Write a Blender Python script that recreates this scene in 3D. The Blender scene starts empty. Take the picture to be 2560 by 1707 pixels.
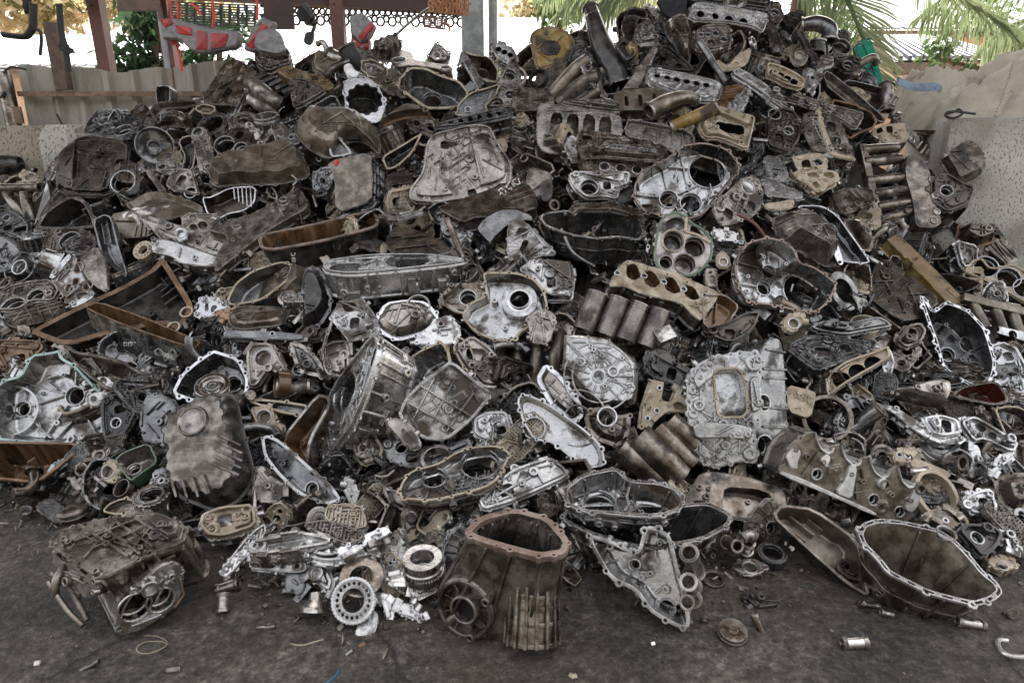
import bpy,math,random
from mathutils import Vector,Matrix
from mathutils.geometry import delaunay_2d_cdt
R=math.radians
scene=bpy.context.scene
COL=scene.collection
# ------------------------------------------------------------------ camera, sky, sun, exposure
PITCH=R(18.13); CAMZ=1.5; FPX=2560*24/36
cam=bpy.data.cameras.new('camera'); cam.lens=24; cam.sensor_width=36
cam.clip_start=.05; cam.clip_end=2000
camo=bpy.data.objects.new('camera',cam); COL.objects.link(camo)
camo.location=(0,0,CAMZ); camo.rotation_euler=(R(90)-PITCH,0,0)
scene.camera=camo
SUN_EL,SUN_AZ=R(62),R(25)            # sun stands behind the heap, a little to the east
w=bpy.data.worlds.new('World'); scene.world=w; w.use_nodes=True
nt=w.node_tree; nt.nodes.clear()
sky=nt.nodes.new('ShaderNodeTexSky'); sky.sky_type='NISHITA'; sky.sun_disc=False
sky.sun_elevation=SUN_EL; sky.sun_rotation=SUN_AZ; sky.dust_density=3.0; sky.air_density=1.0; sky.ozone_density=.6
bg=nt.nodes.new('ShaderNodeBackground'); bg.inputs[1].default_value=.15
ow=nt.nodes.new('ShaderNodeOutputWorld')
hz=nt.nodes.new('ShaderNodeHueSaturation'); hz.inputs['Saturation'].default_value=.35      # hazy, milky daylight
wm=nt.nodes.new('ShaderNodeMix'); wm.data_type='RGBA'; wm.blend_type='MULTIPLY'; wm.inputs[0].default_value=1; wm.inputs[7].default_value=(1.0,.96,.89,1)
nt.links.new(sky.outputs[0],hz.inputs['Color']); nt.links.new(hz.outputs[0],wm.inputs[6]); nt.links.new(wm.outputs[2],bg.inputs[0]); nt.links.new(bg.outputs[0],ow.inputs[0])
sl=bpy.data.lights.new('sun','SUN'); sl.energy=4.0; sl.angle=R(.5); sl.color=(1,.95,.87)
so=bpy.data.objects.new('sun',sl); COL.objects.link(so)
sd=Vector((math.sin(SUN_AZ)*math.cos(SUN_EL),math.cos(SUN_AZ)*math.cos(SUN_EL),math.sin(SUN_EL)))
so.rotation_euler=sd.to_track_quat('Z','Y').to_euler(); so.location=(0,0,20)
vs=scene.view_settings
vs.view_transform='Standard'; vs.look='None'; vs.gamma=1; vs.exposure=2.1
scene.cycles.max_bounces=6; scene.cycles.diffuse_bounces=3; scene.cycles.glossy_bounces=4
scene.cycles.caustics_reflective=False; scene.cycles.caustics_refractive=False
# ------------------------------------------------------------------ photo geometry
CR=Vector((1,0,0)); CU=Vector((0,math.sin(PITCH),math.cos(PITCH))); CF=Vector((0,math.cos(PITCH),-math.sin(PITCH)))
CO=Vector((0,0,CAMZ))
def ray(px,py):return CR*((px-1280)/FPX)+CU*((853.5-py)/FPX)+CF
TL=[0,0]; ROW=[0,427,854,1280]
def tile(c,r):TL[0]=640*c; TL[1]=ROW[r]
K=640/2350
def px(s):
    a=[float(q) for q in s.replace(',',' ').split()]
    return [(TL[0]+a[i]*K,TL[1]+a[i+1]*K) for i in range(0,len(a),2)]
SLA=[(-.78,.36),(-.6,.52),(-.45,.58),(-.2,.66),(.1,.68),(.3,.72),(.5,.64),(.62,.46),(.78,.34)]
def slope(a):
    if a<=SLA[0][0]:return SLA[0][1]
    for (a0,s0),(a1,s1) in zip(SLA,SLA[1:]):
        if a<=a1:return s0+(s1-s0)*(a-a0)/(a1-a0)
    return SLA[-1][1]
FOOT=2.15
def surf_t(x,y):
    """axis distance at which the ray of a photo point meets the heap or the ground"""
    d=ray(x,y); s=slope((x-1280)/FPX)
    den=s*d.y-d.z
    t=(CAMZ+FOOT*s)/den if den>.05 else 7
    if d.z<0:t=min(t,CAMZ/-d.z)
    return min(t,6.2)
# ------------------------------------------------------------------ materials
MATS={}
def node(nt,kind,**kw):
    n=nt.nodes.new(kind)
    for k,v in kw.items():
        if k.startswith('i_'):n.inputs[int(k[2:])].default_value=v
        else:setattr(n,k,v)
    return n
def rgb(c):return (c[0],c[1],c[2],1)
def mat(name,base,grime=(.03,.022,.016),metal=.0,rough=.5,amt=.4,gm=.1,gr=.65,sc=7.,spots=.25,bump=.2,var=.35,coat=0.,bevel=.006,hi=None,streak=0,edge=.9):
    """scrap metal: a base that grime covers in patches and specks; each object gets its own offset and value"""
    m=bpy.data.materials.new(name); m.use_nodes=True; nt=m.node_tree; L=nt.links.new
    b=nt.nodes['Principled BSDF']
    tc=node(nt,'ShaderNodeTexCoord'); oi=node(nt,'ShaderNodeObjectInfo')
    off=node(nt,'ShaderNodeVectorMath',operation='MULTIPLY_ADD'); off.inputs[1].default_value=(1,1,1-streak)
    cmb=node(nt,'ShaderNodeCombineXYZ'); mu=node(nt,'ShaderNodeMath',operation='MULTIPLY',i_1=37.)
    L(oi.outputs['Random'],mu.inputs[0]); L(mu.outputs[0],cmb.inputs[0]); L(mu.outputs[0],cmb.inputs[1])
    L(tc.outputs['Object'],off.inputs[0]); L(cmb.outputs[0],off.inputs[2])
    n1=node(nt,'ShaderNodeTexNoise'); n1.inputs['Scale'].default_value=sc; n1.inputs['Detail'].default_value=7; n1.inputs['Roughness'].default_value=.62
    n2=node(nt,'ShaderNodeTexNoise'); n2.inputs['Scale'].default_value=sc*9; n2.inputs['Detail'].default_value=3
    L(off.outputs[0],n1.inputs['Vector']); L(off.outputs[0],n2.inputs['Vector'])
    ra=node(nt,'ShaderNodeMapRange'); ra.inputs[1].default_value=.74-.42*amt; ra.inputs[2].default_value=.84-.42*amt
    vm=node(nt,'ShaderNodeMath',operation='MULTIPLY_ADD',i_1=.12,i_2=-.06)
    ad=node(nt,'ShaderNodeMath',operation='ADD'); L(oi.outputs['Random'],vm.inputs[0]); L(n1.outputs[0],ad.inputs[0]); L(vm.outputs[0],ad.inputs[1])
    L(ad.outputs[0],ra.inputs[0])
    r2=node(nt,'ShaderNodeMapRange'); r2.inputs[1].default_value=.56; r2.inputs[2].default_value=.70; r2.inputs[4].default_value=spots
    L(n2.outputs[0],r2.inputs[0])
    mx=node(nt,'ShaderNodeMath',operation='MAXIMUM'); L(ra.outputs[0],mx.inputs[0]); L(r2.outputs[0],mx.inputs[1])
    hsv=node(nt,'ShaderNodeHueSaturation'); hsv.inputs['Color'].default_value=rgb(base)
    vv=node(nt,'ShaderNodeMath',operation='MULTIPLY_ADD',i_1=var,i_2=1-var*.5)
    m2=node(nt,'ShaderNodeMath',operation='FRACT'); m3=node(nt,'ShaderNodeMath',operation='MULTIPLY',i_1=7.31)
    L(oi.outputs['Random'],m3.inputs[0]); L(m3.outputs[0],m2.inputs[0]); L(m2.outputs[0],vv.inputs[0]); L(vv.outputs[0],hsv.inputs['Value'])
    # a second, larger noise mottles the base itself
    n3=node(nt,'ShaderNodeTexNoise'); n3.inputs['Scale'].default_value=sc*1.9; n3.inputs['Detail'].default_value=8; n3.inputs['Roughness'].default_value=.65
    L(off.outputs[0],n3.inputs['Vector'])
    mb=node(nt,'ShaderNodeMix',data_type='RGBA'); mb.inputs[7].default_value=rgb(hi if hi else [min(1,c*1.5) for c in base])
    r3=node(nt,'ShaderNodeMapRange'); r3.inputs[1].default_value=.44; r3.inputs[2].default_value=.61; L(n3.outputs[0],r3.inputs[0])
    L(r3.outputs[0],mb.inputs[0]); L(hsv.outputs[0],mb.inputs[6])
    if metal>.4:
        sm_=node(nt,'ShaderNodeMapping'); sm_.inputs['Scale'].default_value=(sc*1.5,sc*28,sc*28); sm_.inputs['Rotation'].default_value=(.6,.9,.5); L(off.outputs[0],sm_.inputs[0])
        sn=node(nt,'ShaderNodeTexNoise'); sn.inputs['Scale'].default_value=1; sn.inputs['Detail'].default_value=2; L(sm_.outputs[0],sn.inputs['Vector'])
        sr_=node(nt,'ShaderNodeMapRange'); sr_.inputs[1].default_value=.64; sr_.inputs[2].default_value=.72; sr_.inputs[4].default_value=.5; L(sn.outputs[0],sr_.inputs[0])
        ms=node(nt,'ShaderNodeMix',data_type='RGBA'); ms.inputs[7].default_value=rgb([min(.7,.12+c*1.6) for c in base]); L(sr_.outputs[0],ms.inputs[0]); L(mb.outputs[2],ms.inputs[6]); mb=ms
    mc=node(nt,'ShaderNodeMix',data_type='RGBA'); mc.inputs[7].default_value=rgb(grime)
    L(mx.outputs[0],mc.inputs[0]); L(mb.outputs[2],mc.inputs[6]); L(mc.outputs[2],b.inputs['Base Color'])
    for sock,a0,a1 in (('Metallic',metal,gm),('Roughness',rough,gr)):
        q=node(nt,'ShaderNodeMapRange'); q.inputs[3].default_value=a0; q.inputs[4].default_value=a1
        L(mx.outputs[0],q.inputs[0])
        if sock=='Roughness':
            rn=node(nt,'ShaderNodeMath',operation='MULTIPLY_ADD',i_1=.5,i_2=-.25); ra2=node(nt,'ShaderNodeMath',operation='ADD'); L(n3.outputs[0],rn.inputs[0]); L(q.outputs[0],ra2.inputs[0]); L(rn.outputs[0],ra2.inputs[1]); L(ra2.outputs[0],b.inputs[sock])
        else:L(q.outputs[0],b.inputs[sock])
    bv=node(nt,'ShaderNodeBevel',samples=3); bv.inputs[0].default_value=bevel or .003
    if bevel and edge:# rubbed, brighter metal where an edge turns
        ge=node(nt,'ShaderNodeNewGeometry'); dt=node(nt,'ShaderNodeVectorMath',operation='DOT_PRODUCT'); L(bv.outputs[0],dt.inputs[0]); L(ge.outputs['Normal'],dt.inputs[1])
        er=node(nt,'ShaderNodeMapRange'); er.inputs[1].default_value=.992; er.inputs[2].default_value=.88; L(dt.outputs['Value'],er.inputs[0])
        em=node(nt,'ShaderNodeMath',operation='MULTIPLY'); e3=node(nt,'ShaderNodeMapRange'); e3.inputs[1].default_value=.38; e3.inputs[2].default_value=.52; L(n3.outputs[0],e3.inputs[0]); L(er.outputs[0],em.inputs[0]); L(e3.outputs[0],em.inputs[1])
        es=node(nt,'ShaderNodeMath',operation='MULTIPLY',i_1=edge); L(em.outputs[0],es.inputs[0])
        me_=node(nt,'ShaderNodeMix',data_type='RGBA'); me_.inputs[7].default_value=rgb([min(.72,.20+c*1.5) for c in base]); L(es.outputs[0],me_.inputs[0]); L(mc.outputs[2],me_.inputs[6]); L(me_.outputs[2],b.inputs['Base Color'])
        for sock,v in (('Metallic',.85),('Roughness',.3)):
            k_=b.inputs[sock].links[0].from_socket; q=node(nt,'ShaderNodeMix',data_type='FLOAT'); q.inputs[3].default_value=v; L(es.outputs[0],q.inputs[0]); L(k_,q.inputs[2]); L(q.outputs[0],b.inputs[sock])
    bp=node(nt,'ShaderNodeBump'); bp.inputs['Strength'].default_value=bump; bp.inputs['Distance'].default_value=.004
    s3=node(nt,'ShaderNodeMath',operation='ADD'); L(n3.outputs[0],s3.inputs[0]); L(n2.outputs[0],s3.inputs[1])
    L(s3.outputs[0],bp.inputs['Height'])
    if bevel:L(bv.outputs[0],bp.inputs['Normal'])
    L(bp.outputs[0],b.inputs['Normal'])
    if not coat and metal>.2 and bevel:coat=.3
    if coat:b.inputs['Coat Weight'].default_value=coat; b.inputs['Coat Roughness'].default_value=.15
    MATS[name]=m; return m
BR=(.05,.033,.021); BK=(.012,.011,.010)
mat('alu',(.36,.355,.35),(.066,.045,.029),metal=.97,rough=.22,amt=.56,hi=(.52,.51,.50),bump=.22)
mat('alu_light',(.40,.40,.40),(.075,.057,.042),metal=.94,rough=.22,amt=.46,hi=(.56,.56,.56),bump=.2)
mat('alu_dirty',(.23,.205,.18),(.040,.028,.019),metal=.9,rough=.24,amt=.58,hi=(.40,.37,.34),bump=.22)
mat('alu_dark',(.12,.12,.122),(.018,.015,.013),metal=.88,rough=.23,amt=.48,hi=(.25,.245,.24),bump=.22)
mat('cast_brown',(.095,.072,.054),(.024,.017,.012),metal=.82,rough=.25,amt=.48,hi=(.30,.265,.23),bump=.25)
mat('dusty',(.118,.094,.070),(.036,.027,.020),metal=.55,rough=.36,amt=.45,hi=(.29,.25,.205),gr=.5,bump=.25)
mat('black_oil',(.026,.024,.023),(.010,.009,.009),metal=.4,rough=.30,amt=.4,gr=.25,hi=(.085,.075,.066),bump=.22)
mat('oil_film',(.045,.034,.026),(.012,.010,.008),metal=.65,rough=.24,amt=.35,gr=.22,hi=(.11,.085,.065),bump=.22)
mat('mach',(.54,.54,.55),(.13,.10,.075),metal=.92,rough=.28,amt=.32,spots=.4,bump=.1)
mat('steel',(.50,.48,.46),(.12,.085,.06),metal=1.,rough=.2,amt=.35,bump=.08)
mat('bare_land',(.60,.59,.57),(.22,.17,.12),metal=.55,rough=.45,amt=.22,spots=.5,bump=.1)
mat('gasket_tan',(.36,.29,.205),(.13,.095,.06),metal=.2,rough=.6,amt=.35,hi=(.52,.45,.36))
mat('gasket_copper',(.20,.135,.105),(.060,.042,.032),metal=.35,rough=.5,amt=.5,hi=(.32,.25,.21))
mat('gasket_green',(.10,.145,.095),(.08,.08,.055),metal=.1,rough=.6,amt=.45)
mat('gasket_aqua',(.33,.45,.42),(.22,.25,.23),metal=.2,rough=.5,amt=.3)
mat('rust',(.15,.082,.042),(.05,.030,.018),metal=.15,rough=.6,amt=.45,hi=(.24,.14,.08))
mat('amber',(.125,.066,.030),(.035,.018,.009),metal=.4,rough=.3,amt=.45,gr=.3,hi=(.25,.155,.085),streak=.8)
mat('yellow',(.25,.155,.035),(.055,.042,.028),metal=.1,rough=.45,amt=.56,hi=(.36,.27,.13),spots=.7)
mat('ochre',(.19,.125,.06),(.05,.037,.025),metal=.3,rough=.45,amt=.5,hi=(.26,.2,.13))
mat('white_paint',(.7,.69,.67),(.33,.22,.13),metal=.0,rough=.5,amt=.25)
mat('green_paint',(.0,.20,.125),(.02,.05,.035),metal=0,rough=.5,amt=.32,hi=(.02,.25,.16))
mat('blue_paint',(.02,.11,.22),(.10,.08,.06),metal=0,rough=.45,amt=.35)
mat('red_stain',(.045,.012,.010),(.02,.010,.009),metal=.3,rough=.25,amt=.5,hi=(.11,.02,.015))
mat('red_spray',(.55,.04,.03),(.3,.05,.03),metal=0,rough=.6,amt=.2,bevel=0)
mat('copper_block',(.30,.17,.10),(.10,.06,.04),metal=.5,rough=.4,amt=.3)
mat('hole_dark',(.006,.006,.006),(.004,.004,.004),metal=0,rough=.6,amt=.2,bevel=0)  # near-black standing in for the shade inside holes and ports; bolt heads share it
mat('chalk',(.75,.73,.68),(.5,.47,.42),metal=0,rough=.9,amt=.15,bevel=0)
# ------------------------------------------------------------------ mesh bits
class MB:
    def __init__(s):s.v=[]; s.f=[]
    def add(s,vs,fs):
        o=len(s.v); s.v+=[tuple(p) for p in vs]; s.f+=[tuple(i+o for i in f) for f in fs]; return s
    def loft(s,rings,cap0=False,cap1=False,closed=True):
        n=len(rings[0]); vs=[p for r in rings for p in r]; fs=[]
        for k in range(len(rings)-1):
            for i in range(n if closed else n-1):
                j=(i+1)%n
                fs.append((k*n+i,k*n+j,(k+1)*n+j,(k+1)*n+i))
        if cap0:fs.append(tuple(range(n-1,-1,-1)))
        if cap1:fs.append(tuple((len(rings)-1)*n+i for i in range(n)))
        return s.add(vs,fs)
    def lathe(s,prof,c=(0,0,0),ax=(0,0,1),seg=20):
        A=Vector(ax).normalized(); X=A.orthogonal().normalized(); Y=A.cross(X); c=Vector(c)
        rings=[[c+A*z+(X*math.cos(6.28319*i/seg)+Y*math.sin(6.28319*i/seg))*r for i in range(seg)] for r,z in prof]
        return s.loft(rings)
    def cyl(s,c,ax,r,L,r2=None,seg=12):
        r2=r if r2 is None else r2
        return s.lathe([(1e-4,0),(r,0),(r2,L),(1e-4,L)],c,ax,seg)
    def boss(s,c,ax,ro,ri,L,dep=None,seg=12):
        """a hollow stub that stands on c and is bored from its end"""
        dep=L*.8 if dep is None else dep
        return s.lathe([(ro*1.15,0),(ro,L*.96),(ro*.95,L),(ri,L),(ri*.95,L-dep),(1e-4,L-dep)],c,ax,seg)
    def ring(s,c,ax,ro,ri,h,seg=24,g=0):
        p=[(ro,0),(ro,h),(ri,h),(ri,0),(ro,0)]
        if g:p=[(ro,0),(ro,h*.4),(ro-g,h*.45),(ro-g,h*.55),(ro,h*.6),(ro,h),(ri,h),(ri,0),(ro,0)]
        return s.lathe(p,c,ax,seg)
    def bar(s,p0,p1,up,wd,h,taper=1.):
        p0=Vector(p0); p1=Vector(p1); up=Vector(up).normalized(); d=(p1-p0)
        if d.length<1e-5:return s
        sd_=d.normalized().cross(up)
        if sd_.length<1e-4:return s
        sd_=sd_.normalized()*wd/2
        a=[p0-sd_,p0+sd_,p0+sd_*taper+up*h,p0-sd_*taper+up*h]
        b=[q+d for q in a]
        return s.loft([a,b],True,True)
    def box(s,c,x,y,z):
        c,x,y,z=Vector(c),Vector(x),Vector(y),Vector(z)
        return s.loft([[c-x-y-z,c+x-y-z,c+x+y-z,c-x+y-z],[c-x-y+z,c+x-y+z,c+x+y+z,c-x+y+z]],True,True)
    def tube(s,pts,r,seg=10,caps=True,flat=1.):
        pts=[Vector(p) for p in pts]; rings=[]; X=None
        for i,p in enumerate(pts):
            t=(pts[min(i+1,len(pts)-1)]-pts[max(i-1,0)])
            if t.length<1e-7:t=Vector((0,0,1))
            t.normalize()
            X=t.orthogonal() if X is None else X-t*X.dot(t)
            if X.length<1e-5:X=t.orthogonal()
            X.normalize(); Y=t.cross(X); q=r if not isinstance(r,(list,tuple)) else r[min(len(r)-1,int(i*len(r)/len(pts)))]
            rings.append([p+(X*math.cos(6.28319*k/seg)+Y*flat*math.sin(6.28319*k/seg))*q for k in range(seg)])
        return s.loft(rings,caps,caps)
    def plate(s,adds,subs,w0,w1):
        """2-D union of loops less other loops, as a solid between two heights"""
        vs=[]; fs=[]
        for lp in list(adds)+list(subs):
            o=len(vs); vs+=[Vector((p[0],p[1])) for p in lp]; fs.append(list(range(o,o+len(lp))))
        na=len(adds)
        V,E,F,ov,oe,of=delaunay_2d_cdt(vs,[],fs,0,1e-5)
        keep=[f for f,o in zip(F,of) if any(q<na for q in o) and not any(q>=na for q in o)]
        if w0<w1:w0,w1=w1,w0
        n=len(V); vv=[(p.x,p.y,w0) for p in V]+[(p.x,p.y,w1) for p in V]; out=[]; ed={}
        for f in keep:
            f=list(f)
            ar=sum(V[f[i]].x*V[f[(i+1)%len(f)]].y-V[f[(i+1)%len(f)]].x*V[f[i]].y for i in range(len(f)))
            if ar<0:f.reverse()
            out.append(tuple(f)); out.append(tuple(i+n for i in reversed(f)))
            for i in range(len(f)):
                a,b=f[i],f[(i+1)%len(f)]
                if (b,a) in ed:del ed[(b,a)]
                else:ed[(a,b)]=1
        for a,b in ed:out.append((a,a+n,b+n,b))
        return s.add(vv,out)
    def mesh(s,name,m,flat=False):
        me=bpy.data.meshes.new(name); me.from_pydata(s.v,[],s.f)
        if not flat:
            me.polygons.foreach_set('use_smooth',[True]*len(me.polygons)); me.set_sharp_from_angle(angle=R(32))
        if m:me.materials.append(MATS[m] if isinstance(m,str) else m)
        return me
def circ(c,r,n=12,a0=0.):return [(c[0]+r*math.cos(a0+6.28319*i/n),c[1]+r*math.sin(a0+6.28319*i/n)) for i in range(n)]
def ccw(p):
    a=sum(p[i][0]*p[(i+1)%len(p)][1]-p[(i+1)%len(p)][0]*p[i][1] for i in range(len(p)))
    return p if a>0 else p[::-1]
def cen(p):return (sum(q[0] for q in p)/len(p),sum(q[1] for q in p)/len(p))
def plen(p):return sum(math.dist(p[i],p[(i+1)%len(p)]) for i in range(len(p)))
def resamp(p,n):
    L=plen(p); st=L/n; out=[]; acc=0.; nx=0.
    for i in range(len(p)):
        a,b=p[i],p[(i+1)%len(p)]; d=math.dist(a,b)
        while nx<acc+d-1e-9 and len(out)<n:
            t=(nx-acc)/d; out.append((a[0]+(b[0]-a[0])*t,a[1]+(b[1]-a[1])*t)); nx+=st
        acc+=d
    while len(out)<n:out.append(out[-1])
    return out
def catm(p,k=4):
    n=len(p); o=[]
    for i in range(n):
        a,b,c,d=p[i-1],p[i],p[(i+1)%n],p[(i+2)%n]
        for j in range(k):
            t=j/k; t2=t*t; t3=t2*t
            o.append(tuple(.5*(2*b[q]+(c[q]-a[q])*t+(2*a[q]-5*b[q]+4*c[q]-d[q])*t2+(3*b[q]-a[q]-3*c[q]+d[q])*t3) for q in (0,1)))
    return o
def chai(p,k=2,f=.2):
    for _ in range(k):
        o=[]
        for i in range(len(p)):
            a,b=p[i],p[(i+1)%len(p)]
            o+=[(a[0]+(b[0]-a[0])*f,a[1]+(b[1]-a[1])*f),(b[0]+(a[0]-b[0])*f,b[1]+(a[1]-b[1])*f)]
        p=o
    return p
def outl(p,mode='k',sp=.011):
    p=ccw(p); p=catm(p) if mode=='c' else chai(p,1,.17) if mode=='k' else p
    if mode=='s':return p
    n=max(20,min(110,int(plen(p)/sp))); return resamp(p,n)
def nrm(p):
    o=[]; n=len(p)
    for i in range(n):
        a,b=p[i-1],p[(i+1)%n]; dx,dy=b[0]-a[0],b[1]-a[1]; l=math.hypot(dx,dy) or 1
        o.append((dy/l,-dx/l))
    return o
def offs(p,d):
    """grow (d > 0) or shrink a counter-clockwise loop"""
    return [(q[0]+m[0]*d,q[1]+m[1]*d) for q,m in zip(p,nrm(p))]
def scl(p,s,sh=(0,0),c=None):
    c=c or cen(p); return [(c[0]+(q[0]-c[0])*s+sh[0],c[1]+(q[1]-c[1])*s+sh[1]) for q in p]
def inside(q,p):
    r=False; n=len(p)
    for i in range(n):
        a,b=p[i],p[i-1]
        if (a[1]>q[1])!=(b[1]>q[1]) and q[0]<(b[0]-a[0])*(q[1]-a[1])/(b[1]-a[1])+a[0]:r=not r
    return r
def at_w(p,w):return [(q[0],q[1],w) for q in p]
# ------------------------------------------------------------------ things
HEROES=[]          # (label, photo outline, photo centre) of every placed piece, for the fill between them
def tag(o,label=None,cat=None,group=None,kind=None):
    for k,v in (('label',label),('category',cat),('group',group),('kind',kind)):
        if v:o[k]=v
    return o
class H:
    """a thing: an Empty with a local plane (u, v) and its normal w, given in the camera's terms"""
    def __init__(s,name,cat=None,label=None,ctr=None,n=(0,.6,.8),lift=0.,group=None,P=None,N=None,X=None):
        s.root=bpy.data.objects.new(name,None); COL.objects.link(s.root); s.root.empty_display_size=.05
        tag(s.root,label,cat,group)
        if P is None:
            d=ray(*ctr); t=surf_t(*ctr); P=CO+d*t-d.normalized()*lift
        s.N=Vector(N).normalized() if N is not None else (CR*n[0]+CU*n[1]-CF*n[2]).normalized()
        x=Vector(X) if X is not None else CR
        s.P=P; s.X=(x-s.N*x.dot(s.N)).normalized(); s.Y=s.N.cross(s.X)
        s.root.matrix_world=Matrix(((s.X.x,s.Y.x,s.N.x,P.x),(s.X.y,s.Y.y,s.N.y,P.y),(s.X.z,s.Y.z,s.N.z,P.z),(0,0,0,1)))
        s.parts=[]
    def uv(s,q,w=0.):
        d=ray(*q); den=d.dot(s.N); P=s.P+s.N*w
        t=(P-CO).dot(s.N)/den if abs(den)>1e-4 else 3
        v=CO+d*t-P; return (v.dot(s.X),v.dot(s.Y))
    def pts(s,str_,w=0.):return [s.uv(q,w) for q in px(str_)]
    def loc(s,v):v=Vector(v); return Vector((v.dot(s.X),v.dot(s.Y),v.dot(s.N)))
    def part(s,name,mb,m,parent=None,label=None):
        me=mb if isinstance(mb,bpy.types.Mesh) else mb.mesh(name,m)
        o=bpy.data.objects.new(name,me); COL.objects.link(o); o.parent=parent or s.root
        if label:o['label']=label
        s.parts.append(o); return o
rnd=random.Random(7)
# ------------------------------------------------------------------ casting builders (local plane units, metres)
def ears_for(out,step,r,rg,skip=0.):
    n=len(out); L=plen(out); k=max(3,int(L/step/1.15)); nm=nrm(out); E=[]; Hh=[]
    for i in range(k):
        j=int((i+rg.uniform(-.38,.38))*n/k)%n
        c=(out[j][0]-nm[j][0]*r*.25,out[j][1]-nm[j][1]*r*.25)
        if rg.random()<.12:continue
        q=r*rg.choice((.75,.9,1,1.1,1.3)); E.append(circ(c,q,10)); Hh.append(circ(c,min(q*.5,r*.5),8))
    return E,Hh
def nums(s,k=3):
    a=[float(q) for q in s.replace(',',' ').replace(';',' ').split()]; return [tuple(a[i:i+k]) for i in range(0,len(a),k)]
def hub(h,u,v,r,w,hgt,dep,m='mach',mb=None,steps=1):
    b=mb or MB(); p=[(r+.007,w),(r+.006,w+hgt),(r+.001,w+hgt),(r,w+hgt-.002)]
    for k in range(steps):p+=[(r-.003*k,w+hgt-dep*(k+1)/steps*.6),(r-.003*(k+1),w+hgt-dep*(k+1)/steps*.6)]
    p+=[(r-.003*steps,w-dep)]
    b.lathe(p,(u,v,0),(0,0,1),26)
    if mb is None:h.part('bearing_seat',b,m)
def open_case(h,out,d=.1,fw=.014,th=.006,s=.88,sh=(0,0),bolt=.06,ear=.011,m='alu',fm='mach',im=None,bores=(),ribs=(),bosses=(),corr=None,
              floor=True,ext=0,seed=1,lip=.011,nrib=0,hubm='alu_light',slots=0,hubh=.012,web=0,mid=None,clutter=0,base=0,bands=()):
    rg=random.Random(seed); inner=offs(out,-fw); n=len(inner)
    if mid is None:mid=(s+1)/2
    E,Hh=ears_for(out,bolt,ear,rg) if ear else ([],[])
    if slots:
        nm=nrm(out)
        for i in range(slots):
            a=int(n*(i+.1)/slots); b_=int(n*(i+.1+rg.uniform(.4,.75))/slots)
            if b_-a<2:continue
            q=[(out[j%n][0]-nm[j%n][0]*fw*.25,out[j%n][1]-nm[j%n][1]*fw*.25) for j in range(a,b_+1)]
            q+=[(out[j%n][0]-nm[j%n][0]*fw*.72,out[j%n][1]-nm[j%n][1]*fw*.72) for j in range(b_,a-1,-1)]
            Hh.append(q)
    fl=MB().plate([out]+E,[inner]+Hh,0,-lip); h.part('flange',fl,fm)
    c0=cen(inner)
    def lvl(t,o):
        k=(1+(mid-1)*t*2) if t<.5 else (mid+(s-mid)*(t-.5)*2)
        q=scl(inner,k,(sh[0]*t,sh[1]*t),c0)
        if corr and t>0:
            nm=nrm(q); L=len(q)
            q=[(p[0]+a[0]*corr[1]*math.tanh(3*math.sin(6.28319*corr[0]*i/L)),p[1]+a[1]*corr[1]*math.tanh(3*math.sin(6.28319*corr[0]*i/L))) for i,(p,a) in enumerate(zip(q,nm))]
        return at_w(offs(q,o),-.002-(d-.002)*t)
    T=[0,.1,.3,.5,.75,.95,1.]
    iw=MB().loft([lvl(t,0 if t<1 else-.006) for t in T])
    b=MB().loft([lvl(t,th if t<1 else th-.006) for t in T][::-1])
    fo=[(p[0],p[1]) for p in lvl(1.,0)]
    if floor:
        subs=[circ(q,q[2],22) for q in bores]
        iw.plate([offs(fo,th*.6-.006)],subs,-d,-d-th)
        fc=cen(fo)
        for q in bores:
            hub(h,q[0],q[1],q[2],-d,hubh,.045,hubm)
            for k in range(nrib):
                a=6.28319*(k+.3)/nrib+rg.uniform(-.15,.15); t=q[2]+.011
                p=(q[0]+math.cos(a)*t,q[1]+math.sin(a)*t)
                while inside(p,offs(fo,-.004)) and t<.4 and not any(math.dist(p[:2],o[:2])<o[2]+.012 for o in bores if o is not q):t+=.008; p=(q[0]+math.cos(a)*t,q[1]+math.sin(a)*t)
                iw.bar((q[0]+math.cos(a)*(q[2]+.01),q[1]+math.sin(a)*(q[2]+.01),-d-.001),(p[0],p[1],-d-.001),(0,0,1),.006,min(d*.3,.02))
        for q in ribs:iw.bar((q[0],q[1],-d),(q[2],q[3],-d),(0,0,1),.007,d*.4)
        for q in bosses:iw.boss((q[0],q[1],-d-.001),(0,0,1),q[2] if len(q)>2 else .012,(q[2] if len(q)>2 else .012)*.5,d*(q[3] if len(q)>3 else .45))
        if clutter:
            for k in range(clutter):
                for _ in range(20):
                    p=(fc[0]+rg.uniform(-.3,.3),fc[1]+rg.uniform(-.3,.3))
                    if inside(p,offs(fo,-.012)) and not any(math.dist(p[:2],o[:2])<o[2]+.02 for o in bores):break
                else:continue
                if rg.random()<.5:iw.boss((p[0],p[1],-d-.001),(0,0,1),rg.uniform(.007,.014),.005,d*rg.uniform(.15,.7))
                else:
                    a=rg.uniform(0,6.3); l=rg.uniform(.02,.06)
                    q=(p[0]+math.cos(a)*l,p[1]+math.sin(a)*l)
                    if inside(q,fo):iw.bar((p[0],p[1],-d-.001),(q[0],q[1],-d-.001),(0,0,1),.006,d*rg.uniform(.12,.35))
    if web:# gussets up the inside of the wall
        nm=nrm(inner)
        for k in range(web):
            i=int((k+rg.uniform(0,.5))*n/web)%n; p=inner[i]; q=fo[i%len(fo)]
            iw.bar((p[0],p[1],-lip),(q[0],q[1],-d),(-nm[i][0],-nm[i][1],.01),.006,rg.uniform(.004,.010))
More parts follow.
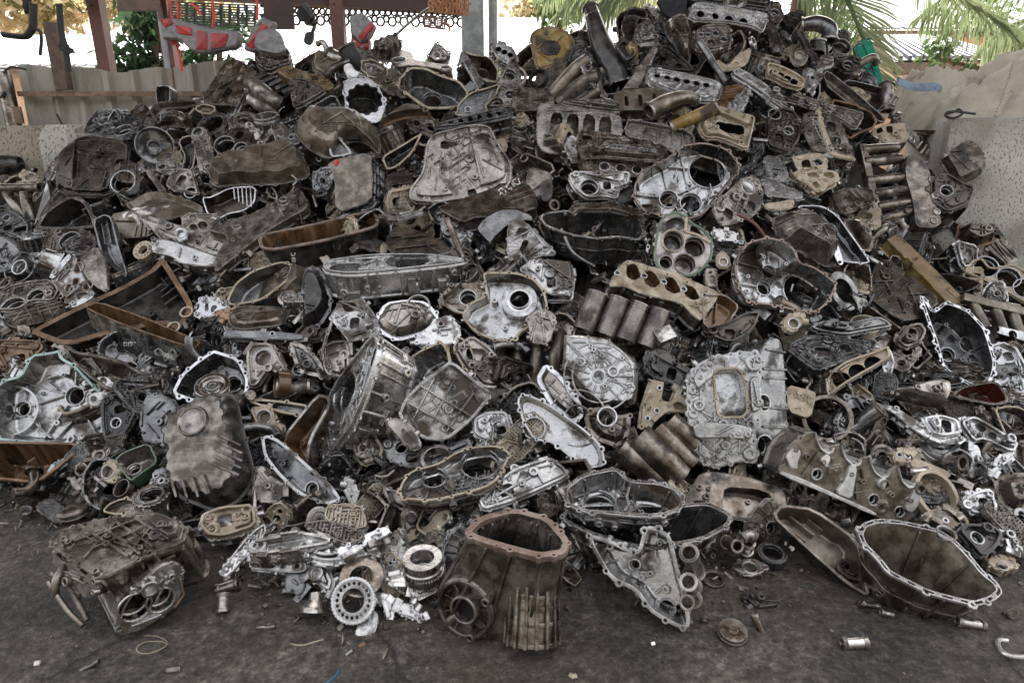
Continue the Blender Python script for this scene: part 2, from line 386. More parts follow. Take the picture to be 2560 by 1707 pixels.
    if ext:
        o1=offs(inner,th*.8); o2=offs(fo,th*.8); nm=nrm(o1)
        for k in range(ext):
            i=int((k+rg.uniform(-.25,.25))*n/ext)%n; N2=(nm[i][0],nm[i][1],0)
            if rg.random()<.75:b.bar((o1[i][0],o1[i][1],-lip),(o2[i][0],o2[i][1],-d*rg.uniform(.7,1)),N2,rg.uniform(.005,.009),rg.uniform(.007,.016))
            else:
                t=rg.uniform(.3,.8); p=(o1[i][0]*(1-t)+o2[i][0]*t,o1[i][1]*(1-t)+o2[i][1]*t,-d*t)
                b.boss(p,N2,rg.uniform(.009,.016),.006,rg.uniform(.014,.03))
        for t in list(bands)+([.45] if ext>8 else []):b.loft([lvl(t,th),lvl(t,th+.006),lvl(t+.05,th+.006),lvl(t+.05,th)])
    if base:
        E2,H2=ears_for(offs(fo,base),.075,.013,rg); h.part('base_flange',MB().plate([offs(fo,base)]+E2,[offs(fo,-.003)]+H2,-d+.002,-d-.012),m)
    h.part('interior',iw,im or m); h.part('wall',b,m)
def conv_case(h,out,levels,m='alu',fm='mach',fw=.016,bolt=.06,ear=.011,bores=(),web=None,ribs=(),bosses=(),corr=None,seed=1,cap=True,capm=None,gus=0,th=.008,greeb=5,ribh=.008,top=0):
    """a cover or pan seen from outside: flange loop at w 0, then insets rising towards the viewer"""
    rg=random.Random(seed); E,Hh=ears_for(out,bolt,ear,rg) if ear else ([],[])
    n=len(out); l0=offs(out,-fw); c0=cen(out)
    h.part('flange',MB().plate([out]+E,[offs(out,-fw*1.6)]+Hh,0,-th),fm)
    rings=[at_w(l0,-th*.5)]; cur=l0; tot=plen(out)/6.28
    for i,(ins,wz) in enumerate(levels):
        k=max(.05,1-ins/tot); q=scl(l0,k,(0,0),c0)
        if corr and 0<=i<len(levels):
            nm=nrm(q); q=[(p[0]+a[0]*corr[1]*math.tanh(3*math.sin(6.28319*corr[0]*j/n)),p[1]+a[1]*corr[1]*math.tanh(3*math.sin(6.28319*corr[0]*j/n))) for j,(p,a) in enumerate(zip(q,nm))]
        rings.append(at_w(q,wz)); cur=q
    b=MB().loft(rings); wt=levels[-1][1]
    subs=[circ(q,q[2],22) for q in bores]
    cp=MB() if capm else b
    cp.plate([cur],subs,wt+.0005,wt-.006)
    for q in bores:hub(h,q[0],q[1],q[2],wt,.012,.05)
    for q in ribs:cp.bar((q[0],q[1],wt),(q[2],q[3],wt),(0,0,1),.008,ribh)
    for q in bosses:cp.boss((q[0],q[1],wt-.002),(0,0,1),q[2] if len(q)>2 else .011,(q[2] if len(q)>2 else .011)*.5,.016)
    if web:
        u,v,nr,rad=web[:4]; r0=web[4] if len(web)>4 else .03
        for k in range(nr):
            a=6.28319*k/nr+.2; t=r0; p=(u+math.cos(a)*t,v+math.sin(a)*t)
            while inside(p,l0) and t<.5:t+=.006; p=(u+math.cos(a)*t,v+math.sin(a)*t)
            tc_=r0; e=(u+math.cos(a)*r0,v+math.sin(a)*r0)
            while inside(e,cur) and tc_<t:tc_+=.006; e=(u+math.cos(a)*tc_,v+math.sin(a)*tc_)
            b.bar((u+math.cos(a)*r0,v+math.sin(a)*r0,wt-.002),(e[0],e[1],wt-.002),(0,0,1),.006,ribh*1.3,.6)
            b.bar((e[0],e[1],wt-.002),(p[0],p[1],0),(0,0,1),.006,ribh*1.3,.6)
        for r in rad:
            q=circ((u,v),r,40); q2=circ((u,v),r-.006,40)
            b.plate([[p for p in q]],[q2],wt+ribh,wt-.01)
    for k in range(gus):
        i=int((k+rg.uniform(-.25,.25))*n/gus)%n; p=l0[i]; q=cur[i]
        b.bar((p[0],p[1],0),(q[0],q[1],wt),(p[0]-c0[0],p[1]-c0[1],.1),.006,.010)
    if greeb:
        xs=[p[0] for p in cur]; ys=[p[1] for p in cur]; greeble(cp,cur,wt,int(greeb*max(1,min(2.5,(max(xs)-min(xs))*(max(ys)-min(ys))/.03))),rg,bores)
    h.part('shell',b,m)
    if capm:h.part('crown_panel',cp,capm)
def greeble(b,loop,w,n,rg,avoid=(),up=1):
    """cast detail on a flat face: aligned ribs, bored bosses and stepped pads"""
    c=cen(loop); ext=max(math.dist(c,p) for p in loop); lp=offs(loop,-.006); far=max(loop,key=lambda p:math.dist(c,p)); a0=math.atan2(far[1]-c[1],far[0]-c[0])+rg.choice((0,.3,-.3))
    for i in range(n):
        for _ in range(25):
            p=(c[0]+rg.uniform(-ext,ext),c[1]+rg.uniform(-ext,ext))
            if inside(p,lp) and not any(math.dist(p[:2],o[:2])<o[2]+.014 for o in avoid):break
        else:continue
        k=rg.random()
        if k<.36:
            r=rg.uniform(.007,.013) if rg.random()<.75 else rg.uniform(.015,.026)
            b.boss((p[0],p[1],w-.001*up),(0,0,up),r,r*rg.uniform(.45,.7),rg.uniform(.006,.026))
        elif k<.80:
            a=a0+rg.choice((0,1.5708,1.5708,.0,.785)); u=(math.cos(a),math.sin(a)); e=[]
            for s in (-1,1):
                t=0; lim=rg.uniform(.02,.11)
                while t<lim and inside((p[0]+u[0]*s*(t+.006),p[1]+u[1]*s*(t+.006)),lp) and not any(math.dist((p[0]+u[0]*s*(t+.006),p[1]+u[1]*s*(t+.006)),o[:2])<o[2]+.006 for o in avoid):t+=.006
                e.append((p[0]+u[0]*s*t,p[1]+u[1]*s*t,w-.001*up))
            b.bar(e[0],e[1],(0,0,up),rg.uniform(.005,.011),rg.uniform(.007,.016),.6)
        else:
            x,y,z=rg.uniform(.010,.034),rg.uniform(.008,.022),rg.uniform(.005,.014); ca,sa=math.cos(a0),math.sin(a0)
            q=[(p[0]+ca*i_*x-sa*j_*y,p[1]+sa*i_*x+ca*j_*y) for i_,j_ in ((-1,-1),(1,-1),(1,1),(-1,1))]
            if all(inside(v,lp) for v in q):b.loft([at_w(q,w-.001*up),at_w(scl(q,.85),w+z*up)],False,True)
def prism(h,out,d,m='alu',fm=None,pockets=(),bores=(),bolt=.055,ear=.010,bosses=(),sr=8,sb=6,greeb=8,seed=1,taper=1.,sh=(0,0),lips=True,hubm='alu_light',pm=None,ribs=(),fth=.007,beads=0,grid=0,back_lip=True,pads=(),rims=(),steps=(),ribh=.009,auto=True):
    """a box-like casting: face outline at w 0, run back by d, with pockets and bores let into the face"""
    rg=random.Random(seed); n=len(out); c0=cen(out)
    E,Hh=ears_for(out,bolt,ear,rg) if ear else ([],[])
    xs=[p[0] for p in out]; ys=[p[1] for p in out]; area=(max(xs)-min(xs))*(max(ys)-min(ys)); pockets=list(pockets); steps=list(steps); busy=[(q[0],q[1],q[2]+.012) for q in bores]+[cen(p)+(max(math.dist(cen(p),x) for x in p)*.9,) for p,_ in pockets]
    if auto and greeb>=8:# chunky volumes and sunk bays of the casting's own
        lp=offs(out,-.014)
        for _ in range(60):
            if len([1 for p in pockets])>=1+(area>.05)+len(busy)*0:break
            p=(rg.uniform(min(xs),max(xs)),rg.uniform(min(ys),max(ys))); q=outl(rect(p,rg.choice((0,.3,1.2)),rg.uniform(.02,.045),rg.uniform(.015,.03)),'k',.008); r=max(math.dist(p,x) for x in q)
            if all(inside(x,lp) for x in q) and not any(math.dist(p,o[:2])<o[2]+r for o in busy):pockets.append((q,rg.uniform(.025,.06))); busy.append(p+(r,))
        for _ in range(40):
            if len(steps)>=1+(area>.03)+(area>.07):break
            a=rg.uniform(0,6.283); c_=(c0[0]+rg.uniform(-.2,.2)*(max(xs)-min(xs)),c0[1]+rg.uniform(-.2,.2)*(max(ys)-min(ys))); w_=rg.uniform(.03,.08)
            q=[x for x in lp if 0<(x[0]-c_[0])*math.cos(a)+(x[1]-c_[1])*math.sin(a)]
            if len(q)<8:continue
            q=outl(scl(q,rg.uniform(.7,.95)),'k',.012); qc=cen(q); r=max(math.dist(qc,x) for x in q)
            if any(inside(o[:2],offs(q,o[2])) or any(math.dist(x,o[:2])<o[2] for x in q) for o in busy):continue
            steps.append((q,rg.uniform(.014,.045))); busy.append(qc+(r*.55,))
    subs=[p for p,_ in pockets]+[circ(q,q[2],22) for q in bores]
    f=MB().plate([out]+E,subs+Hh,0,-fth); b=MB()
    for q,z in steps:
        q=ccw(q); f.loft([at_w(q,-.002),at_w(scl(q,.97),z*.9),at_w(scl(q,.93),z)],False,True); greeble(f,scl(q,.9),z,4,rg)
    inner=offs(out,-.003); bk=scl(inner,taper,sh,c0)
    def at(t,o):return at_w(offs([(p[0]+(q[0]-p[0])*t,p[1]+(q[1]-p[1])*t) for p,q in zip(inner,bk)],o),-fth*.5-(d-fth)*t)
    T=[0,.33,.66,1]
    b.loft([at(t,0) for t in T],False,True)
    if lips:b.loft([at(0,0),at(.0,.006),at(.06,.006),at(.065,0)])
    if back_lip and lips:b.loft([at(.9,0),at(.905,.009),at(.99,.009),at(.995,0)])
    nm=nrm(inner)
    for k in range(sr):
        i=int((k+rg.uniform(-.3,.3))*n/sr)%n; t0,t1=rg.choice(((0,1),(0,.55),(.4,1),(.1,.9))); N2=(nm[i][0],nm[i][1],0)
        a,c=at(t0,-.001)[i],at(t1,-.001)[i]; b.bar(a,c,N2,rg.uniform(.006,.014),rg.uniform(.006,.018),.7)
    for k in range(beads):
        t=(k+.6)/(beads+.4); b.loft([at(t,-.001),at(t+.006,.008),at(t+.028,.008),at(t+.034,-.001)])
    for k in range(sb):
        i=rg.randrange(n); t=rg.uniform(.15,.85); N2=Vector((nm[i][0],nm[i][1],0)); p=at(t,-.002)[i]
        if rg.random()<.6:b.boss(p,N2,rg.uniform(.009,.018),rg.uniform(.005,.008),rg.uniform(.012,.03))
        else:
            tg=Vector((-N2.y,N2.x,0)); b.box(Vector(p)+N2*.006,tg*rg.uniform(.01,.035),(0,0,rg.uniform(.01,.04)),N2*rg.uniform(.004,.012))
    if grid:
        for k in range(grid):
            i=int((k+.5)*n/grid)%n; b.bar(at(.02,-.001)[i],at(.98,-.001)[i],(nm[i][0],nm[i][1],0),.006,.009)
        for t in (.25,.5,.75):b.loft([at(t,-.001),at(t+.004,.007),at(t+.02,.007),at(t+.024,-.001)])
    for p,dp in pockets:
        pk=b if not pm else MB(); p=ccw(p); q=scl(p,.93)
        pk.loft([at_w(p,-fth*.3),at_w(p,-dp*.4),at_w(q,-dp)],False,False); pk.plate([q],[],-dp,-dp-.004)
        if pm:h.part('chamber',pk,pm)
    for q in bores:
        hub(h,q[0],q[1],q[2],-.001,.004,q[3] if len(q)>3 else .06,hubm)
        dd=q[3] if len(q)>3 else .06
        b.lathe([(q[2]-.006,-dd),(q[2]-.006,-min(d*.95,dd+.12)),(.001,-min(d*.95,dd+.12))],(q[0],q[1],0),(0,0,1),22)
    for q in bosses:f.boss((q[0],q[1],-.001),(0,0,1),q[2] if len(q)>2 else .011,(q[2] if len(q)>2 else .011)*.5,q[3] if len(q)>3 else .018)
    for q in ribs:f.bar((q[0],q[1],-.001),(q[2],q[3],-.001),(0,0,1),.007,ribh)
    if auto and greeb>=8 and rg.random()<.7:f.plate([offs(out,-.003)],[offs(out,-.012)],rg.uniform(.010,.026),-.001)
    for q in pads:f.boss((q[0],q[1],-.001),(0,0,1),.010,.006,.010,.02)
    for q in rims:f.ring((q[0],q[1],-.001),(0,0,1),q[2],q[2]*.9,.003,28)
    if greeb:
      xs=[p[0] for p in out]; ys=[p[1] for p in out]; greeb=int(greeb*max(1,min(2.6,(max(xs)-min(xs))*(max(ys)-min(ys))/.028)))
      greeble(f,offs(out,-.012),0,greeb,rg,busy)
    h.part('body',b,m); h.part('face',f,fm or m)
def rect(c,a,hx,hy):
    ca,sa=math.cos(a),math.sin(a); return [(c[0]+x*ca-y*sa,c[1]+x*sa+y*ca) for x,y in ((-hx,-hy),(hx,-hy),(hx,hy),(-hx,hy))]
def lerp(a,b,t):return tuple(x+(y-x)*t for x,y in zip(a,b))
def rowc(p0,p1,n,t0=0.,t1=1.):return [lerp(p0,p1,t0+(t1-t0)*(i+.5)/n) for i in range(n)]
def head(h,out,p0,p1,n,r,m='alu_dirty',fm='mach',d=.09,kind='port',seed=1,hm='hole_dark'):
    """cylinder head: a face with a row of ports, chambers or cam saddles between p0 and p1"""
    rg=random.Random(seed); ax=math.atan2(p1[1]-p0[1],p1[0]-p0[0]); pk=[]; bo=[]
    nx=(-math.sin(ax),math.cos(ax))
    for c in rowc(p0,p1,n):
        if kind=='port':pk.append((circ(c,r,14),.06))
        elif kind=='square':pk.append((chai(rect(c,ax,r*.9,r),2),.06))
        elif kind=='valve':
            for s in (-1,1):bo.append((c[0]+math.cos(ax)*r*.48*s,c[1]+math.sin(ax)*r*.48*s,r*.36,.02))
        elif kind=='saddle':
            pk.append((chai(rect(c,ax,r*.62,r*1.5),1),.05))
    pads=[]
    for c in rowc(p0,p1,n+1,-.5/n,1+.5/n):
        for s in (-1,1):
            q=(c[0]+nx[0]*r*1.35*s,c[1]+nx[1]*r*1.35*s)
            if inside(q,offs(out,-.006)):pads.append(q)
    prism(h,out,d,m,fm,pockets=pk,bores=bo,seed=seed,sr=10,sb=8,greeb=10 if kind!='saddle' else 4,ear=.009,pm=hm if kind in ('port','square') else None,pads=pads,rims=[(c[0],c[1],r*1.08) for c in rowc(p0,p1,n)] if kind=='valve' else ())
def valve_body(h,out,m='alu_light',fm='mach',d=.03,seed=1,cell=.016,t=.0045,holes=True):
    """hydraulic valve plate: a slab that carries a maze of low fluid walls"""
    rg=random.Random(seed); xs=[p[0] for p in out]; ys=[p[1] for p in out]
    E,Hh=ears_for(out,.05,.009,rg)
    b=MB().plate([out]+E,Hh,-.010,-d); lp=offs(out,-.004)
    wl=MB().plate([out],[offs(out,-.005)],0,-.0105)
    x=min(xs); j=0
    while x<max(xs):
        y=min(ys); i=0
        while y<max(ys):
            p=(x,y)
            if inside(p,lp):
                k=rg.random()
                a=(x+cell,y) if k<.42 else (x,y+cell)
                if k<.9 and inside(a,lp):wl.bar((x,y,-.0102),(a[0],a[1],-.0102),(0,0,1),t,.010)
                if k<.3 and inside((x,y+cell),lp):wl.bar((x,y,-.0102),(x,y+cell,-.0102),(0,0,1),t,.0095)
                if rg.random()<.10:wl.boss((x,y,-.0102),(0,0,1),.008,.0045,.0112)
            y+=cell
        x+=cell
    n=len(out); nm=nrm(out)
    for k in range(10):
        i=rg.randrange(n); b.boss((out[i][0],out[i][1],-d*.65),(nm[i][0],nm[i][1],0),.008,.005,.006)
    h.part('plate',b,m); h.part('channel_lattice',wl,fm)
def pipe_bank(h,paths,r,m='cast_brown',flat=1.):
    for p in paths:h.part('runner',MB().tube(p,r,14,True,flat),m)
def flange_plate(h,out,holes,th=.012,m='mach',bolt=.05,ear=.011,seed=3,w=0,name='flange'):
    rg=random.Random(seed); E,Hh=ears_for(out,bolt,ear,rg) if ear else ([],[])
    h.part(name,MB().plate([out]+E,list(holes)+Hh,w,w-th),m)
def smooth3(p,k=5):
    o=[]
    for i in range(len(p)-1):
        a,b,c,d=p[max(i-1,0)],p[i],p[i+1],p[min(i+2,len(p)-1)]
        for j in range(k):
            t=j/k; t2=t*t; t3=t2*t
            o.append(tuple(.5*(2*b[q]+(c[q]-a[q])*t+(2*a[q]-5*b[q]+4*c[q]-d[q])*t2+(3*b[q]-a[q]-3*c[q]+d[q])*t3) for q in (0,1,2)))
    return o+[tuple(p[-1])]
def gear_loop(c,r,teeth,tt=.006):
    o=[]
    for i in range(teeth):
        for k,q in ((0,r),(.25,r),(.45,r+tt),(.75,r+tt)):a=6.28319*(i+k)/teeth; o.append((c[0]+q*math.cos(a),c[1]+q*math.sin(a)))
    return o
def gear(h,c,ro,ri,teeth,th=.025,m='steel',holes=0,web=True):
    hs=[circ((c[0]+math.cos(6.28*k/holes)*(ro+ri)/2,c[1]+math.sin(6.28*k/holes)*(ro+ri)/2),(ro-ri)*.2,10) for k in range(holes)] if holes else []
    h.part('toothed_rim',MB().plate([gear_loop(c,ro,teeth)],[circ(c,ro*.84,36)],0,-th),m)
    h.part('web',MB().plate([circ(c,ro*.86,36)],[circ(c,ri,24)]+hs,-th*.3,-th*.7).ring((c[0],c[1],-th),(0,0,1),ri*1.25,ri,th*1.1),m)
def drum(h,c,r,L,m='steel',im='alu_dark',th=.006,lug=0):
    h.part('shell',MB().lathe([(r,0),(r,-L),(r*.5,-L-.004),(.001,-L-.004)],(c[0],c[1],0),(0,0,1),40),m)
    b=MB().lathe([(r,0),(r-th,.0005),(r-th,-L*.8),(r*.45,-L*.85),(r*.42,-L*.5),(r*.3,-L*.5),(r*.28,-L*.85),(.001,-L*.85)],(c[0],c[1],0),(0,0,1),40)
    for k in range(lug):a=6.28319*k/lug; b.bar((c[0]+math.cos(a)*(r-th),c[1]+math.sin(a)*(r-th),-.004),(c[0]+math.cos(a)*(r-th),c[1]+math.sin(a)*(r-th),-L*.75),(-math.cos(a),-math.sin(a),0),.012,.008)
    h.part('inside',b,im)
def strokes(h,lines,r,m='chalk',name='chalk_lettering',w=.0,label=None):
    b=MB()
    for ln in lines:b.tube([(p[0],p[1],w) for p in ln],r,6)
    h.part(name,b,m)
# ------------------------------------------------------------------ placing by a traced outline
def hero(name,cat,label,out,n=(0,.6,.8),lift=0.,mode='k',group=None,sp=.011,ht=None):
    q=px(out); c=cen(q)
    d=ray(*c); t=(CAMZ-ht)/-d.z if ht is not None else surf_t(*c)
    h=H(name,cat,label,None,n,0,group,P=CO+d*t-d.normalized()*lift)
    h.pm=K*(t-lift/d.length)/FPX
    h.out=outl([h.uv(p) for p in q],mode,sp); HEROES.append((label,q,c)); return h
def B(h,s):# bores: photo x, y, radius in metres
    return [h.uv(px('%f %f'%q[:2])[0])+(q[2]*h.pm,) for q in nums(s,3)]
def OP(name,cat,label,out,n=(0,.6,.8),lift=0.,mode='k',bores='',bosses='',ribs='',ht=None,**k):
    h=hero(name,cat,label,out,n,lift,mode,ht=ht); dd=k.get('d',.1)
    def dn(q):return h.uv(px('%f %f'%q)[0],-dd)
    open_case(h,h.out,bores=[dn(q[:2])+(q[2]*h.pm,) for q in nums(bores,3)],bosses=[dn(q[:2])+(q[2]*h.pm,) for q in nums(bosses,3)],
              ribs=[dn(q[:2])+dn(q[2:]) for q in nums(ribs,4)],**k); return h
def CV(name,cat,label,out,n=(0,.6,.8),lift=0.,mode='k',levels=((.01,.03),(.03,.05)),bores='',bosses='',ribs='',web=None,ht=None,**k):
    h=hero(name,cat,label,out,n,lift,mode,ht=ht); wt=levels[-1][1]
    def up(q):return h.uv(px('%f %f'%q)[0],wt)
    wb=None
    if web:wb=up(web[:2])+(web[2],[r*h.pm for r in web[3]])+((web[4]*h.pm,) if len(web)>4 else ())
    conv_case(h,h.out,levels,bores=[up(q[:2])+(q[2]*h.pm,) for q in nums(bores,3)],bosses=[up(q[:2])+(q[2]*h.pm,) for q in nums(bosses,3)],
              ribs=[up(q[:2])+up(q[2:]) for q in nums(ribs,4)],web=wb,**k); return h
def PR(name,cat,label,out,d,n=(0,.6,.8),lift=0.,mode='k',bores='',bosses='',ribs='',pockets=(),ht=None,**k):
    h=hero(name,cat,label,out,n,lift,mode,ht=ht)
    prism(h,h.out,d,bores=B(h,bores),bosses=B(h,bosses),ribs=[h.uv(px('%f %f'%q[:2])[0])+h.uv(px('%f %f'%q[2:])[0]) for q in nums(ribs,4)],steps=[(outl(h.pts(p),'k',.012),z) for p,z in k.pop('steps',())],
          pockets=[(outl(h.pts(p),'k',.008),dp) for p,dp in pockets],**k); return h
def HD(name,cat,label,out,a,b,cnt,r,n=(0,.6,.8),lift=0.,mode='k',ht=None,**k):
    h=hero(name,cat,label,out,n,lift,mode,ht=ht); head(h,h.out,h.uv(px(a)[0]),h.uv(px(b)[0]),cnt,r*h.pm,**k); return h

from mathutils.bvhtree import BVHTree
def on_skin(h,q,lift_=.0015,norm=False):
    """the point of a thing's own parts that a photo point shows, in the thing's local units"""
    d=ray(*q).normalized(); o=h.loc(CO-h.P); dl=h.loc(d); best=None
    for p in h.parts:
        if not hasattr(h,'bv'):h.bv={}
        if p.name not in h.bv:h.bv[p.name]=BVHTree.FromPolygons([v.co for v in p.data.vertices],[tuple(f.vertices) for f in p.data.polygons])
        r=h.bv[p.name].ray_cast(o,dl)
        if r[0] is not None and (best is None or r[3]<best[1]):best=(r[0]-dl*lift_,r[3],r[1] if r[1].dot(dl)<0 else-r[1])
    return None if not best else (best[0],best[2]) if norm else best[0]
def mark(h,lines,r,m='chalk',name='chalk_lettering'):
    b=MB()
    for ln in lines.split('/'):
        q=[on_skin(h,p) for p in px(ln)]; q=[p for p in q if p is not None]
        if len(q)>1:b.tube(q,r,6)
    if b.v:h.part(name,b,m)
def ring(name,cat,label,c,ro,ri,th,n=(0,.6,.8),lift=0.,m='steel',g=0.,holes=0,ht=None,lathe=None):
    """a plain turned ring or disc at a photo point; radii in photo units"""
    q=px(c)[0]; d=ray(*q); t=(CAMZ-ht)/-d.z if ht is not None else surf_t(*q)
    h=H(name,cat,label,None,n,0,P=CO+d*t-d.normalized()*lift); h.pm=K*t/FPX
    ro*=h.pm; ri*=h.pm; HEROES.append((label,[(q[0]+ro/h.pm*K*math.cos(a),q[1]+ro/h.pm*K*.7*math.sin(a)) for a in (0,.8,1.6,2.4,3.1,3.9,4.7,5.5)],q))
    hs=[circ((math.cos(6.28319*k/holes)*(ro*.45+ri*.55),math.sin(6.28319*k/holes)*(ro*.45+ri*.55)),(ro-ri)*.16,10) for k in range(holes)]
    if lathe:h.part('body',MB().lathe([(a*ro,b*ro) for a,b in lathe],(0,0,0),(0,0,1),40),m)
    elif holes:h.part('ring_plate',MB().plate([circ((0,0),ro,48)],[circ((0,0),max(ri,.002),40)]+hs,0,-th),m)
    else:h.part('ring_body',MB().ring((0,0,-th),(0,0,1),ro,ri,th,44,g),m)
    return h
def GR(name,cat,label,c,ro,ri,teeth,th=.03,n=(0,.6,.8),lift=0.,m='steel',holes=0,ht=None):
    q=px(c)[0]; d=ray(*q); t=(CAMZ-ht)/-d.z if ht is not None else surf_t(*q)
    h=H(name,cat,label,None,n,0,P=CO+d*t-d.normalized()*lift); h.pm=K*t/FPX
    HEROES.append((label,[(q[0]+ro*K*math.cos(a),q[1]+ro*K*.7*math.sin(a)) for a in (0,.8,1.6,2.4,3.1,3.9,4.7,5.5)],q))
    gear(h,(0,0),ro*h.pm,ri*h.pm,teeth,th,m,holes); return h
def DR(name,cat,label,c,r,L,n,lift=0.,m='steel',im='alu_dark',lug=0,ht=None):
    q=px(c)[0]; d=ray(*q); t=(CAMZ-ht)/-d.z if ht is not None else surf_t(*q)
    h=H(name,cat,label,None,n,0,P=CO+d*t-d.normalized()*lift); h.pm=K*t/FPX
    HEROES.append((label,[(q[0]+r*K*math.cos(a),q[1]+r*K*math.sin(a)) for a in (0,.8,1.6,2.4,3.1,3.9,4.7,5.5)],q))
    drum(h,(0,0),r*h.pm,L,m,im,.006,lug); return h
def TB(name,cat,label,paths,lift=0.,m='cast_brown',n=(0,.3,.95),ends=True,ht=None,part='runner'):
    """tubular casting: each path is 'x,y,w,r ...', w metres towards the viewer, r in photo units"""
    pp=[nums(p,4) for p in paths]; al=[v for p in pp for v in p]; c=(sum(v[0] for v in al)/len(al),sum(v[1] for v in al)/len(al))
    q=px('%f %f'%c)[0]; d=ray(*q); t=(CAMZ-ht)/-d.z if ht is not None else surf_t(*q)
    h=H(name,cat,label,None,n,0,P=CO+d*t-d.normalized()*lift); h.pm=K*t/FPX
    hull=[px('%f %f'%(v[0],v[1]))[0] for v in al]; x0,x1=min(v[0] for v in hull),max(v[0] for v in hull); y0,y1=min(v[1] for v in hull),max(v[1] for v in hull)
    HEROES.append((label,[(x0,y0),(x1,y0),(x1,y1),(x0,y1)],q))
    for p in pp:
        k=[h.uv(px('%f %f'%v[:2])[0])+(v[2],) for v in p]; rr=[v[3]*h.pm for v in p]; sm=smooth3(k,6)
        rs=[rr[min(i // 6,len(rr)-1)]+(rr[min(i // 6+1,len(rr)-1)]-rr[min(i // 6,len(rr)-1)])*(i%6)/6 for i in range(len(sm))]
        b=MB().tube(sm,rs,16,False); b.tube(sm,[x*.82 for x in rs],16,False); h.part(part,b,m)
        if ends:
            for e,f in ((0,1),(-1,-2)):
                a=Vector(sm[e])-Vector(sm[f]); h.part('collar',MB().ring(Vector(sm[e])-a.normalized()*.004,a,rs[e]*1.2,rs[e]*.8,.012,20),'alu_dirty')
    return h

def merge(h,*hs):
    """take the parts of helper frames over into one thing"""
    Mi=Matrix(((h.X.x,h.Y.x,h.N.x,h.P.x),(h.X.y,h.Y.y,h.N.y,h.P.y),(h.X.z,h.Y.z,h.N.z,h.P.z),(0,0,0,1))).inverted()
    for g in hs:
        Mg=Matrix(((g.X.x,g.Y.x,g.N.x,g.P.x),(g.X.y,g.Y.y,g.N.y,g.P.y),(g.X.z,g.Y.z,g.N.z,g.P.z),(0,0,0,1)))
        for p in g.parts:
            if p.parent==g.root:p.parent=h.root; p.matrix_local=Mi @ Mg
        bpy.data.objects.remove(g.root); HEROES[:]=[q for q in HEROES if q[0]!='x']
    return h
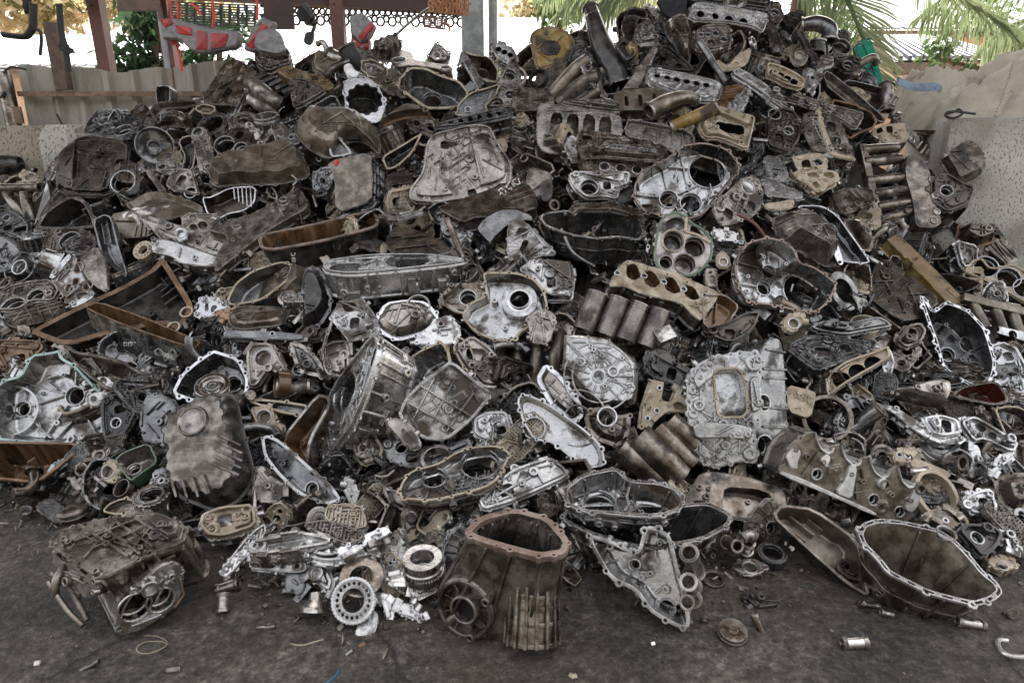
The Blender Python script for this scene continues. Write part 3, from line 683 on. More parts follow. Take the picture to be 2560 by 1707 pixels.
# ------------------------------------------------------------------ the setting
def simple(name,base,rough=.8,metal=0.,em=None):
    m=bpy.data.materials.new(name); m.use_nodes=True; b=m.node_tree.nodes['Principled BSDF']
    b.inputs['Base Color'].default_value=rgb(base); b.inputs['Roughness'].default_value=rough; b.inputs['Metallic'].default_value=metal
    MATS[name]=m; return m
def ramp(nt,src,stops):
    r=node(nt,'ShaderNodeValToRGB'); e=r.color_ramp.elements
    e[0].position,e[0].color=stops[0][0],rgb(stops[0][1]); e[1].position,e[1].color=stops[-1][0],rgb(stops[-1][1])
    for p,c in stops[1:-1]:q=e.new(p); q.color=rgb(c)
    nt.links.new(src,r.inputs[0]); return r
def ground_mat():
    m=bpy.data.materials.new('oily_concrete'); m.use_nodes=True; nt=m.node_tree; L=nt.links.new; b=nt.nodes['Principled BSDF']
    tc=node(nt,'ShaderNodeTexCoord')
    def nz(sc,det,ro=.6):
        n=node(nt,'ShaderNodeTexNoise'); n.inputs['Scale'].default_value=sc; n.inputs['Detail'].default_value=det; n.inputs['Roughness'].default_value=ro
        L(tc.outputs['Object'],n.inputs['Vector']); return n
    a=nz(2.3,8,.68); f=nz(26,6,.7); o=nz(1.1,5,.6); g=nz(150,2)
    g2=nz(75,4,.7); gx=node(nt,'ShaderNodeMath',operation='MULTIPLY_ADD',i_1=.75,i_2=-.375); gy=node(nt,'ShaderNodeMath',operation='ADD'); L(g2.outputs[0],gx.inputs[0]); L(gx.outputs[0],gy.inputs[0]); L(f.outputs[0],gy.inputs[1])
    c=ramp(nt,gy.outputs[0],[(.32,(.030,.027,.024)),(.47,(.080,.069,.058)),(.6,(.135,.120,.102)),(.74,(.26,.235,.20))])
    st=ramp(nt,a.outputs[0],[(.40,(.02,.02,.02)),(.60,(1,1,1))])
    mx=node(nt,'ShaderNodeMix',data_type='RGBA'); mx.inputs[7].default_value=(.040,.025,.015,1)
    iv=node(nt,'ShaderNodeMapRange'); iv.inputs[1].default_value=.46; iv.inputs[2].default_value=.60; iv.inputs[4].default_value=.62
    L(o.outputs[0],iv.inputs[0]); L(iv.outputs[0],mx.inputs[0])
    m2=node(nt,'ShaderNodeMix',data_type='RGBA',blend_type='MULTIPLY'); m2.inputs[0].default_value=.6; L(c.outputs[0],m2.inputs[6]); L(st.outputs[0],m2.inputs[7]); L(m2.outputs[2],mx.inputs[6])
    # pale grit and dark pits
    sp=node(nt,'ShaderNodeTexVoronoi'); sp.inputs['Scale'].default_value=55; L(tc.outputs['Object'],sp.inputs['Vector'])
    sr=node(nt,'ShaderNodeMapRange'); sr.inputs[1].default_value=.17; sr.inputs[2].default_value=.08; L(sp.outputs['Distance'],sr.inputs[0])
    sg=node(nt,'ShaderNodeMapRange'); sg.inputs[1].default_value=.47; sg.inputs[2].default_value=.54; sg.inputs[4].default_value=.8; L(f.outputs[0],sg.inputs[0])
    sm=node(nt,'ShaderNodeMath',operation='MULTIPLY'); L(sr.outputs[0],sm.inputs[0]); L(sg.outputs[0],sm.inputs[1])
    m3=node(nt,'ShaderNodeMix',data_type='RGBA'); m3.inputs[7].default_value=(.24,.20,.16,1); L(sm.outputs[0],m3.inputs[0]); L(mx.outputs[2],m3.inputs[6])
    # a few hairline cracks
    vo=node(nt,'ShaderNodeTexVoronoi',feature='DISTANCE_TO_EDGE'); vo.inputs['Scale'].default_value=.8
    dn=nz(5,4); av=node(nt,'ShaderNodeMix',data_type='RGBA'); av.inputs[0].default_value=.12; L(tc.outputs['Object'],av.inputs[6]); L(dn.outputs['Color'],av.inputs[7]); L(av.outputs[2],vo.inputs['Vector'])
    cr=node(nt,'ShaderNodeMapRange'); cr.inputs[1].default_value=.007; cr.inputs[2].default_value=.0015; cr.inputs[4].default_value=.8; L(vo.outputs[0],cr.inputs[0])
    m4=node(nt,'ShaderNodeMix',data_type='RGBA'); m4.inputs[7].default_value=(.012,.009,.007,1); L(cr.outputs[0],m4.inputs[0]); L(m3.outputs[2],m4.inputs[6])
    L(m4.outputs[2],b.inputs['Base Color'])
    ro=node(nt,'ShaderNodeMapRange'); ro.inputs[3].default_value=.75; ro.inputs[4].default_value=.3; L(iv.outputs[0],ro.inputs[0]); L(ro.outputs[0],b.inputs['Roughness'])
    ad=node(nt,'ShaderNodeMath',operation='ADD'); L(f.outputs[0],ad.inputs[0]); L(a.outputs[0],ad.inputs[1])
    a2=node(nt,'ShaderNodeMath',operation='MULTIPLY_ADD',i_1=.45); L(g2.outputs[0],a2.inputs[0]); L(ad.outputs[0],a2.inputs[2])
    bp=node(nt,'ShaderNodeBump'); bp.inputs['Strength'].default_value=.8; bp.inputs['Distance'].default_value=.03; L(a2.outputs[0],bp.inputs['Height']); L(bp.outputs[0],b.inputs['Normal'])
    MATS['oily_concrete']=m
ground_mat()
def speck_mat(name,base,dark,sc,lo,hi_,stain=(.10,.085,.065)):
    m=bpy.data.materials.new(name); m.use_nodes=True; nt=m.node_tree; L=nt.links.new; b=nt.nodes['Principled BSDF']
    tc=node(nt,'ShaderNodeTexCoord'); mp=node(nt,'ShaderNodeMapping'); mp.inputs['Scale'].default_value=(1,1,.7); mp.inputs['Rotation'].default_value=(0,.5,0); L(tc.outputs['Object'],mp.inputs[0])
    v=node(nt,'ShaderNodeTexNoise'); v.inputs['Scale'].default_value=sc; v.inputs['Detail'].default_value=2.5; L(mp.outputs[0],v.inputs['Vector'])
    n=node(nt,'ShaderNodeTexNoise'); n.inputs['Scale'].default_value=3.; n.inputs['Detail'].default_value=7; L(tc.outputs['Object'],n.inputs['Vector'])
    r=node(nt,'ShaderNodeMapRange'); r.inputs[1].default_value=lo; r.inputs[2].default_value=hi_; L(v.outputs[0],r.inputs[0])
    c=ramp(nt,n.outputs[0],[(.3,stain),(.5,base),(.72,[q*1.2 for q in base])])
    mx=node(nt,'ShaderNodeMix',data_type='RGBA'); mx.inputs[7].default_value=rgb(dark); L(r.outputs[0],mx.inputs[0]); L(c.outputs[0],mx.inputs[6]); L(mx.outputs[2],b.inputs['Base Color'])
    b.inputs['Roughness'].default_value=.9
    bp=node(nt,'ShaderNodeBump'); bp.inputs['Strength'].default_value=.35; bp.inputs['Distance'].default_value=.01; bp.invert=True; L(r.outputs[0],bp.inputs['Height']); L(bp.outputs[0],b.inputs['Normal'])
    MATS[name]=m
speck_mat('aggregate',(.30,.26,.205),(.13,.11,.088),60,.54,.62)
speck_mat('aggregate_pale',(.46,.435,.385),(.20,.198,.20),78,.55,.62,(.27,.245,.205))
mat('fibre_sheet',(.36,.325,.275),(.12,.10,.08),metal=0,rough=.9,amt=.45,sc=5,streak=.8,hi=(.40,.375,.34),gr=.9,spots=.3,bump=.15,var=.15)
mat('redbrown_paint',(.145,.062,.052),(.07,.04,.034),metal=0,rough=.6,amt=.3,sc=5,hi=(.18,.085,.07),bevel=0)
mat('dark_timber',(.06,.038,.034),(.03,.022,.02),metal=0,rough=.7,amt=.3,sc=5,bevel=0)
mat('grey_steel',(.27,.285,.285),(.15,.145,.13),metal=.2,rough=.6,amt=.3,sc=6,bevel=0)
mat('rail_rust',(.20,.125,.08),(.12,.08,.055),metal=.1,rough=.7,amt=.35,sc=8)
mat('carved_orange',(.38,.185,.09),(.2,.1,.05),metal=0,rough=.7,amt=.3,bevel=0)
mat('sacking',(.42,.37,.30),(.19,.155,.12),metal=0,rough=.95,amt=.32,sc=3.2,hi=(.50,.45,.38),gr=.95,bump=.8,bevel=0,spots=.15,var=.1)
mat('denim',(.15,.19,.25),(.10,.11,.12),metal=0,rough=.9,amt=.25,bevel=0)
mat('roof_sheet',(.30,.32,.35),(.22,.22,.22),metal=.1,rough=.5,amt=.2,sc=2,bevel=0)
mat('roof_blue',(.125,.14,.16),(.09,.10,.11),metal=.1,rough=.5,amt=.3,sc=2,bevel=0)
mat('fascia',(.115,.075,.06),(.07,.05,.04),metal=0,rough=.7,amt=.3,bevel=0)
mat('wall_render',(.5,.36,.27),(.3,.22,.17),metal=0,rough=.9,amt=.3,sc=2,bevel=0)
mat('bark',(.16,.105,.08),(.09,.06,.045),metal=0,rough=.95,amt=.4,sc=6,bevel=0)
mat('plastic_black',(.02,.021,.023),(.05,.045,.04),metal=0,rough=.5,amt=.25,bevel=0)
mat('strap_red',(.55,.04,.035),(.4,.04,.03),metal=0,rough=.6,amt=.2,bevel=0)
mat('rubber',(.02,.02,.021),(.05,.045,.04),metal=0,rough=.6,amt=.3,bevel=0)
mat('lens_red',(.30,.015,.016),(.16,.06,.06),metal=0,rough=.18,amt=.4,bevel=0,spots=.5,hi=(.5,.03,.03))
mat('film_grey',(.17,.165,.165),(.06,.057,.057),metal=0,rough=.3,amt=.42,bevel=0,sc=14,bump=.8)
mat('cream_plastic',(.55,.52,.45),(.35,.32,.26),metal=0,rough=.6,amt=.2,bevel=0)
def leafmat(name,c,hi,tr=.4):
    m=bpy.data.materials.new(name); m.use_nodes=True; nt=m.node_tree; L=nt.links.new; b=nt.nodes['Principled BSDF']
    tc=node(nt,'ShaderNodeTexCoord'); n=node(nt,'ShaderNodeTexNoise'); n.inputs['Scale'].default_value=2.2; n.inputs['Detail'].default_value=5; L(tc.outputs['Object'],n.inputs['Vector'])
    r=ramp(nt,n.outputs[0],[(.35,c),(.65,hi)]); L(r.outputs[0],b.inputs['Base Color']); b.inputs['Roughness'].default_value=.4
    t=node(nt,'ShaderNodeBsdfTranslucent'); L(r.outputs[0],t.inputs[0]); mx=node(nt,'ShaderNodeMixShader'); mx.inputs[0].default_value=tr
    L(b.outputs[0],mx.inputs[1]); L(t.outputs[0],mx.inputs[2]); L(mx.outputs[0],nt.nodes['Material Output'].inputs[0]); MATS[name]=m
leafmat('leaf_dark',(.022,.055,.030),(.055,.11,.05))
leafmat('leaf_palm',(.13,.19,.09),(.30,.34,.19),.5)
leafmat('leaf_far',(.30,.34,.16),(.62,.47,.34),.6)
leafmat('leaf_mid',(.05,.10,.035),(.12,.18,.06))
def solo(name,mb,m,label=None,cat=None,group=None,kind=None,loc=(0,0,0)):
    o=bpy.data.objects.new(name,mb.mesh(name,m)); COL.objects.link(o); o.location=loc; return tag(o,label,cat,group,kind)
def root(name,label,cat,loc=(0,0,0),group=None):
    o=bpy.data.objects.new(name,None); COL.objects.link(o); o.location=loc; bpy.context.view_layer.update(); return tag(o,label,cat,group)
def kid(name,mb,m,par,label=None):
    o=bpy.data.objects.new(name,mb.mesh(name,m)); COL.objects.link(o); o.parent=par
    l=par.location if par.parent is None else par.parent.location
    if par.parent is None and tuple(l)!=(0,0,0):o.location=-l       # meshes below are written in world metres
    if label:o['label']=label
    return o
def WP(dx,dy,y):
    """world point seen at a point of the photo (2352-wide reading), on the upright plane at distance y"""
    d=ray(dx*2560/2352,dy*2560/2352); return CO+d*(y/d.y)
def wb(m,x0,x1,y0,y1,z0,z1):return m.box(((x0+x1)/2,(y0+y1)/2,(z0+z1)/2),((x1-x0)/2,0,0),(0,(y1-y0)/2,0),(0,0,(z1-z0)/2))
solo('ground',MB().add([(-150,-60,0),(150,-60,0),(150,200,0),(-150,200,0)],[(0,1,2,3)]),simple('yard_earth',(.2,.16,.12)),kind='structure')
solo('floor_slab',MB().add([(-9,-3.5,.004),(9,-3.5,.004),(9,6.2,.004),(-9,6.2,.004)],[(0,1,2,3)]),'oily_concrete',kind='structure')
# walls that hold the heap
m=MB(); pr=[(-9,5.15),(-3.25,5.15)]+[(-3.2+.13*math.sin(a),5.28-.13*math.cos(a)) for a in (.3,.8,1.3,1.8)]+[(-3.08,5.6),(-9,5.6)]
wr=root('concrete_wall','low speckled concrete wall under the corrugated fence','wall',(-6,5.3,0))
kid('wall_body',m.loft([at_w(pr,0),at_w(pr,1.40),at_w(offs(pr,-.02),1.445)],False,True),'aggregate',wr)
e0=WP(160,283,5.10)
kid('worn_end',MB().loft([at_w([(-3.42,5.135),(-3.2,5.12),(-3.06,5.2),(-3.03,5.4),(-3.3,5.45)],0),at_w([(-3.42,5.135),(-3.2,5.12),(-3.06,5.2),(-3.03,5.4),(-3.3,5.45)],1.36),at_w([(-3.36,5.16),(-3.2,5.15),(-3.1,5.22),(-3.08,5.36),(-3.3,5.42)],1.452)],False,True),'aggregate_pale',wr)
m=MB(); pr=[(2.70,4.4),(2.78,4.36),(7.5,4.36),(7.5,5.5),(3.05,5.5)]
solo('concrete_wall',m.loft([at_w(pr,0),at_w(pr,1.47),at_w(offs(pr,-.02),1.50)],False,True),'aggregate_pale','pale terrazzo speckled concrete wall below the dirty sacks','wall')
# corrugated fence: each sheet a part
fr=root('corrugated_fence','weathered corrugated sheet fence above the low wall','fence',(-5.5,5.62,0))
def sheet(x0,x1,z0,z1,ph,y,lean,rg):
    m=MB(); a=[]; x=x0; pitch=.205
    while x<x1:
        k=((x-x0+ph)/pitch)%1; h_=.05*(0 if k<.62 else (k-.62)/.1 if k<.72 else 1 if k<.9 else (1-k)/.1)
        a.append((x,h_)); x+=.0125
    r0=[(q[0],y-q[1],z0) for q in a]; r1=[(q[0]+lean,y-q[1]+.01,z1+.018*math.sin(q[0]*5+ph*9)+.012*math.sin(q[0]*13)) for q in a]
    back=[(q[0],q[1]+.008,q[2]) for q in r0]; b2=[(q[0],q[1]+.008,q[2]) for q in r1]
    m.loft([r0,r1],closed=False); m.loft([b2,back],closed=False); m.loft([r1,b2],closed=False); return m
rg=random.Random(3)
for x0,x1,z1,ph,y in ((-9,-5.05,1.86,.0,5.62),(-5.03,-3.87,1.86,.06,5.60),(-3.80,-2.62,1.86,.10,5.62),(-2.6,-1.7,1.88,.02,5.60)):kid('sheet',sheet(x0,x1,1.2,z1,ph,y,.01,rg),'fibre_sheet',fr)
a,b_=WP(45,222,5.52),WP(470,222,5.52)
kid('rail',MB().bar((a.x,5.52,a.z),(b_.x,5.52,a.z),(0,0,1),.04,.036),'rail_rust',fr)
a=WP(20,230,5.45)
kid('post',MB().lathe([(.052,1.2),(.054,1.80),(.04,1.83),(.001,1.84)],(a.x,5.45,0),(0,0,1),16),'cast_brown',fr)
kid('bracket',MB().box(WP(42,265,5.42),(.03,0,0),(0,.01,0),(0,0,.06)),'rail_rust',fr)
kid('strip',MB().box(WP(172,255,5.64),(.012,0,0),(0,.004,0),(0,0,.11)),'blue_paint',fr)
for q in (((8,168),(25,155),(60,160)),((0,225),(12,212),(8,215)),((130,262),(150,300),(158,302))):
    o=solo('wire',MB().tube(smooth3([tuple(WP(x,y,5.38)) for x,y in q]),.008,6),'rubber','black wire %s'%{8:'looping over the fence post',0:'stub poking out below the fence rail',130:'poking up beside the worn wall end'}[q[0][0]],'wire')
# shed: roof over the heap, eave beam, posts
sh=root('open_shed','open shed with dark eave beam and painted posts','shed',(0,6,0))
m=MB(); wb(m,-12,12,2.6,8.6,5.9,5.96); kid('roof',m,'dark_timber',sh)
m=MB(); wb(m,-16,16,-6.3,-6,0,5.2); kid('light_block_wall',m,simple('light_block_grey',(.11,.11,.108)),sh)  # added wall, unseen behind the camera: holds front sky off the metal
a,b_=WP(-60,-30,5.35),WP(1075,36,6.7)
kid('eave_beam',MB().bar((a.x,a.y,a.z),(b_.x,b_.y,b_.z),(0,0,1),.14,.30),'dark_timber',sh)
for x0,x1,yb,d_,mt,w_ in ((234,262,168,5.9,'redbrown_paint',.1),(384,412,175,6.1,'redbrown_paint',.1),(768,797,130,6.2,'redbrown_paint',.1),(1062,1112,120,6.3,'grey_steel',.12)):
    t,g=WP((x0+x1)/2,-40,d_),WP((x0+x1)/2,yb,d_); wd=(WP(x1,50,d_)-WP(x0,50,d_)).length
    o=kid('post',wb(MB(),g.x-wd/2,g.x+wd/2,d_-w_/2,d_+w_/2,0,6.5),mt,sh)
    for k in range(2):kid('bolt_head',MB().cyl((g.x-wd*.1,d_-w_/2,t.z-.12-.05*k),(0,-1,0),.008,.004),'hole_dark',o)
g=WP(1132,60,6.9); kid('downpipe',MB().cyl((g.x,6.9,0),(0,0,1),.042,6.4,seg=16),'grey_steel',sh)
g=WP(378,100,6.05); kid('conduit',MB().cyl((g.x,6.05,0),(0,0,1),.025,6.4,seg=12),'roof_sheet',sh)
a=WP(318,8,5.4); kid('fascia_block',MB().box((a.x,5.4,a.z),(.14,0,0),(0,.03,0),(0,0,.05)),'fascia',sh)
a=WP(640,30,5.9); kid('hanging_board',MB().box((a.x,5.9,a.z),(.115,0,0),(0,.012,0),(0,0,.12)),'dark_timber',sh)
m=MB(); a,b_=WP(600,40,6.25),WP(1065,47,6.6); n=34
for k in range(n):
    p=a.lerp(b_,(k+.5)/n); r=.043 if k%2 else .032
    m.ring((p.x,p.y,p.z-(.02 if k%2 else 0)),(.3,1,0),r,r-.014,.012,14); m.ring((p.x+.02,p.y,p.z+.05),(.3,1,0),.03,.018,.012,12)
m.bar(a+Vector((0,0,.075)),b_+Vector((0,0,.075)),(0,0,1),.02,.03)
kid('fretwork_valance',m,'dark_timber',sh)
m=MB(); a,b_=WP(985,2,5.6),WP(1076,12,5.75)
for k in range(12):
    p=a.lerp(b_,(k+.5)/12)
    for j in range(4):m.ring((p.x+rg.uniform(-.008,.008),p.y,p.z-.035*j+.05),(.3,1,0),.023,.013,.012,10)
m.bar(a+Vector((0,0,.085)),b_+Vector((0,0,.085)),(0,0,1),.03,.04)
kid('carved_fret',m,'carved_orange',sh)
# things hung from the shed
def hang(name,label,cat,pts,r,mt,y,flat=1.):
    q=smooth3([tuple(WP(a_,b2,y+(c_ if c_ else 0))) for a_,b2,c_ in pts]); return solo(name,MB().tube(q,r if not isinstance(r,list) else [r[min(len(r)-1,int(i*len(r)/len(q)))] for i in range(len(q))],8,True,flat),mt,label,cat)
hang('hanging_trim','curved black rubber trim dangling from the eave near the white roof','trim',[(76,8,0),(76,45,0),(74,66,0),(60,84,0),(35,84,0),(5,80,0)],.026,'rubber',5.2,.5)
hang('hanging_hose','thin ribbed hose hooked on the curved black trim','hose',[(78,66,0),(92,74,0),(95,95,0),(92,128,0)],.012,'rubber',5.2)
hang('timber_stake','bent dark strip hanging beside the short timber stub','strip',[(136,10,0),(138,40,0),(142,80,0),(150,110,0),(158,165,0)],.022,'rubber',5.35,.5)
a=WP(130,110,5.5); solo('timber_stub',wb(MB(),a.x-.045,a.x+.045,5.46,5.54,1.7,WP(130,53,5.5).z),'fascia','square brown timber stub above the corrugated fence','post')
hang('torn_rag','torn dark rag snagged beside the timber stub','rag',[(142,96,0),(150,112,0),(172,122,0)],[.02,.04,.03,.01],'rubber',5.35,.4)
hang('leaf_scrap','dark dry leaf strip hanging at the eave corner','scrap',[(60,-10,0),(62,20,0),(60,34,0)],[.03,.025,.015,.004],'rubber',5.2,.3)
hang('wire_loop','thin wire loop hanging from the eave beam','wire',[(160,0,0),(180,22,0),(195,30,0),(200,14,0),(192,-4,0)],.004,'rubber',5.3)
gr=root('radiator_grille','black car grille slung on red straps under the eave','grille',tuple(WP(485,35,5.3)))
m=MB(); y=5.3
for k in range(9):
    p0,p1=WP(392,6+k*6.2,y),WP(588,14+k*6.0,y-.05); m.bar(p0,p1,(0,-1,0),.008,.02)
kid('grille_slat',m,'plastic_black',gr)
m=MB()
for k in range(11):m.bar(WP(392+k*19.6,6+k*.8,y),WP(392+k*19.6,56+k*.6,y),(0,-1,0),.010,.025)
kid('grille_frame',m,'plastic_black',gr)
for i,(x0,y0,x1,y1) in enumerate(((388,-5,398,105),(404,-5,409,50),(488,-5,487,80),(440,8,460,35),(588,-5,590,45),(402,92,418,165),(412,55,425,95))):
    solo('red_strap',MB().tube([tuple(WP(x0,y0,5.22)),tuple(WP((x0+x1)/2+3,(y0+y1)/2,5.2)),tuple(WP(x1,y1,5.2))],.009,6,True,.4),'strap_red','red plastic strap tying up the hanging car grille and lamps','strap','red straps round the hanging grille')
def taillamp(label,pts,y,lens,th=.05):
    c=(sum(p[0] for p in pts)/len(pts),sum(p[1] for p in pts)/len(pts)); h=H('tail_lamp','tail lamp',label,P=WP(c[0],c[1],y),N=(0,-1,.1))
    def lp(q):v=[h.loc(WP(a_,b2,y)-h.P) for a_,b2 in q]; return resamp(chai(ccw([(k.x,k.y) for k in v]),1,.08),40)
    o=lp(pts); h.part('housing',MB().loft([at_w(offs(o,.004),-th),at_w(o,0),at_w(offs(o,-.012),.012)],True,True),'film_grey')
    for q in lens:l=lp(q); h.part('lens',MB().loft([at_w(l,.005),at_w(offs(l,-.002),.018),at_w(offs(l,-.012),.022)],False,True),'lens_red')
taillamp('long film wrapped tail lamp with red bands below the grille',[(362,45),(392,40),(470,62),(552,72),(548,108),(470,124),(440,118),(415,92),(372,90)],5.15,[[(366,46),(392,42),(400,56),(380,66)],[(402,58),(440,64),(444,84),(412,80)],[(452,70),(478,76),(480,118),(452,116)],[(484,78),(528,78),(520,110),(486,117)]])
taillamp('wrapped tail lamp with red band beside the hanging board',[(578,70),(600,38),(632,52),(612,92),(590,122),(560,114)],5.05,[[(566,108),(602,54),(618,62),(584,116)]])
taillamp('crossed grey tail lamp with red lens hanging at the middle post',[(802,38),(830,28),(862,60),(850,86),(830,102),(806,78)],5.3,[[(822,86),(850,52),(862,62),(834,98)]])
taillamp('small red lamp shell tucked under the crossed tail lamp',[(806,74),(832,98),(850,92),(848,122),(822,112),(806,110)],5.32,[[(808,80),(832,100),(826,112),(808,106)],[(836,100),(849,95),(847,118),(834,112)]])
h=H('foil_box','box','crumpled pale plastic sheet beside the wrapped tail lamp',P=WP(622,96,5.0),N=(.2,-1,.3))
h.part('sheet_body',MB().loft([at_w(resamp(chai([(-.12,-.07),(.11,-.09),(.06,.1),(-.1,.08)]),24),-.03),at_w(resamp(chai([(-.11,-.06),(.10,-.08),(.05,.09),(-.09,.07)]),24),.0)],True,True),'film_grey')
h=H('foot_pedal','pedal','black pedal on a bent arm hanging under the eave',P=WP(708,90,5.5),N=(0,-1,0))
def hp(h,q,y):v=h.loc(WP(q[0],q[1],y)-h.P); return (v.x,v.y)
h.part('arm',MB().tube(smooth3([hp(h,p,5.5)+(0,) for p in ((690,20),(712,45),(722,60),(716,78))]),[.07,.06,.04,.02,.018],8,True,.5),'plastic_black')
h.part('pedal_pad',MB().plate([resamp(chai(ccw([hp(h,p,5.5) for p in ((702,75),(722,72),(718,98),(708,106),(697,98))])),24)],[],.01,-.03),'plastic_black')
hang('bumper_strip','long slotted metal strip leaning from the heap up to the fretwork','strip',[(872,108,-.3),(910,80,0),(950,45,.2),(1000,10,.4)],.028,'alu_dark',5.6,.35)
m=MB(); a=WP(1000,52,5.6)
h=H('mesh_guard','guard','small dark red perforated guard on the slotted strip end',P=a,N=(.2,-1,.2))
sq=[circ((-.07+.013*i,-.03+.013*j),.0045,6) for i in range(11) for j in range(5)]
h.part('perforated_plate',MB().plate([[(-.09,-.04),(.07,-.05),(.085,.03),(-.08,.045)]],sq,.004,-.004),'redbrown_paint')
h.part('end_hook',MB().tube(smooth3([(.075,-.01,0),(.10,-.01,0),(.105,-.06,0)]),.008,6),'carved_orange')
# beyond the yard: roofs, trees, palms
def roofing(name,label,p0,p1,y0,y1,z0,z1,ribs,rm='roof_sheet',eave=.12):
    r=root(name,label,'building',((p0+p1)/2,y0,0)); m=MB(); n=ribs*8; r0=[]; r1=[]
    for i in range(n+1):
        x=p0+(p1-p0)*i/n; k=(i%8)/8; q=.03*max(0,math.cos(6.283*k)); r0.append((x,y0,z0+q)); r1.append((x,y1,z1+q))
    m.loft([r0,r1],closed=False); m.loft([[(a_,b2,c_-.03) for a_,b2,c_ in r0],[(a_,b2,c_-.03) for a_,b2,c_ in r1]],closed=False); m.loft([r0,[(a_,b2,c_-.03) for a_,b2,c_ in r0]],closed=False); kid('roof',m,rm,r)
    kid('fascia',wb(MB(),p0,p1,y0+.05,y0+.1,z0-eave-.04,z0-.04),'fascia',r)
    kid('wall',wb(MB(),p0+.3,p1-.3,y0+.5,y1+3,0,z0-.1),'wall_render',r); return r
roofing('outbuilding','long low outbuilding under a bright sheet roof',-16,-4.2,15,19,2.52,3.5,50)
roofing('outbuilding','wide white roofed shed behind the shed posts',-3.9,3.6,13,19,2.0,3.9,34)
roofing('neighbour_house','house with white ribbed roof seen behind the drooping palm',7.2,15,15.5,20,3.27,4.4,34,'roof_blue')
hr=root('porch_roof','low ribbed metal porch roof with brown bargeboard','building',(7.6,12,0))
q=[WP(2003,90,11.5),WP(2148,86,14.5),WP(2330,138,12.2),WP(2058,139,10.2)]
m=MB(); m.loft([[q[0],q[1]],[q[3],q[2]]],closed=False); m.loft([[v-Vector((0,0,.05)) for v in q[:2]],[q[3]-Vector((0,0,.05)),q[2]-Vector((0,0,.05))]],closed=False)
kid('roof',m,'roof_blue',hr); m=MB()
for k in range(15):t=(k+.5)/15; m.bar(q[0].lerp(q[1],t),q[3].lerp(q[2],t),(0,0,1),.05,.06)
kid('rib',m,'roof_blue',hr)
kid('bargeboard',MB().bar(q[0]-Vector((0,.02,.16)),q[3]-Vector((0,.02,.16)),(0,0,1),.05,.14),'fascia',hr)
kid('fascia',MB().bar(q[3]-Vector((0,.03,.20)),q[2]-Vector((0,.03,.20)),(0,0,1),.05,.17),'fascia',hr)
kid('wall',wb(MB(),6.2,12,12.8,15,0,1.95),'wall_render',hr)
kid('beam',wb(MB(),5.2,12,10.4,10.6,1.48,1.66),'carved_orange',hr)
def leaves(m,c,rad,n,ln,wd,rg,droop=.3):
    for _ in range(n):
        while True:
            v=Vector((rg.uniform(-1,1),rg.uniform(-1,1),rg.uniform(-1,1)))
            if v.length<1:break
        v*=(.55+.45*rg.random()); p=Vector((c[0]+v.x*rad[0],c[1]+v.y*rad[1],c[2]+v.z*rad[2]))
        d=Vector((rg.uniform(-1,1),rg.uniform(-1,1),rg.uniform(-1,.5)-droop)).normalized(); s_=d.cross(Vector((rg.uniform(-1,1),rg.uniform(-1,1),rg.uniform(-1,1)))).normalized()
        l=ln*rg.uniform(.6,1.2); w_=wd*rg.uniform(.7,1.2); nn=d.cross(s_)*l*.08
        m.add([p,p+d*l*.45+s_*w_+nn,p+d*l,p+d*l*.45-s_*w_+nn],[(0,1,2,3)])
def tree(label,base,h_,blobs,n,ln,wd,mt,seed,cat='tree',name='leafy_tree'):
    rg=random.Random(seed); t=root(name,label,cat,base); b=Vector(base)
    tr=MB().tube([b,b+Vector((.05,0,h_*.5)),b+Vector((0,.05,h_))],[.12,.09,.05],8)
    m=MB()
    for c,r,f in blobs:
        tr.tube([b+Vector((0,0,h_*.6)),Vector(c)-Vector((0,0,r[2]*.3)),Vector(c)],[.05,.03,.01],6); leaves(m,c,r,int(n*f),ln,wd,rg)
    kid('trunk',tr,'bark',t); o=kid('crown',m,mt,t)
    return t
g=WP(322,100,8.2)
tree('dense dark green leafy tree between the two brown posts',(g.x,8.2,0),2.,[((g.x-.1,8.2,2.0),(.42,.5,.45),1),((g.x+.15,8.3,2.55),(.42,.5,.35),.8),((g.x,8.1,1.55),(.4,.4,.35),.6)],620,.16,.03,'leaf_dark',1)
g=WP(462,130,8.6)
tree('dark broad leaved tree behind the wrapped tail lamp',(g.x,8.6,0),1.8,[((g.x,8.6,2.0),(.55,.5,.42),1),((g.x-.25,8.4,1.75),(.35,.4,.4),.7),((g.x+.3,8.5,2.5),(.7,.5,.3),.5)],560,.17,.032,'leaf_dark',2)
tree('pale sunlit tree far behind the white roof',(-15,27,0),5,[((-17,27,5.6),(3.2,2,1.5),1),((-12.5,27,5.7),(3.,2,1.6),1),((-22,27,5.2),(3.,2,1.6),.8)],1500,.5,.13,'leaf_far',3)
tree('pale sunlit treetop far beyond the grey post',(1.2,30,0),5,[((1.6,30,5.6),(2.4,2,1.6),1),((4,30,6.4),(2.4,2,1.6),.6)],1200,.5,.13,'leaf_far',4)
g=WP(1290,60,9)
tree('green shrub tree beside the yellow end cover',(g.x,9,0),2,[((g.x-.05,9,2.75),(.32,.4,.55),1),((g.x+.1,9,2.2),(.3,.4,.3),.5)],420,.13,.028,'leaf_mid',5)
g=WP(1060,110,7.2); tree('small green plant sprouting behind the grey posts',(g.x,7.2,0),1.5,[((g.x-.22,7.2,1.98),(.22,.2,.16),1),((g.x+.42,7.2,1.93),(.3,.2,.16),1)],60,.12,.03,'leaf_mid',6,'plant','leafy_plant')
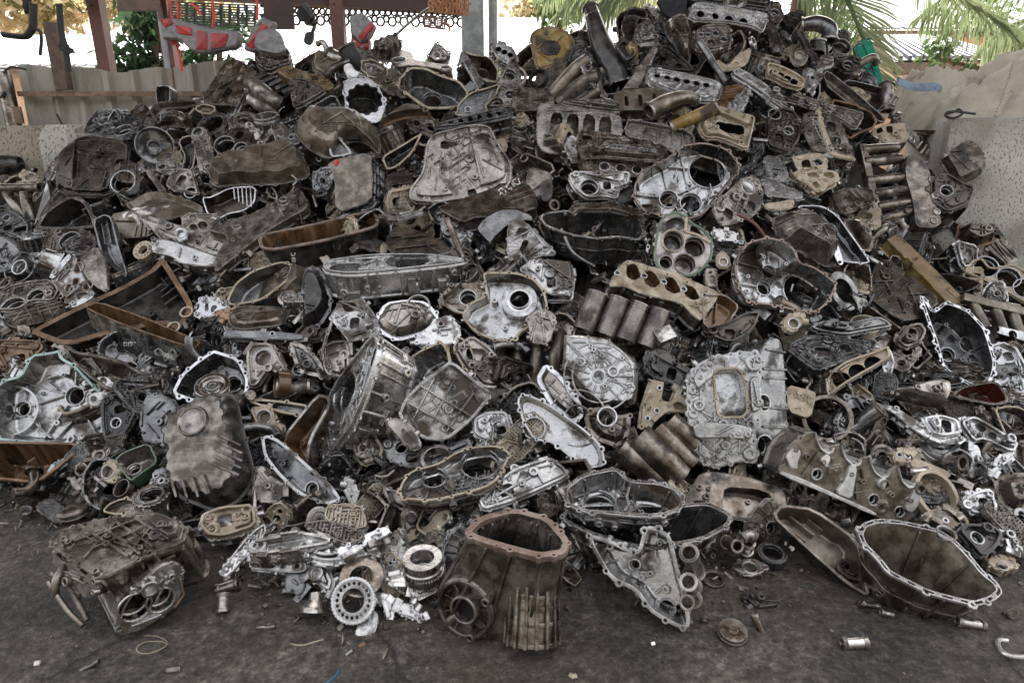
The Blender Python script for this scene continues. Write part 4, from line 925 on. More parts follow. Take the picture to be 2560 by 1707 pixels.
g=WP(2230,80,9.5); tree('thin branch of small leaves hanging before the porch roof',(g.x+1.2,9.5,0),3.2,[((g.x-.35,9.5,2.35),(.3,.3,.42),1),((g.x-.05,9.4,2.0),(.12,.2,.25),.5),((g.x+.1,9.5,2.75),(.5,.3,.3),1)],130,.15,.035,'leaf_mid',8,'tree')
g=WP(1960,60,10); tree('green bush behind the drooping palm frond',(g.x,10,0),2,[((g.x-.3,10,2.6),(.55,.4,.6),1),((g.x-.1,10,2.0),(.5,.4,.4),.6)],420,.16,.03,'leaf_mid',9,'bush','leafy_bush')
def frond(par,pts,ln,n,rg,droop=1.,side=1.,w_=.0075):
    p=[Vector(q) for q in smooth3([tuple(q) for q in pts],8)]; kid('frond',frond_mesh(p,ln,int(n*1.15),rg,droop,w_),'leaf_palm',par)
def frond_mesh(p,ln,n,rg,droop,w_):
    m=MB().tube(p,[.022*(1-.8*i/len(p))+.004 for i in range(len(p))],6)
    for k in range(n):
        f=(k+1)/(n+1)*(len(p)-1); i=int(f); a_=p[i].lerp(p[min(i+1,len(p)-1)],f-i); t=(p[min(i+1,len(p)-1)]-p[i]).normalized()
        s_=t.cross(Vector((0,1,.3))).normalized(); l=ln*(.55+.45*math.sin(3.14*min(1,.15+k/n)))*rg.uniform(.85,1.1)
        for q in (-1,1):
            d=(s_*q*rg.uniform(.5,.8)+t*.55+Vector((0,rg.uniform(-.2,.2),-droop*rg.uniform(.5,1.)))).normalized(); e=a_+d*l*.6; e2=e+(d+Vector((0,0,-.6*droop))).normalized()*l*.4; u=d.cross(Vector((0,1,0))).normalized()*w_
            m.add([a_-u*.6,a_+u*.6,e+u,e-u,e2],[(0,1,2,3),(3,2,4)])
    return m
rg=random.Random(11)
pm=root('coconut_palm','coconut palm with a long frond drooping behind the green plate','palm',(3.0,7.2,0))
kid('trunk',MB().tube([(2.75,7.4,0),(2.8,7.35,2),(2.95,7.3,5)],[.13,.11,.09],12),'bark',pm)
for q,ln,n,dr in (([(1840,-60,6.8),(1930,-20,6.5),(1975,70,6.2),(2022,180,5.9)],.55,60,.35),([(1840,-60,7.2),(1890,-10,7.2),(1905,60,7.2),(1880,120,7.2)],.5,40,.6)):
    frond(pm,[WP(*v) for v in q],ln,n,rg,dr)
pm=root('coconut_palm','coconut palm with hanging fronds above the dirty sacks','palm',(6.3,8.2,0))
kid('trunk',MB().tube([(6.6,8.4,0),(6.5,8.3,2),(6.3,8.2,5)],[.15,.12,.1],12),'bark',pm)
for q,ln,n,dr in (([(2420,-60,8),(2300,-40,7.9),(2190,-15,7.8),(2120,30,7.8)],.62,60,1.5),([(2100,-60,7.7),(2200,-10,7.6),(2300,55,7.4),(2352,105,7.3)],.5,60,1.1),([(2480,40,8.2),(2380,40,8.2),(2300,70,8.2),(2260,110,8.2)],.5,50,1.4)):
    frond(pm,[WP(*v) for v in q],ln,n,rg,dr)
pm=root('coconut_palm','yellowish palm drooping behind the tall funnel casting','palm',(1.5,7.6,0))
kid('trunk',MB().tube([(2.1,7.7,0),(2.05,7.65,2),(1.9,7.6,5)],[.12,.1,.08],12),'bark',pm)
for q,ln,n,dr in (([(1500,-80,7.6),(1430,-60,7.5),(1340,-30,7.5),(1290,20,7.5)],.5,54,1.6),([(1520,-70,7.4),(1450,-30,7.4),(1390,0,7.4),(1350,50,7.4)],.45,50,1.6),([(1540,-90,7.8),(1420,-100,7.8),(1330,-60,7.8),(1250,-20,7.8)],.5,50,1.5)):
    frond(pm,[WP(*v) for v in q],ln,n,rg,dr)
# sacks on the wall
def sack(name,label,cat,x0,x1,y0,y1,z0,hts,seed,mt='sacking',fold=.05):
    rg=random.Random(seed); nx,ny=110,44; ph=[rg.uniform(0,6) for _ in range(6)]; m=MB(); vs=[]
    for j in range(ny+1):
        for i in range(nx+1):
            u,v=i/nx,j/ny; k=u*(len(hts)-1); a_=int(min(k,len(hts)-2)); hh=hts[a_]+(hts[a_+1]-hts[a_])*(k-a_)
            e=(1-(2*u-1) ** 6)*min(1,1.6*math.sin(math.pi*min(1,v*1.0)) ** .55)
            f=fold*(abs(math.sin(u*9+v*6+ph[0]))+.7*abs(math.sin(u*4-v*13+ph[1]))+.6*abs(math.sin(u*23+v*7+ph[2])*math.sin(v*9+ph[3]))+.35*abs(math.sin(u*41-v*17+2*math.sin(v*7+ph[4])))-1.1)
            vs.append((x0+(x1-x0)*u,y0+(y1-y0)*v+f*.5,z0+max(0,hh*e+f*e)))
    fs=[(j*(nx+1)+i,j*(nx+1)+i+1,(j+1)*(nx+1)+i+1,(j+1)*(nx+1)+i) for j in range(ny) for i in range(nx)]
    m.add(vs,fs); vs2=[(x,y,z0-.01) for x,y,z in vs]; o=len(m.v); m.v+=vs2
    m.f.append(tuple(o+i for i in (0,nx,(ny+1)*(nx+1)-1,ny*(nx+1))))
    return solo(name,m,mt,label,cat)
sack('bulk_sack','large dirty woven sack slumped on the pale wall','sack',3.05,5.4,4.45,5.4,1.5,[.12,.36,.42,.40,.50,.55,.50,.4],1,fold=.075)
sx=MB()
for k in range(18):q=WP(2292+k*3.3-(k*k)*.05,262-k*7.2,4.40+k*.006); sx.box(q,(.016,0,.008),(0,.006,0),(-.004,0,.008))
skk=bpy.data.objects['bulk_sack']; o=bpy.data.objects.new('stitched_seam',sx.mesh('stitched_seam','sacking')); COL.objects.link(o); o.parent=skk
sack('flat_sack','flattened pale sack spread beside the large dirty sack','sack',2.8,3.75,4.55,5.3,1.42,[.22,.24,.20,.17,.14,.1],2,fold=.06)
sack('crumpled_sack','crumpled brown sack between the flat sack and the porch','sack',2.85,3.5,5.1,5.6,1.5,[.16,.3,.28,.26,.2],5,fold=.05)
m=MB(); p=[WP(x,y,4.62) for x,y in ((2062,185),(2078,193),(2100,200),(2125,201),(2150,200),(2160,206))]
solo('denim_strip',m.tube(smooth3([tuple(v) for v in p]),.035,8,True,.35),'denim','faded blue denim strip lying on the flattened sack','cloth')
solo('cord',MB().tube(smooth3([tuple(WP(x,y,4.34)) for x,y in ((2285,268),(2175,262),(2190,258),(2202,252),(2210,262),(2190,272),(2172,266),(2185,256),(2240,262))][1:]),.008,6),'rubber','coiled black cord draped over the top edge of the pale wall','cord')
# ------------------------------------------------------------------ the castings, traced one by one: along the front of the heap
UP=(0,.87,.49); FR=(0,.2,.98); SL=(0,.6,.8)
tile(0,3)
h=PR('gearbox_case','gearbox case','brown gearbox casing with grey twin bore end face','435,285 540,165 760,100 1000,45 1480,30 1700,110 1690,260 1450,330 1300,420 930,610 700,470',.23,(-.10,.74,.66),ht=.27,m='cast_brown',fm='cast_brown',ribs='740,130 1190,420;880,95 1300,400;1020,65 1420,330;1220,50 1560,260',bosses='650,290,30 1000,310,30 1310,345,24 900,560,34 1240,60,18',ribh=.016,auto=False,greeb=8,sr=16,sb=9,taper=.94,seed=3,steps=(('1330,60 1500,50 1680,130 1660,240 1560,260',.03),))
g=PR('x','x','x','1075,1135 1105,1010 1140,880 1290,650 1490,475 1640,465 1690,560 1655,800 1500,960 1290,1080',.38,(.66,-.24,.71),ht=.12,bores='1240,870,128 1475,805,112',bosses='1570,570,32 1220,690,22 1340,640,22',m='alu_dirty',fm='alu',sr=16,sb=8,greeb=7,seed=4,hubm='steel',taper=1.05,ribs='1420,830 1560,520;1200,1040 1480,930')
g2=PR('x','x','x','470,330 700,480 910,620 900,740 780,790 660,700 560,620 480,470',.12,(-.45,.05,.89),ht=.17,m='cast_brown',fm='alu_dirty',greeb=4,bosses='905,625,34 900,720,26',seed=5,ear=0)
g3=TB('x','x','x',['590,490,.0,30 540,620,.01,42 500,770,.0,34','470,560,.0,28 640,700,.0,30 800,990,.0,28','440,640,.0,26 620,900,.0,26 760,1040,.0,24'],ht=.12,m='cast_brown',ends=False,part='side_tube')
g.part('gasket_scrap',MB().tube([g.uv(q)+(.002,) for q in px('1650,605 1665,680 1685,750 1650,800 1600,870')],.004,6),'rust'); merge(h,g,g2,g3)
PR('valve_casting','valve body','golden valve body with scalloped rim by the casing','1835,140 1865,30 2050,-40 2350,-60 2370,150 2060,250 1920,235',.05,(.1,.6,.79),ht=.12,m='alu',fm='gasket_tan',greeb=40,ear=.012,bolt=.03,seed=5)
h=hero('valve_plate','valve plate','slanting fluted valve plate leaning beside the golden body','2000,560 2240,255 2350,150 2440,100 2440,200 2090,610',(.35,.55,.76),ht=.12); valve_body(h,h.out,'alu','alu_light',.025,6,.011)
tile(1,3)
h=OP('bell_housing','bell housing','brown transmission bell standing with copper gasket rim','1895,184 2046,36 2366,-44 2686,36 2886,256 2846,375 2607,415 2326,344 2027,256',(-.05,.90,.42),ht=.33,d=.33,s=1.36,mid=1.13,sh=(-.085,-.03),m='cast_brown',im='alu_dirty',fm='gasket_copper',fw=.020,bolt=.05,ext=8,seed=4,web=22,lip=.02,base=.022,bores='2250,300,120')
p,dl=on_skin(h,px('1950,850')[0],0,True); t_=dl.orthogonal().normalized(); s_=dl.cross(t_); b=MB()
for r,z in ((300,.022),(285,.030)):b.lathe([(r*h.pm,-.03),(r*h.pm,z),((r-26)*h.pm,z),((r-34)*h.pm,-.01)],p,dl,40)
for k in range(9):
    a=.35+k*.7; u=t_*math.cos(a)+s_*math.sin(a); b.bar(p+u*150*h.pm-dl*.01,p+u*270*h.pm-dl*.01,dl,.008,.024,.6)
h.part('ribbed_recess',b,'cast_brown')
o=h.part('bearing_seat',MB().lathe([(150*h.pm,-.03),(138*h.pm,.034),(120*h.pm,.036),(112*h.pm,.004)],p,dl,34),'alu_dirty'); h.part('bore',MB().cyl(p+dl*.003,dl,114*h.pm,.002,seg=30),'hole_dark',o)  # no hole is cut: a near-black disc paints the bore's inner shade
for q,r in (('2030,1080',42),('2170,760',44),('1760,1010',34)):
    v=on_skin(h,px(q)[0],-.004,True)
    if v:h.part('bolt_boss',MB().boss(v[0],v[1],r*h.pm,r*.5*h.pm,.05),'cast_brown')
g=TB('x','x','x',['2500,440,-.02,150 2530,580,.0,205 2545,760,.0,220 2540,1000,.0,228 2525,1190,.0,236'],ht=.14,lift=-.015,m='cast_brown',n=(.1,.15,.98),ends=False,part='ribbed_column')
pts_=[g.uv(v) for v in px('2520,470 2548,640 2558,760 2556,860 2550,1000 2535,1190')]; b=MB()
for k,r in ((1,220),(2,228),(3,232),(4,238),(5,246)):b.ring(pts_[k]+(0,),(.02,1,0),r*g.pm,(r-22)*g.pm,.012,36)
for k in range(8):
    a=.35+k*.4; c_,w_=math.cos(a),math.sin(a); b.bar((pts_[1][0]+c_*212*g.pm,pts_[1][1],w_*212*g.pm),(pts_[5][0]+c_*238*g.pm,pts_[5][1],w_*238*g.pm),(c_,0,w_),.009,.010)
g.part('strap_rib',b,'cast_brown'); merge(h,g)
h=ring('clutch_ring','clutch plate','pale perforated clutch ring propped against a steel disc','890,810',205,105,.014,(-.08,.30,.95),ht=.09,m='alu_light',holes=20)
h.part('tooth_ring',MB().plate([gear_loop((0,0),207*h.pm*.985,40,.002)],[circ((0,0),180*h.pm,40)],.001,-.01),'mach')
h=ring('steel_disc','disc','smooth bronze steel disc behind the perforated clutch ring','968,590',198,108,.006,(.1,.72,.68),ht=.12,m='steel'); h.parts[0].data.materials[0]=MATS['cast_brown']
PR('angle_bracket','bracket','bare aluminium bracket lying under the clutch ring','945,1030 970,910 1100,895 1105,1060 1030,1155 915,1130 925,1080',.03,(.1,.62,.77),ht=.02,m='alu_light',greeb=1,ear=0,sr=2,sb=0)
TB('bell_stub','stub','small bell shaped stub cap on the floor',['545,730,.0,48 545,800,.0,62 525,880,.0,110 520,915,.0,120'],ht=.06,m='alu_dirty',ends=False)
h=hero('valve_casting','valve body','long silver valve body above the black perforated plate','-60,300 30,250 300,205 480,195 700,245 690,310 380,365 120,405 -60,400',(0,.72,.69),ht=.19); prism(h,h.out,.035,'alu','alu',bores=B(h,'215,350,30 440,310,30'),sb=16,sr=14,greeb=26,seed=8,ear=.006)
h=hero('valve_plate','valve plate','straight ground valve plate bridging the valve bodies','730,340 980,215 1195,125 1240,190 1000,300 790,410',(.05,.62,.78),ht=.2); prism(h,h.out,.04,'alu','mach',greeb=4,sb=8,sr=8,seed=9,ear=0,bosses=B(h,'855,315,22'))
h=hero('separator_plate','valve plate','black plate with drilled grey edge under valve bodies','-60,440 0,430 290,450 450,465 450,535 290,545 -60,505',(0,.45,.89),ht=.12); prism(h,h.out,.06,'alu','alu',bores=B(h,'40,470,18 160,480,24 250,490,24 375,492,24'),greeb=2,sb=3,sr=4,ear=0,seed=4)
h=hero('valve_casting','valve body','fluted valve body with a row of short spools','490,370 560,350 820,380 1060,375 1100,410 900,450 640,480 500,440',(0,.6,.8),ht=.14); prism(h,h.out,.035,'alu','alu',greeb=22,sb=18,sr=26,seed=12,ear=.005)
h=hero('drilled_block','valve block','upright silver block with a cluster of drilled holes','1120,280 1200,220 1320,215 1345,300 1320,540 1165,580 1140,430',(-.12,.25,.96),ht=.13); prism(h,h.out,.06,'alu','alu',bores=B(h,'1172,440,16 1205,405,14 1240,410,14 1272,385,14 1190,480,15 1235,465,15 1265,435,14 1225,355,14'),greeb=5,sr=12,ear=0,seed=3)
ring('clutch_drum','drum','polished short clutch drum lying beside the drilled block','1525,410',185,110,.06,(0,.93,.36),ht=.15,m='steel',g=.004)
GR('ring_gear','gear','polished toothed gear pinned beneath the clutch drum','1545,530',165,80,44,.03,(0,.93,.36),ht=.1)
h=hero('valve_plate','valve plate','tan labyrinth plate propped behind the silver valve body','620,30 660,-80 960,-70 1000,20 1020,130 870,160 700,110',(0,.55,.83),ht=.24); valve_body(h,h.out,'alu_dirty','gasket_tan',.02,14,.013,.0035)
h=hero('valve_plate','valve plate','dark labyrinth plate sloping below the tan labyrinth plate','420,100 640,60 860,130 1010,190 960,250 830,290 600,200',(-.1,.78,.62),ht=.22); valve_body(h,h.out,'alu_dark','alu_dirty',.02,15,.013,.0035)
PR('bearing_bridge','bearing cap','dark twin bearing cap under the black drilled plate','275,590 330,560 410,570 445,660 410,750 360,755 340,680 300,750 270,700',.05,(0,.4,.92),ht=.05,m='alu_dark',greeb=2,ear=0)
PR('linkage_lever','arm','oily grey linkage arm lying below the fluted valve body','430,540 520,480 620,500 680,560 720,640 690,740 620,700 520,620',.04,(-.2,.6,.77),ht=.08,m='alu',bores='515,490,32 600,500,30',greeb=8)
PR('pump_casting','pump','shiny finned pump body under the standing bell','1290,860 1340,830 1470,880 1560,960 1560,1020 1440,960 1330,930',.05,(.2,.5,.84),ht=.03,m='alu',sr=20,greeb=6)
PR('pivot_lever','arm','short steel arm with a hollow boss by the gear','1220,600 1280,570 1620,590 1640,650 1480,670 1250,660',.05,(0,.6,.8),ht=.06,m='steel',bores='1590,610,38',greeb=3)
PR('hook_lever','lever','bright forked lever beside the perforated clutch ring','1130,760 1250,800 1240,900 1200,905 1190,850 1140,840',.04,(0,.5,.86),ht=.04,m='steel',greeb=1,ear=0)
PR('rocker_cover','cover','rounded steel cap resting against the standing bell','1400,720 1440,670 1590,660 1590,740 1480,770',.06,(0,.6,.8),ht=.05,m='steel',greeb=2,ear=0)
tile(2,3)
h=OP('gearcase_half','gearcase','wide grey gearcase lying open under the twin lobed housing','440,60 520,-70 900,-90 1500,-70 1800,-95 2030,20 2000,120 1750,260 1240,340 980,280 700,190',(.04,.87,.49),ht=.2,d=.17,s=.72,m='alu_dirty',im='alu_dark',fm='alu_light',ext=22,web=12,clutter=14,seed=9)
h=OP('gearcase_half','gearcase','triangular silver gearcase half standing on one corner','1215,130 1300,125 1450,200 1510,420 1560,640 1615,830 1640,1040 1580,1085 1400,1000 1260,910 1130,720 900,620 730,330 690,190 950,270 1150,380',(-.30,.22,.93),ht=.14,d=.11,s=.86,fw=.012,m='alu',im='alu',fm='alu_light',bores='1420,880,75 1560,900,65 1130,480,45',ext=20,web=16,clutter=16,seed=10,lift=.03)
TB('servo_bore','servo housing','grey ribbed servo housing beside the triangular gearcase',['1590,380,.05,75 1680,470,-.02,80 1720,560,-.06,85','1600,640,.03,70 1690,690,-.04,75','1590,820,.03,60 1690,800,-.03,70'],ht=.16,m='alu',lift=.02)
PR('pipe_flange','flange','oval two bolt flange lying on the dark floor','2010,490 2100,430 2230,425 2345,480 2320,540 2170,590',.03,UP,ht=.03,m='alu_dirty',fm='alu',bores='2185,505,58',ear=.012,bolt=.28,greeb=0,sr=2,sb=0)
ring('bearing_retainer','retainer','rusty brown hollow retainer near the silver gearcase','1850,600',105,70,.04,UP,ht=.02,m='cast_brown',g=.004)
ring('pump_cover','pump cover','round brown pump cover lying alone on the floor','2030,1075',130,0,.04,UP,ht=.035,m='cast_brown',lathe=[(.001,.12),(.3,.12),(.34,.04),(.7,.02),(.98,-.02),(1.,-.3),(1.05,-.32),(1.05,-.42),(.001,-.42)])
TB('shift_rod','rod','ribbed steel pin lying beside the round pump cover',['2230,960,.0,36 2260,1030,.0,36 2310,1150,.0,36'],ht=.012,m='cast_brown',part='rod')
PR('angle_bracket','bracket','small black angle bracket on the oily floor','2140,760 2180,720 2260,800 2380,790 2390,840 2230,855',.03,UP,ht=.02,m='black_oil',greeb=3,ear=0)
TB('bearing_sleeve','sleeve','small steel sleeve standing behind the oval flange',['2150,290,.02,55 2165,350,-.02,58'],ht=.07,m='steel',part='sleeve')
TB('bearing_sleeve','sleeve','greasy bored sleeve tipped toward the oval flange',['2020,310,.05,52 1990,270,-.03,55'],ht=.08,m='cast_brown',part='sleeve')
TB('pipe_union','pipe','dirty bent pipe union among parts by the pan',['2120,230,.02,40 2160,210,.02,46 2200,230,.02,46'],ht=.13,m='alu_dirty')
tile(2,2)
h=OP('gearcase_half','gearcase','silver twin lobed housing open upward with turned bore','470,1340 640,1210 960,1145 1080,1265 1340,1280 1520,1340 1595,1440 1560,1535 1400,1600 1150,1610 900,1580 640,1565 480,1480',(0,.80,.60),ht=.30,d=.09,s=.9,m='alu',im='alu',fm='alu_light',bores='1255,1490,135 800,1500,150',ext=18,web=10,nrib=9,clutter=12,seed=11,bolt=.045)
b=MB()
pts=[h.uv(q) for q in px('1085,1290 1060,1380 1080,1440 1040,1510')]
for a,c in zip(pts,pts[1:]):b.bar((a[0],a[1],-.09),(c[0],c[1],-.09),(0,0,1),.008,.07)
h.part('dividing_wall',b,'alu')
tile(3,3)
h=OP('bell_housing','bell housing','large bell housing lying open with pale slotted rim','820,190 860,100 1000,55 1200,70 1400,110 1560,150 1720,250 1850,380 2000,560 2110,640 2160,740 2080,810 1920,860 1740,820 1480,750 1300,660 1100,560 1000,430 870,300',(.10,.80,.59),ht=.17,d=.19,s=.66,sh=(.0,-.02),fw=.017,th=.007,m='cast_brown',im='dusty',fm='mach',slots=22,ear=.012,bolt=.09,ext=12,seed=12,web=6,clutter=5,bores='1560,640,85')
h.part('rim_lobe',MB().ring(h.uv(px('1640,190')[0])+(-.012,),(0,0,1),95*h.pm,76*h.pm,.013,26),'mach')
h=OP('oil_pan','oil pan','ribbed oil pan leaning against the slotted rim housing','30,30 120,-75 420,-40 830,250 905,560 940,790 700,640 330,310',(-.12,.55,.83),ht=.11,d=.10,s=.9,m='alu_dark',im='dusty',fm='cast_brown',fw=.010,ear=0,corr=(7,.004),ribs='100,120 330,300;170,60 400,240;250,20 480,200',seed=3)
for i,(lab,a,r,m_) in enumerate((('steel piston pin lying alone near the photo corner','705,1205,.0,52 790,1200,.0,52 880,1195,.0,56',52,'steel'),('grey stepped pin lying beneath the slotted rim housing','1760,1005,.0,42 1880,1030,.0,46 1960,1040,.0,46',44,'steel'),('dark headed bolt on the floor beside the leaning pan','870,835,.0,36 890,845,.0,22 1000,860,.0,20',30,'alu_dark'),('small pale spacer under the edge of the slotted housing','1060,920,.0,28 1120,935,.0,30',28,'steel'))):
    TB('steel_pin','pin',lab,[a],ht=.016,m=m_,part='rod')
b=MB(); h=H('hook_ring','ring','broken pale ring lying at the corner of the floor',None,UP,P=CO+ray(*px('2230,1250')[0])*((CAMZ-.008)/-ray(*px('2230,1250')[0]).z),N=(0,0,1))
h.part('ring_wire',b.tube(smooth3([h.uv(q)+(0,) for q in px('2200,1180 2120,1175 2110,1220 2150,1280 2230,1320 2350,1330')]),.008,8),'alu_light')
PR('shell_scrap','scrap','curled rusty scrap lying past the slotted rim housing','2180,900 2230,880 2310,900 2290,960 2230,965',.02,UP,ht=.02,m='cast_brown',greeb=0,ear=0,sr=1,sb=0)
PR('knuckle_block','block','tan jointed steel block behind the slotted rim housing','2010,450 2060,400 2200,420 2300,470 2280,500 2120,530',.05,UP,ht=.04,m='gasket_tan',bores='2150,500,32',greeb=5)
PR('pump_casting','pump','dark oily pump body with a round mouth','1730,180 1800,110 2050,130 2140,210 2090,330 1950,430 1860,330',.08,(0,.6,.8),ht=.1,m='black_oil',bores='1920,235,48',greeb=8)
PR('valve_block','valve block','bright drilled aluminium block beside the dark pump body','2150,210 2200,170 2230,220 2320,330 2310,380 2200,380',.06,(0,.6,.8),ht=.07,m='alu_light',greeb=12)
PR('drilled_plate','plate','bronze drilled plate behind the slotted rim housing','1420,30 1540,-30 1640,-40 1770,90 1720,160 1560,120',.02,(0,.6,.8),ht=.12,m='cast_brown',bores='1630,75,14 1520,80,12',greeb=3)
GR('ring_gear','gear','dark toothed ring lying beside the leaning oil pan','40,370',120,90,40,.04,UP,ht=.05,m='alu_dark')
GR('ring_gear','gear','brown toothed ring between the pan and slotted housing','770,520',115,60,36,.03,UP,ht=.03,m='cast_brown')
# ------------------------------------------------------------------ second row up
tile(0,2)
h=OP('bell_housing','bell housing','pale bell housing with aqua gasket at the heap edge','-60,430 40,345 190,310 280,120 470,95 545,75 570,150 680,205 900,440 985,490 955,700 940,900 850,960 300,930 -60,900',(.06,.22,.97),lift=.06,d=.10,s=.9,m='alu',im='alu',fm='gasket_aqua',fw=.011,bores='220,620,66 700,500,82 885,520,74',nrib=5,web=8,clutter=9,ext=10,seed=21,bolt=.06)
h.part('bearing_wall',MB().ring(h.uv(px('150,640')[0],-.1)+(-.099,),(0,0,1),235*h.pm,215*h.pm,.03,40),'alu_light')
OP('oil_pan','oil pan','amber stained oil pan with rusty rim lying open','-90,905 0,912 800,925 560,1130 330,1295 0,1262 -90,1262',(.02,.72,.69),lift=.05,d=.14,s=.84,m='black_oil',im='amber',fm='rust',fw=.010,ear=0,corr=(19,.005),ext=16,seed=2,ribs='60,1150 250,1100;300,1180 520,1030')
h=OP('filter_cup','housing','small casting with green sealed rim below black pan','1045,1085 1120,1015 1370,920 1455,1100 1300,1205 1190,1285',(.05,.7,.71),lift=.05,d=.08,s=.8,m='gasket_green',im='alu_dirty',fm='gasket_green',fw=.006,ear=0,bores='1240,1180,55',seed=5)
h=CV('oil_pan','oil pan','large black oil pan standing upended, dusty worn bottom','1500,800 1600,640 1870,480 2170,465 2230,780 2330,1130 2345,1260 2200,1470 1980,1575 1600,1420 1530,1200 1560,1040 1500,900',(-.06,.36,.93),lift=.10,levels=((.012,.02),(.02,.06),(.045,.085)),m='black_oil',capm='cast_brown',fm='black_oil',fw=.010,corr=(20,.005),ear=.009,bolt=.06,ribh=.02,greeb=0,ribs='2000,850 2230,960;1990,915 2240,1030;1980,985 2240,1100;1965,1050 2230,1165;1950,1115 2210,1230;1600,1280 1640,1430;1690,1270 1740,1440;1780,1250 1840,1430;1870,1215 1940,1400',seed=6)
b=MB()
p=on_skin(h,px('1770,730')[0])
if p:h.part('drain_recess',MB().lathe([(.062,0),(.055,.012),(.048,.004),(.001,.003)],p,(0,0,1),26),'alu_dirty')
OP('baffle_pan','pan','bronze narrow scoop pan below the chalked pan','560,10 720,95 860,110 1100,160 1280,260 1490,385 1320,420 1150,470 970,430 830,320 640,170',(.1,.74,.66),lift=.07,d=.09,s=.7,m='alu_dirty',im='cast_brown',fm='alu_dirty',fw=.012,ear=0,ext=9,corr=(6,.004),seed=7)
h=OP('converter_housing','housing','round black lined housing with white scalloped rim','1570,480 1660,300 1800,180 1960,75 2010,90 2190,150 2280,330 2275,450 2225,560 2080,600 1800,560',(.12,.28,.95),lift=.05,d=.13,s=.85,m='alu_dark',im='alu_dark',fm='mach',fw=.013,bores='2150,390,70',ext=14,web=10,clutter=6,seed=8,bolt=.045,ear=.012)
h2=ring('bearing_drum','drum','steel bearing drum sitting inside the black lined housing','1945,395',150,0,.06,(.05,.72,.69),lift=.11,m='steel',lathe=[(1.,-.5),(1.,-.1),(.97,0),(.72,0),(.68,-.25),(.4,-.25),(.36,-.05),(.2,-.05),(.18,-.4),(.001,-.4)])
PR('end_cover','cover','flat dark cover standing behind the upended black pan','1310,560 1370,460 1600,540 1620,900 1480,930 1290,900',.04,(-.1,.3,.95),lift=-.02,m='alu_dark',greeb=5,seed=4)
PR('pump_casting','pump','greasy black pump casting between bell housing and pan','950,500 1100,470 1250,490 1270,640 1200,800 1130,870 960,900 940,700',.12,(0,.25,.97),lift=0,m='black_oil',bores='1065,745,38',greeb=14,seed=3)
GR('clutch_gear','gear','bright notched gear ring in front of the black pan','1390,1400',150,95,22,.03,(0,.86,.5),lift=.04,m='steel')
ring('clutch_hub','disc','rusty brown stacked disc lying near the floor edge','650,1510',150,0,.04,(.0,.92,.38),ht=.06,m='cast_brown',lathe=[(.001,.03),(.3,.03),(.35,.0),(.85,.0),(.9,-.06),(1.,-.06),(1.,-.2),(.85,-.22),(.85,-.32),(1.05,-.34),(1.05,-.45),(.001,-.45)])
PR('pipe_flange','flange','tan bored flange bracket under the green rimmed casting','915,1160 990,1105 1060,1150 1090,1260 1010,1300 920,1260',.03,(-.1,.3,.95),lift=.02,m='gasket_tan',bores='990,1190,55',greeb=2)
OP('thermostat_cover','cover','small tan lobed cover lying by the brown gearbox casing','930,1560 1000,1480 1130,1430 1245,1450 1235,1550 1080,1590',(.05,.6,.8),lift=.03,d=.03,m='cast_brown',fm='gasket_tan',fw=.006,seed=6,ribs='1000,1540 1200,1460')
ring('bent_band','band','thin bent metal band below the green rimmed casting','1110,1340',85,78,.03,(-.3,.5,.8),lift=.02,m='alu_dirty')
PR('gearbox_cover','cover','amber varnished cover corner at the photo border','-60,-20 380,-10 430,60 280,200 60,330 -60,340',.08,(.1,.35,.93),lift=0,m='amber',greeb=8,seed=2)
DR('steel_cup','cap','bright cap lying at the floor edge near amber pan','225,1545',60,.05,(.3,.8,.5),ht=.05,m='steel',im='alu')
PR('mount_bracket','bracket','dark two hole bracket peeking from the black pan','1400,1210 1500,1190 1560,1260 1500,1310 1420,1290',.03,(-.1,.6,.8),lift=.06,m='alu_dark',bores='1435,1225,18 1485,1275,18',greeb=0)
for i,(lab,c) in enumerate((('curved brown clamp half beside the green rimmed casting','900,1060'),('greasy claw lever between amber pan and green casting','760,1330'))):
    x,y=[float(v) for v in c.split(',')]
    PR('clamp_half','clamp',lab,f'{x-90},{y-10} {x-40},{y-60} {x+40},{y-50} {x+90},{y+20} {x+50},{y+60} {x},{y+10} {x-50},{y+40}',.05,(.1,.6,.79),lift=0,m='cast_brown',greeb=3,seed=i,ear=0)
tile(1,2)
h=PR('bell_housing','bell housing','bright bell housing balanced on edge showing an oval mouth','465,1110 560,850 640,640 750,400 900,200 1050,0 1130,-65 1170,60 1100,300 1010,560 900,800 780,950 660,1150 540,1230',.2,(-.74,.30,.60),lift=.10,m='alu',fm='alu_light',bores='815,465,195',sr=20,sb=20,greeb=14,seed=23,ear=.013,hubm='alu_light',taper=.86)
h=hero('gearbox_case','gearbox case','silver gearbox case with cross ribbed belly','1300,690 1370,520 1500,390 1640,290 1790,170 2050,390 2170,480 1980,720 1740,910 1520,890',(.12,.12,.98),lift=.10)
prism(h,h.out,.26,'alu','alu',ribh=.034,auto=False,ribs=[h.uv(px(a)[0])+h.uv(px(c)[0]) for a,c in (('1500,400','1980,690'),('1400,560','1840,810'),('1600,760','1830,330'),('1740,830','1990,480'),('1450,700','1640,330'))],bosses=B(h,'1455,670,22 1650,725,22 1740,790,40 1770,620,42 1815,595,20'),greeb=9,sr=18,sb=14,seed=24,bolt=.05); h.part('raised_rim',MB().plate([h.out],[offs(h.out,-.012)],.034,.001),'alu')
h=OP('gearbox_case','gearbox case','open silver case wall rising behind the ribbed belly','1340,410 1360,240 1460,100 1700,-10 1760,60 1790,200 1680,330 1400,480',(-.45,.45,.77),lift=.08,d=.12,s=.9,m='alu',fm='gasket_tan',im='alu',fw=.010,bores='1640,110,60 1500,340,70',web=8,clutter=5,seed=25)
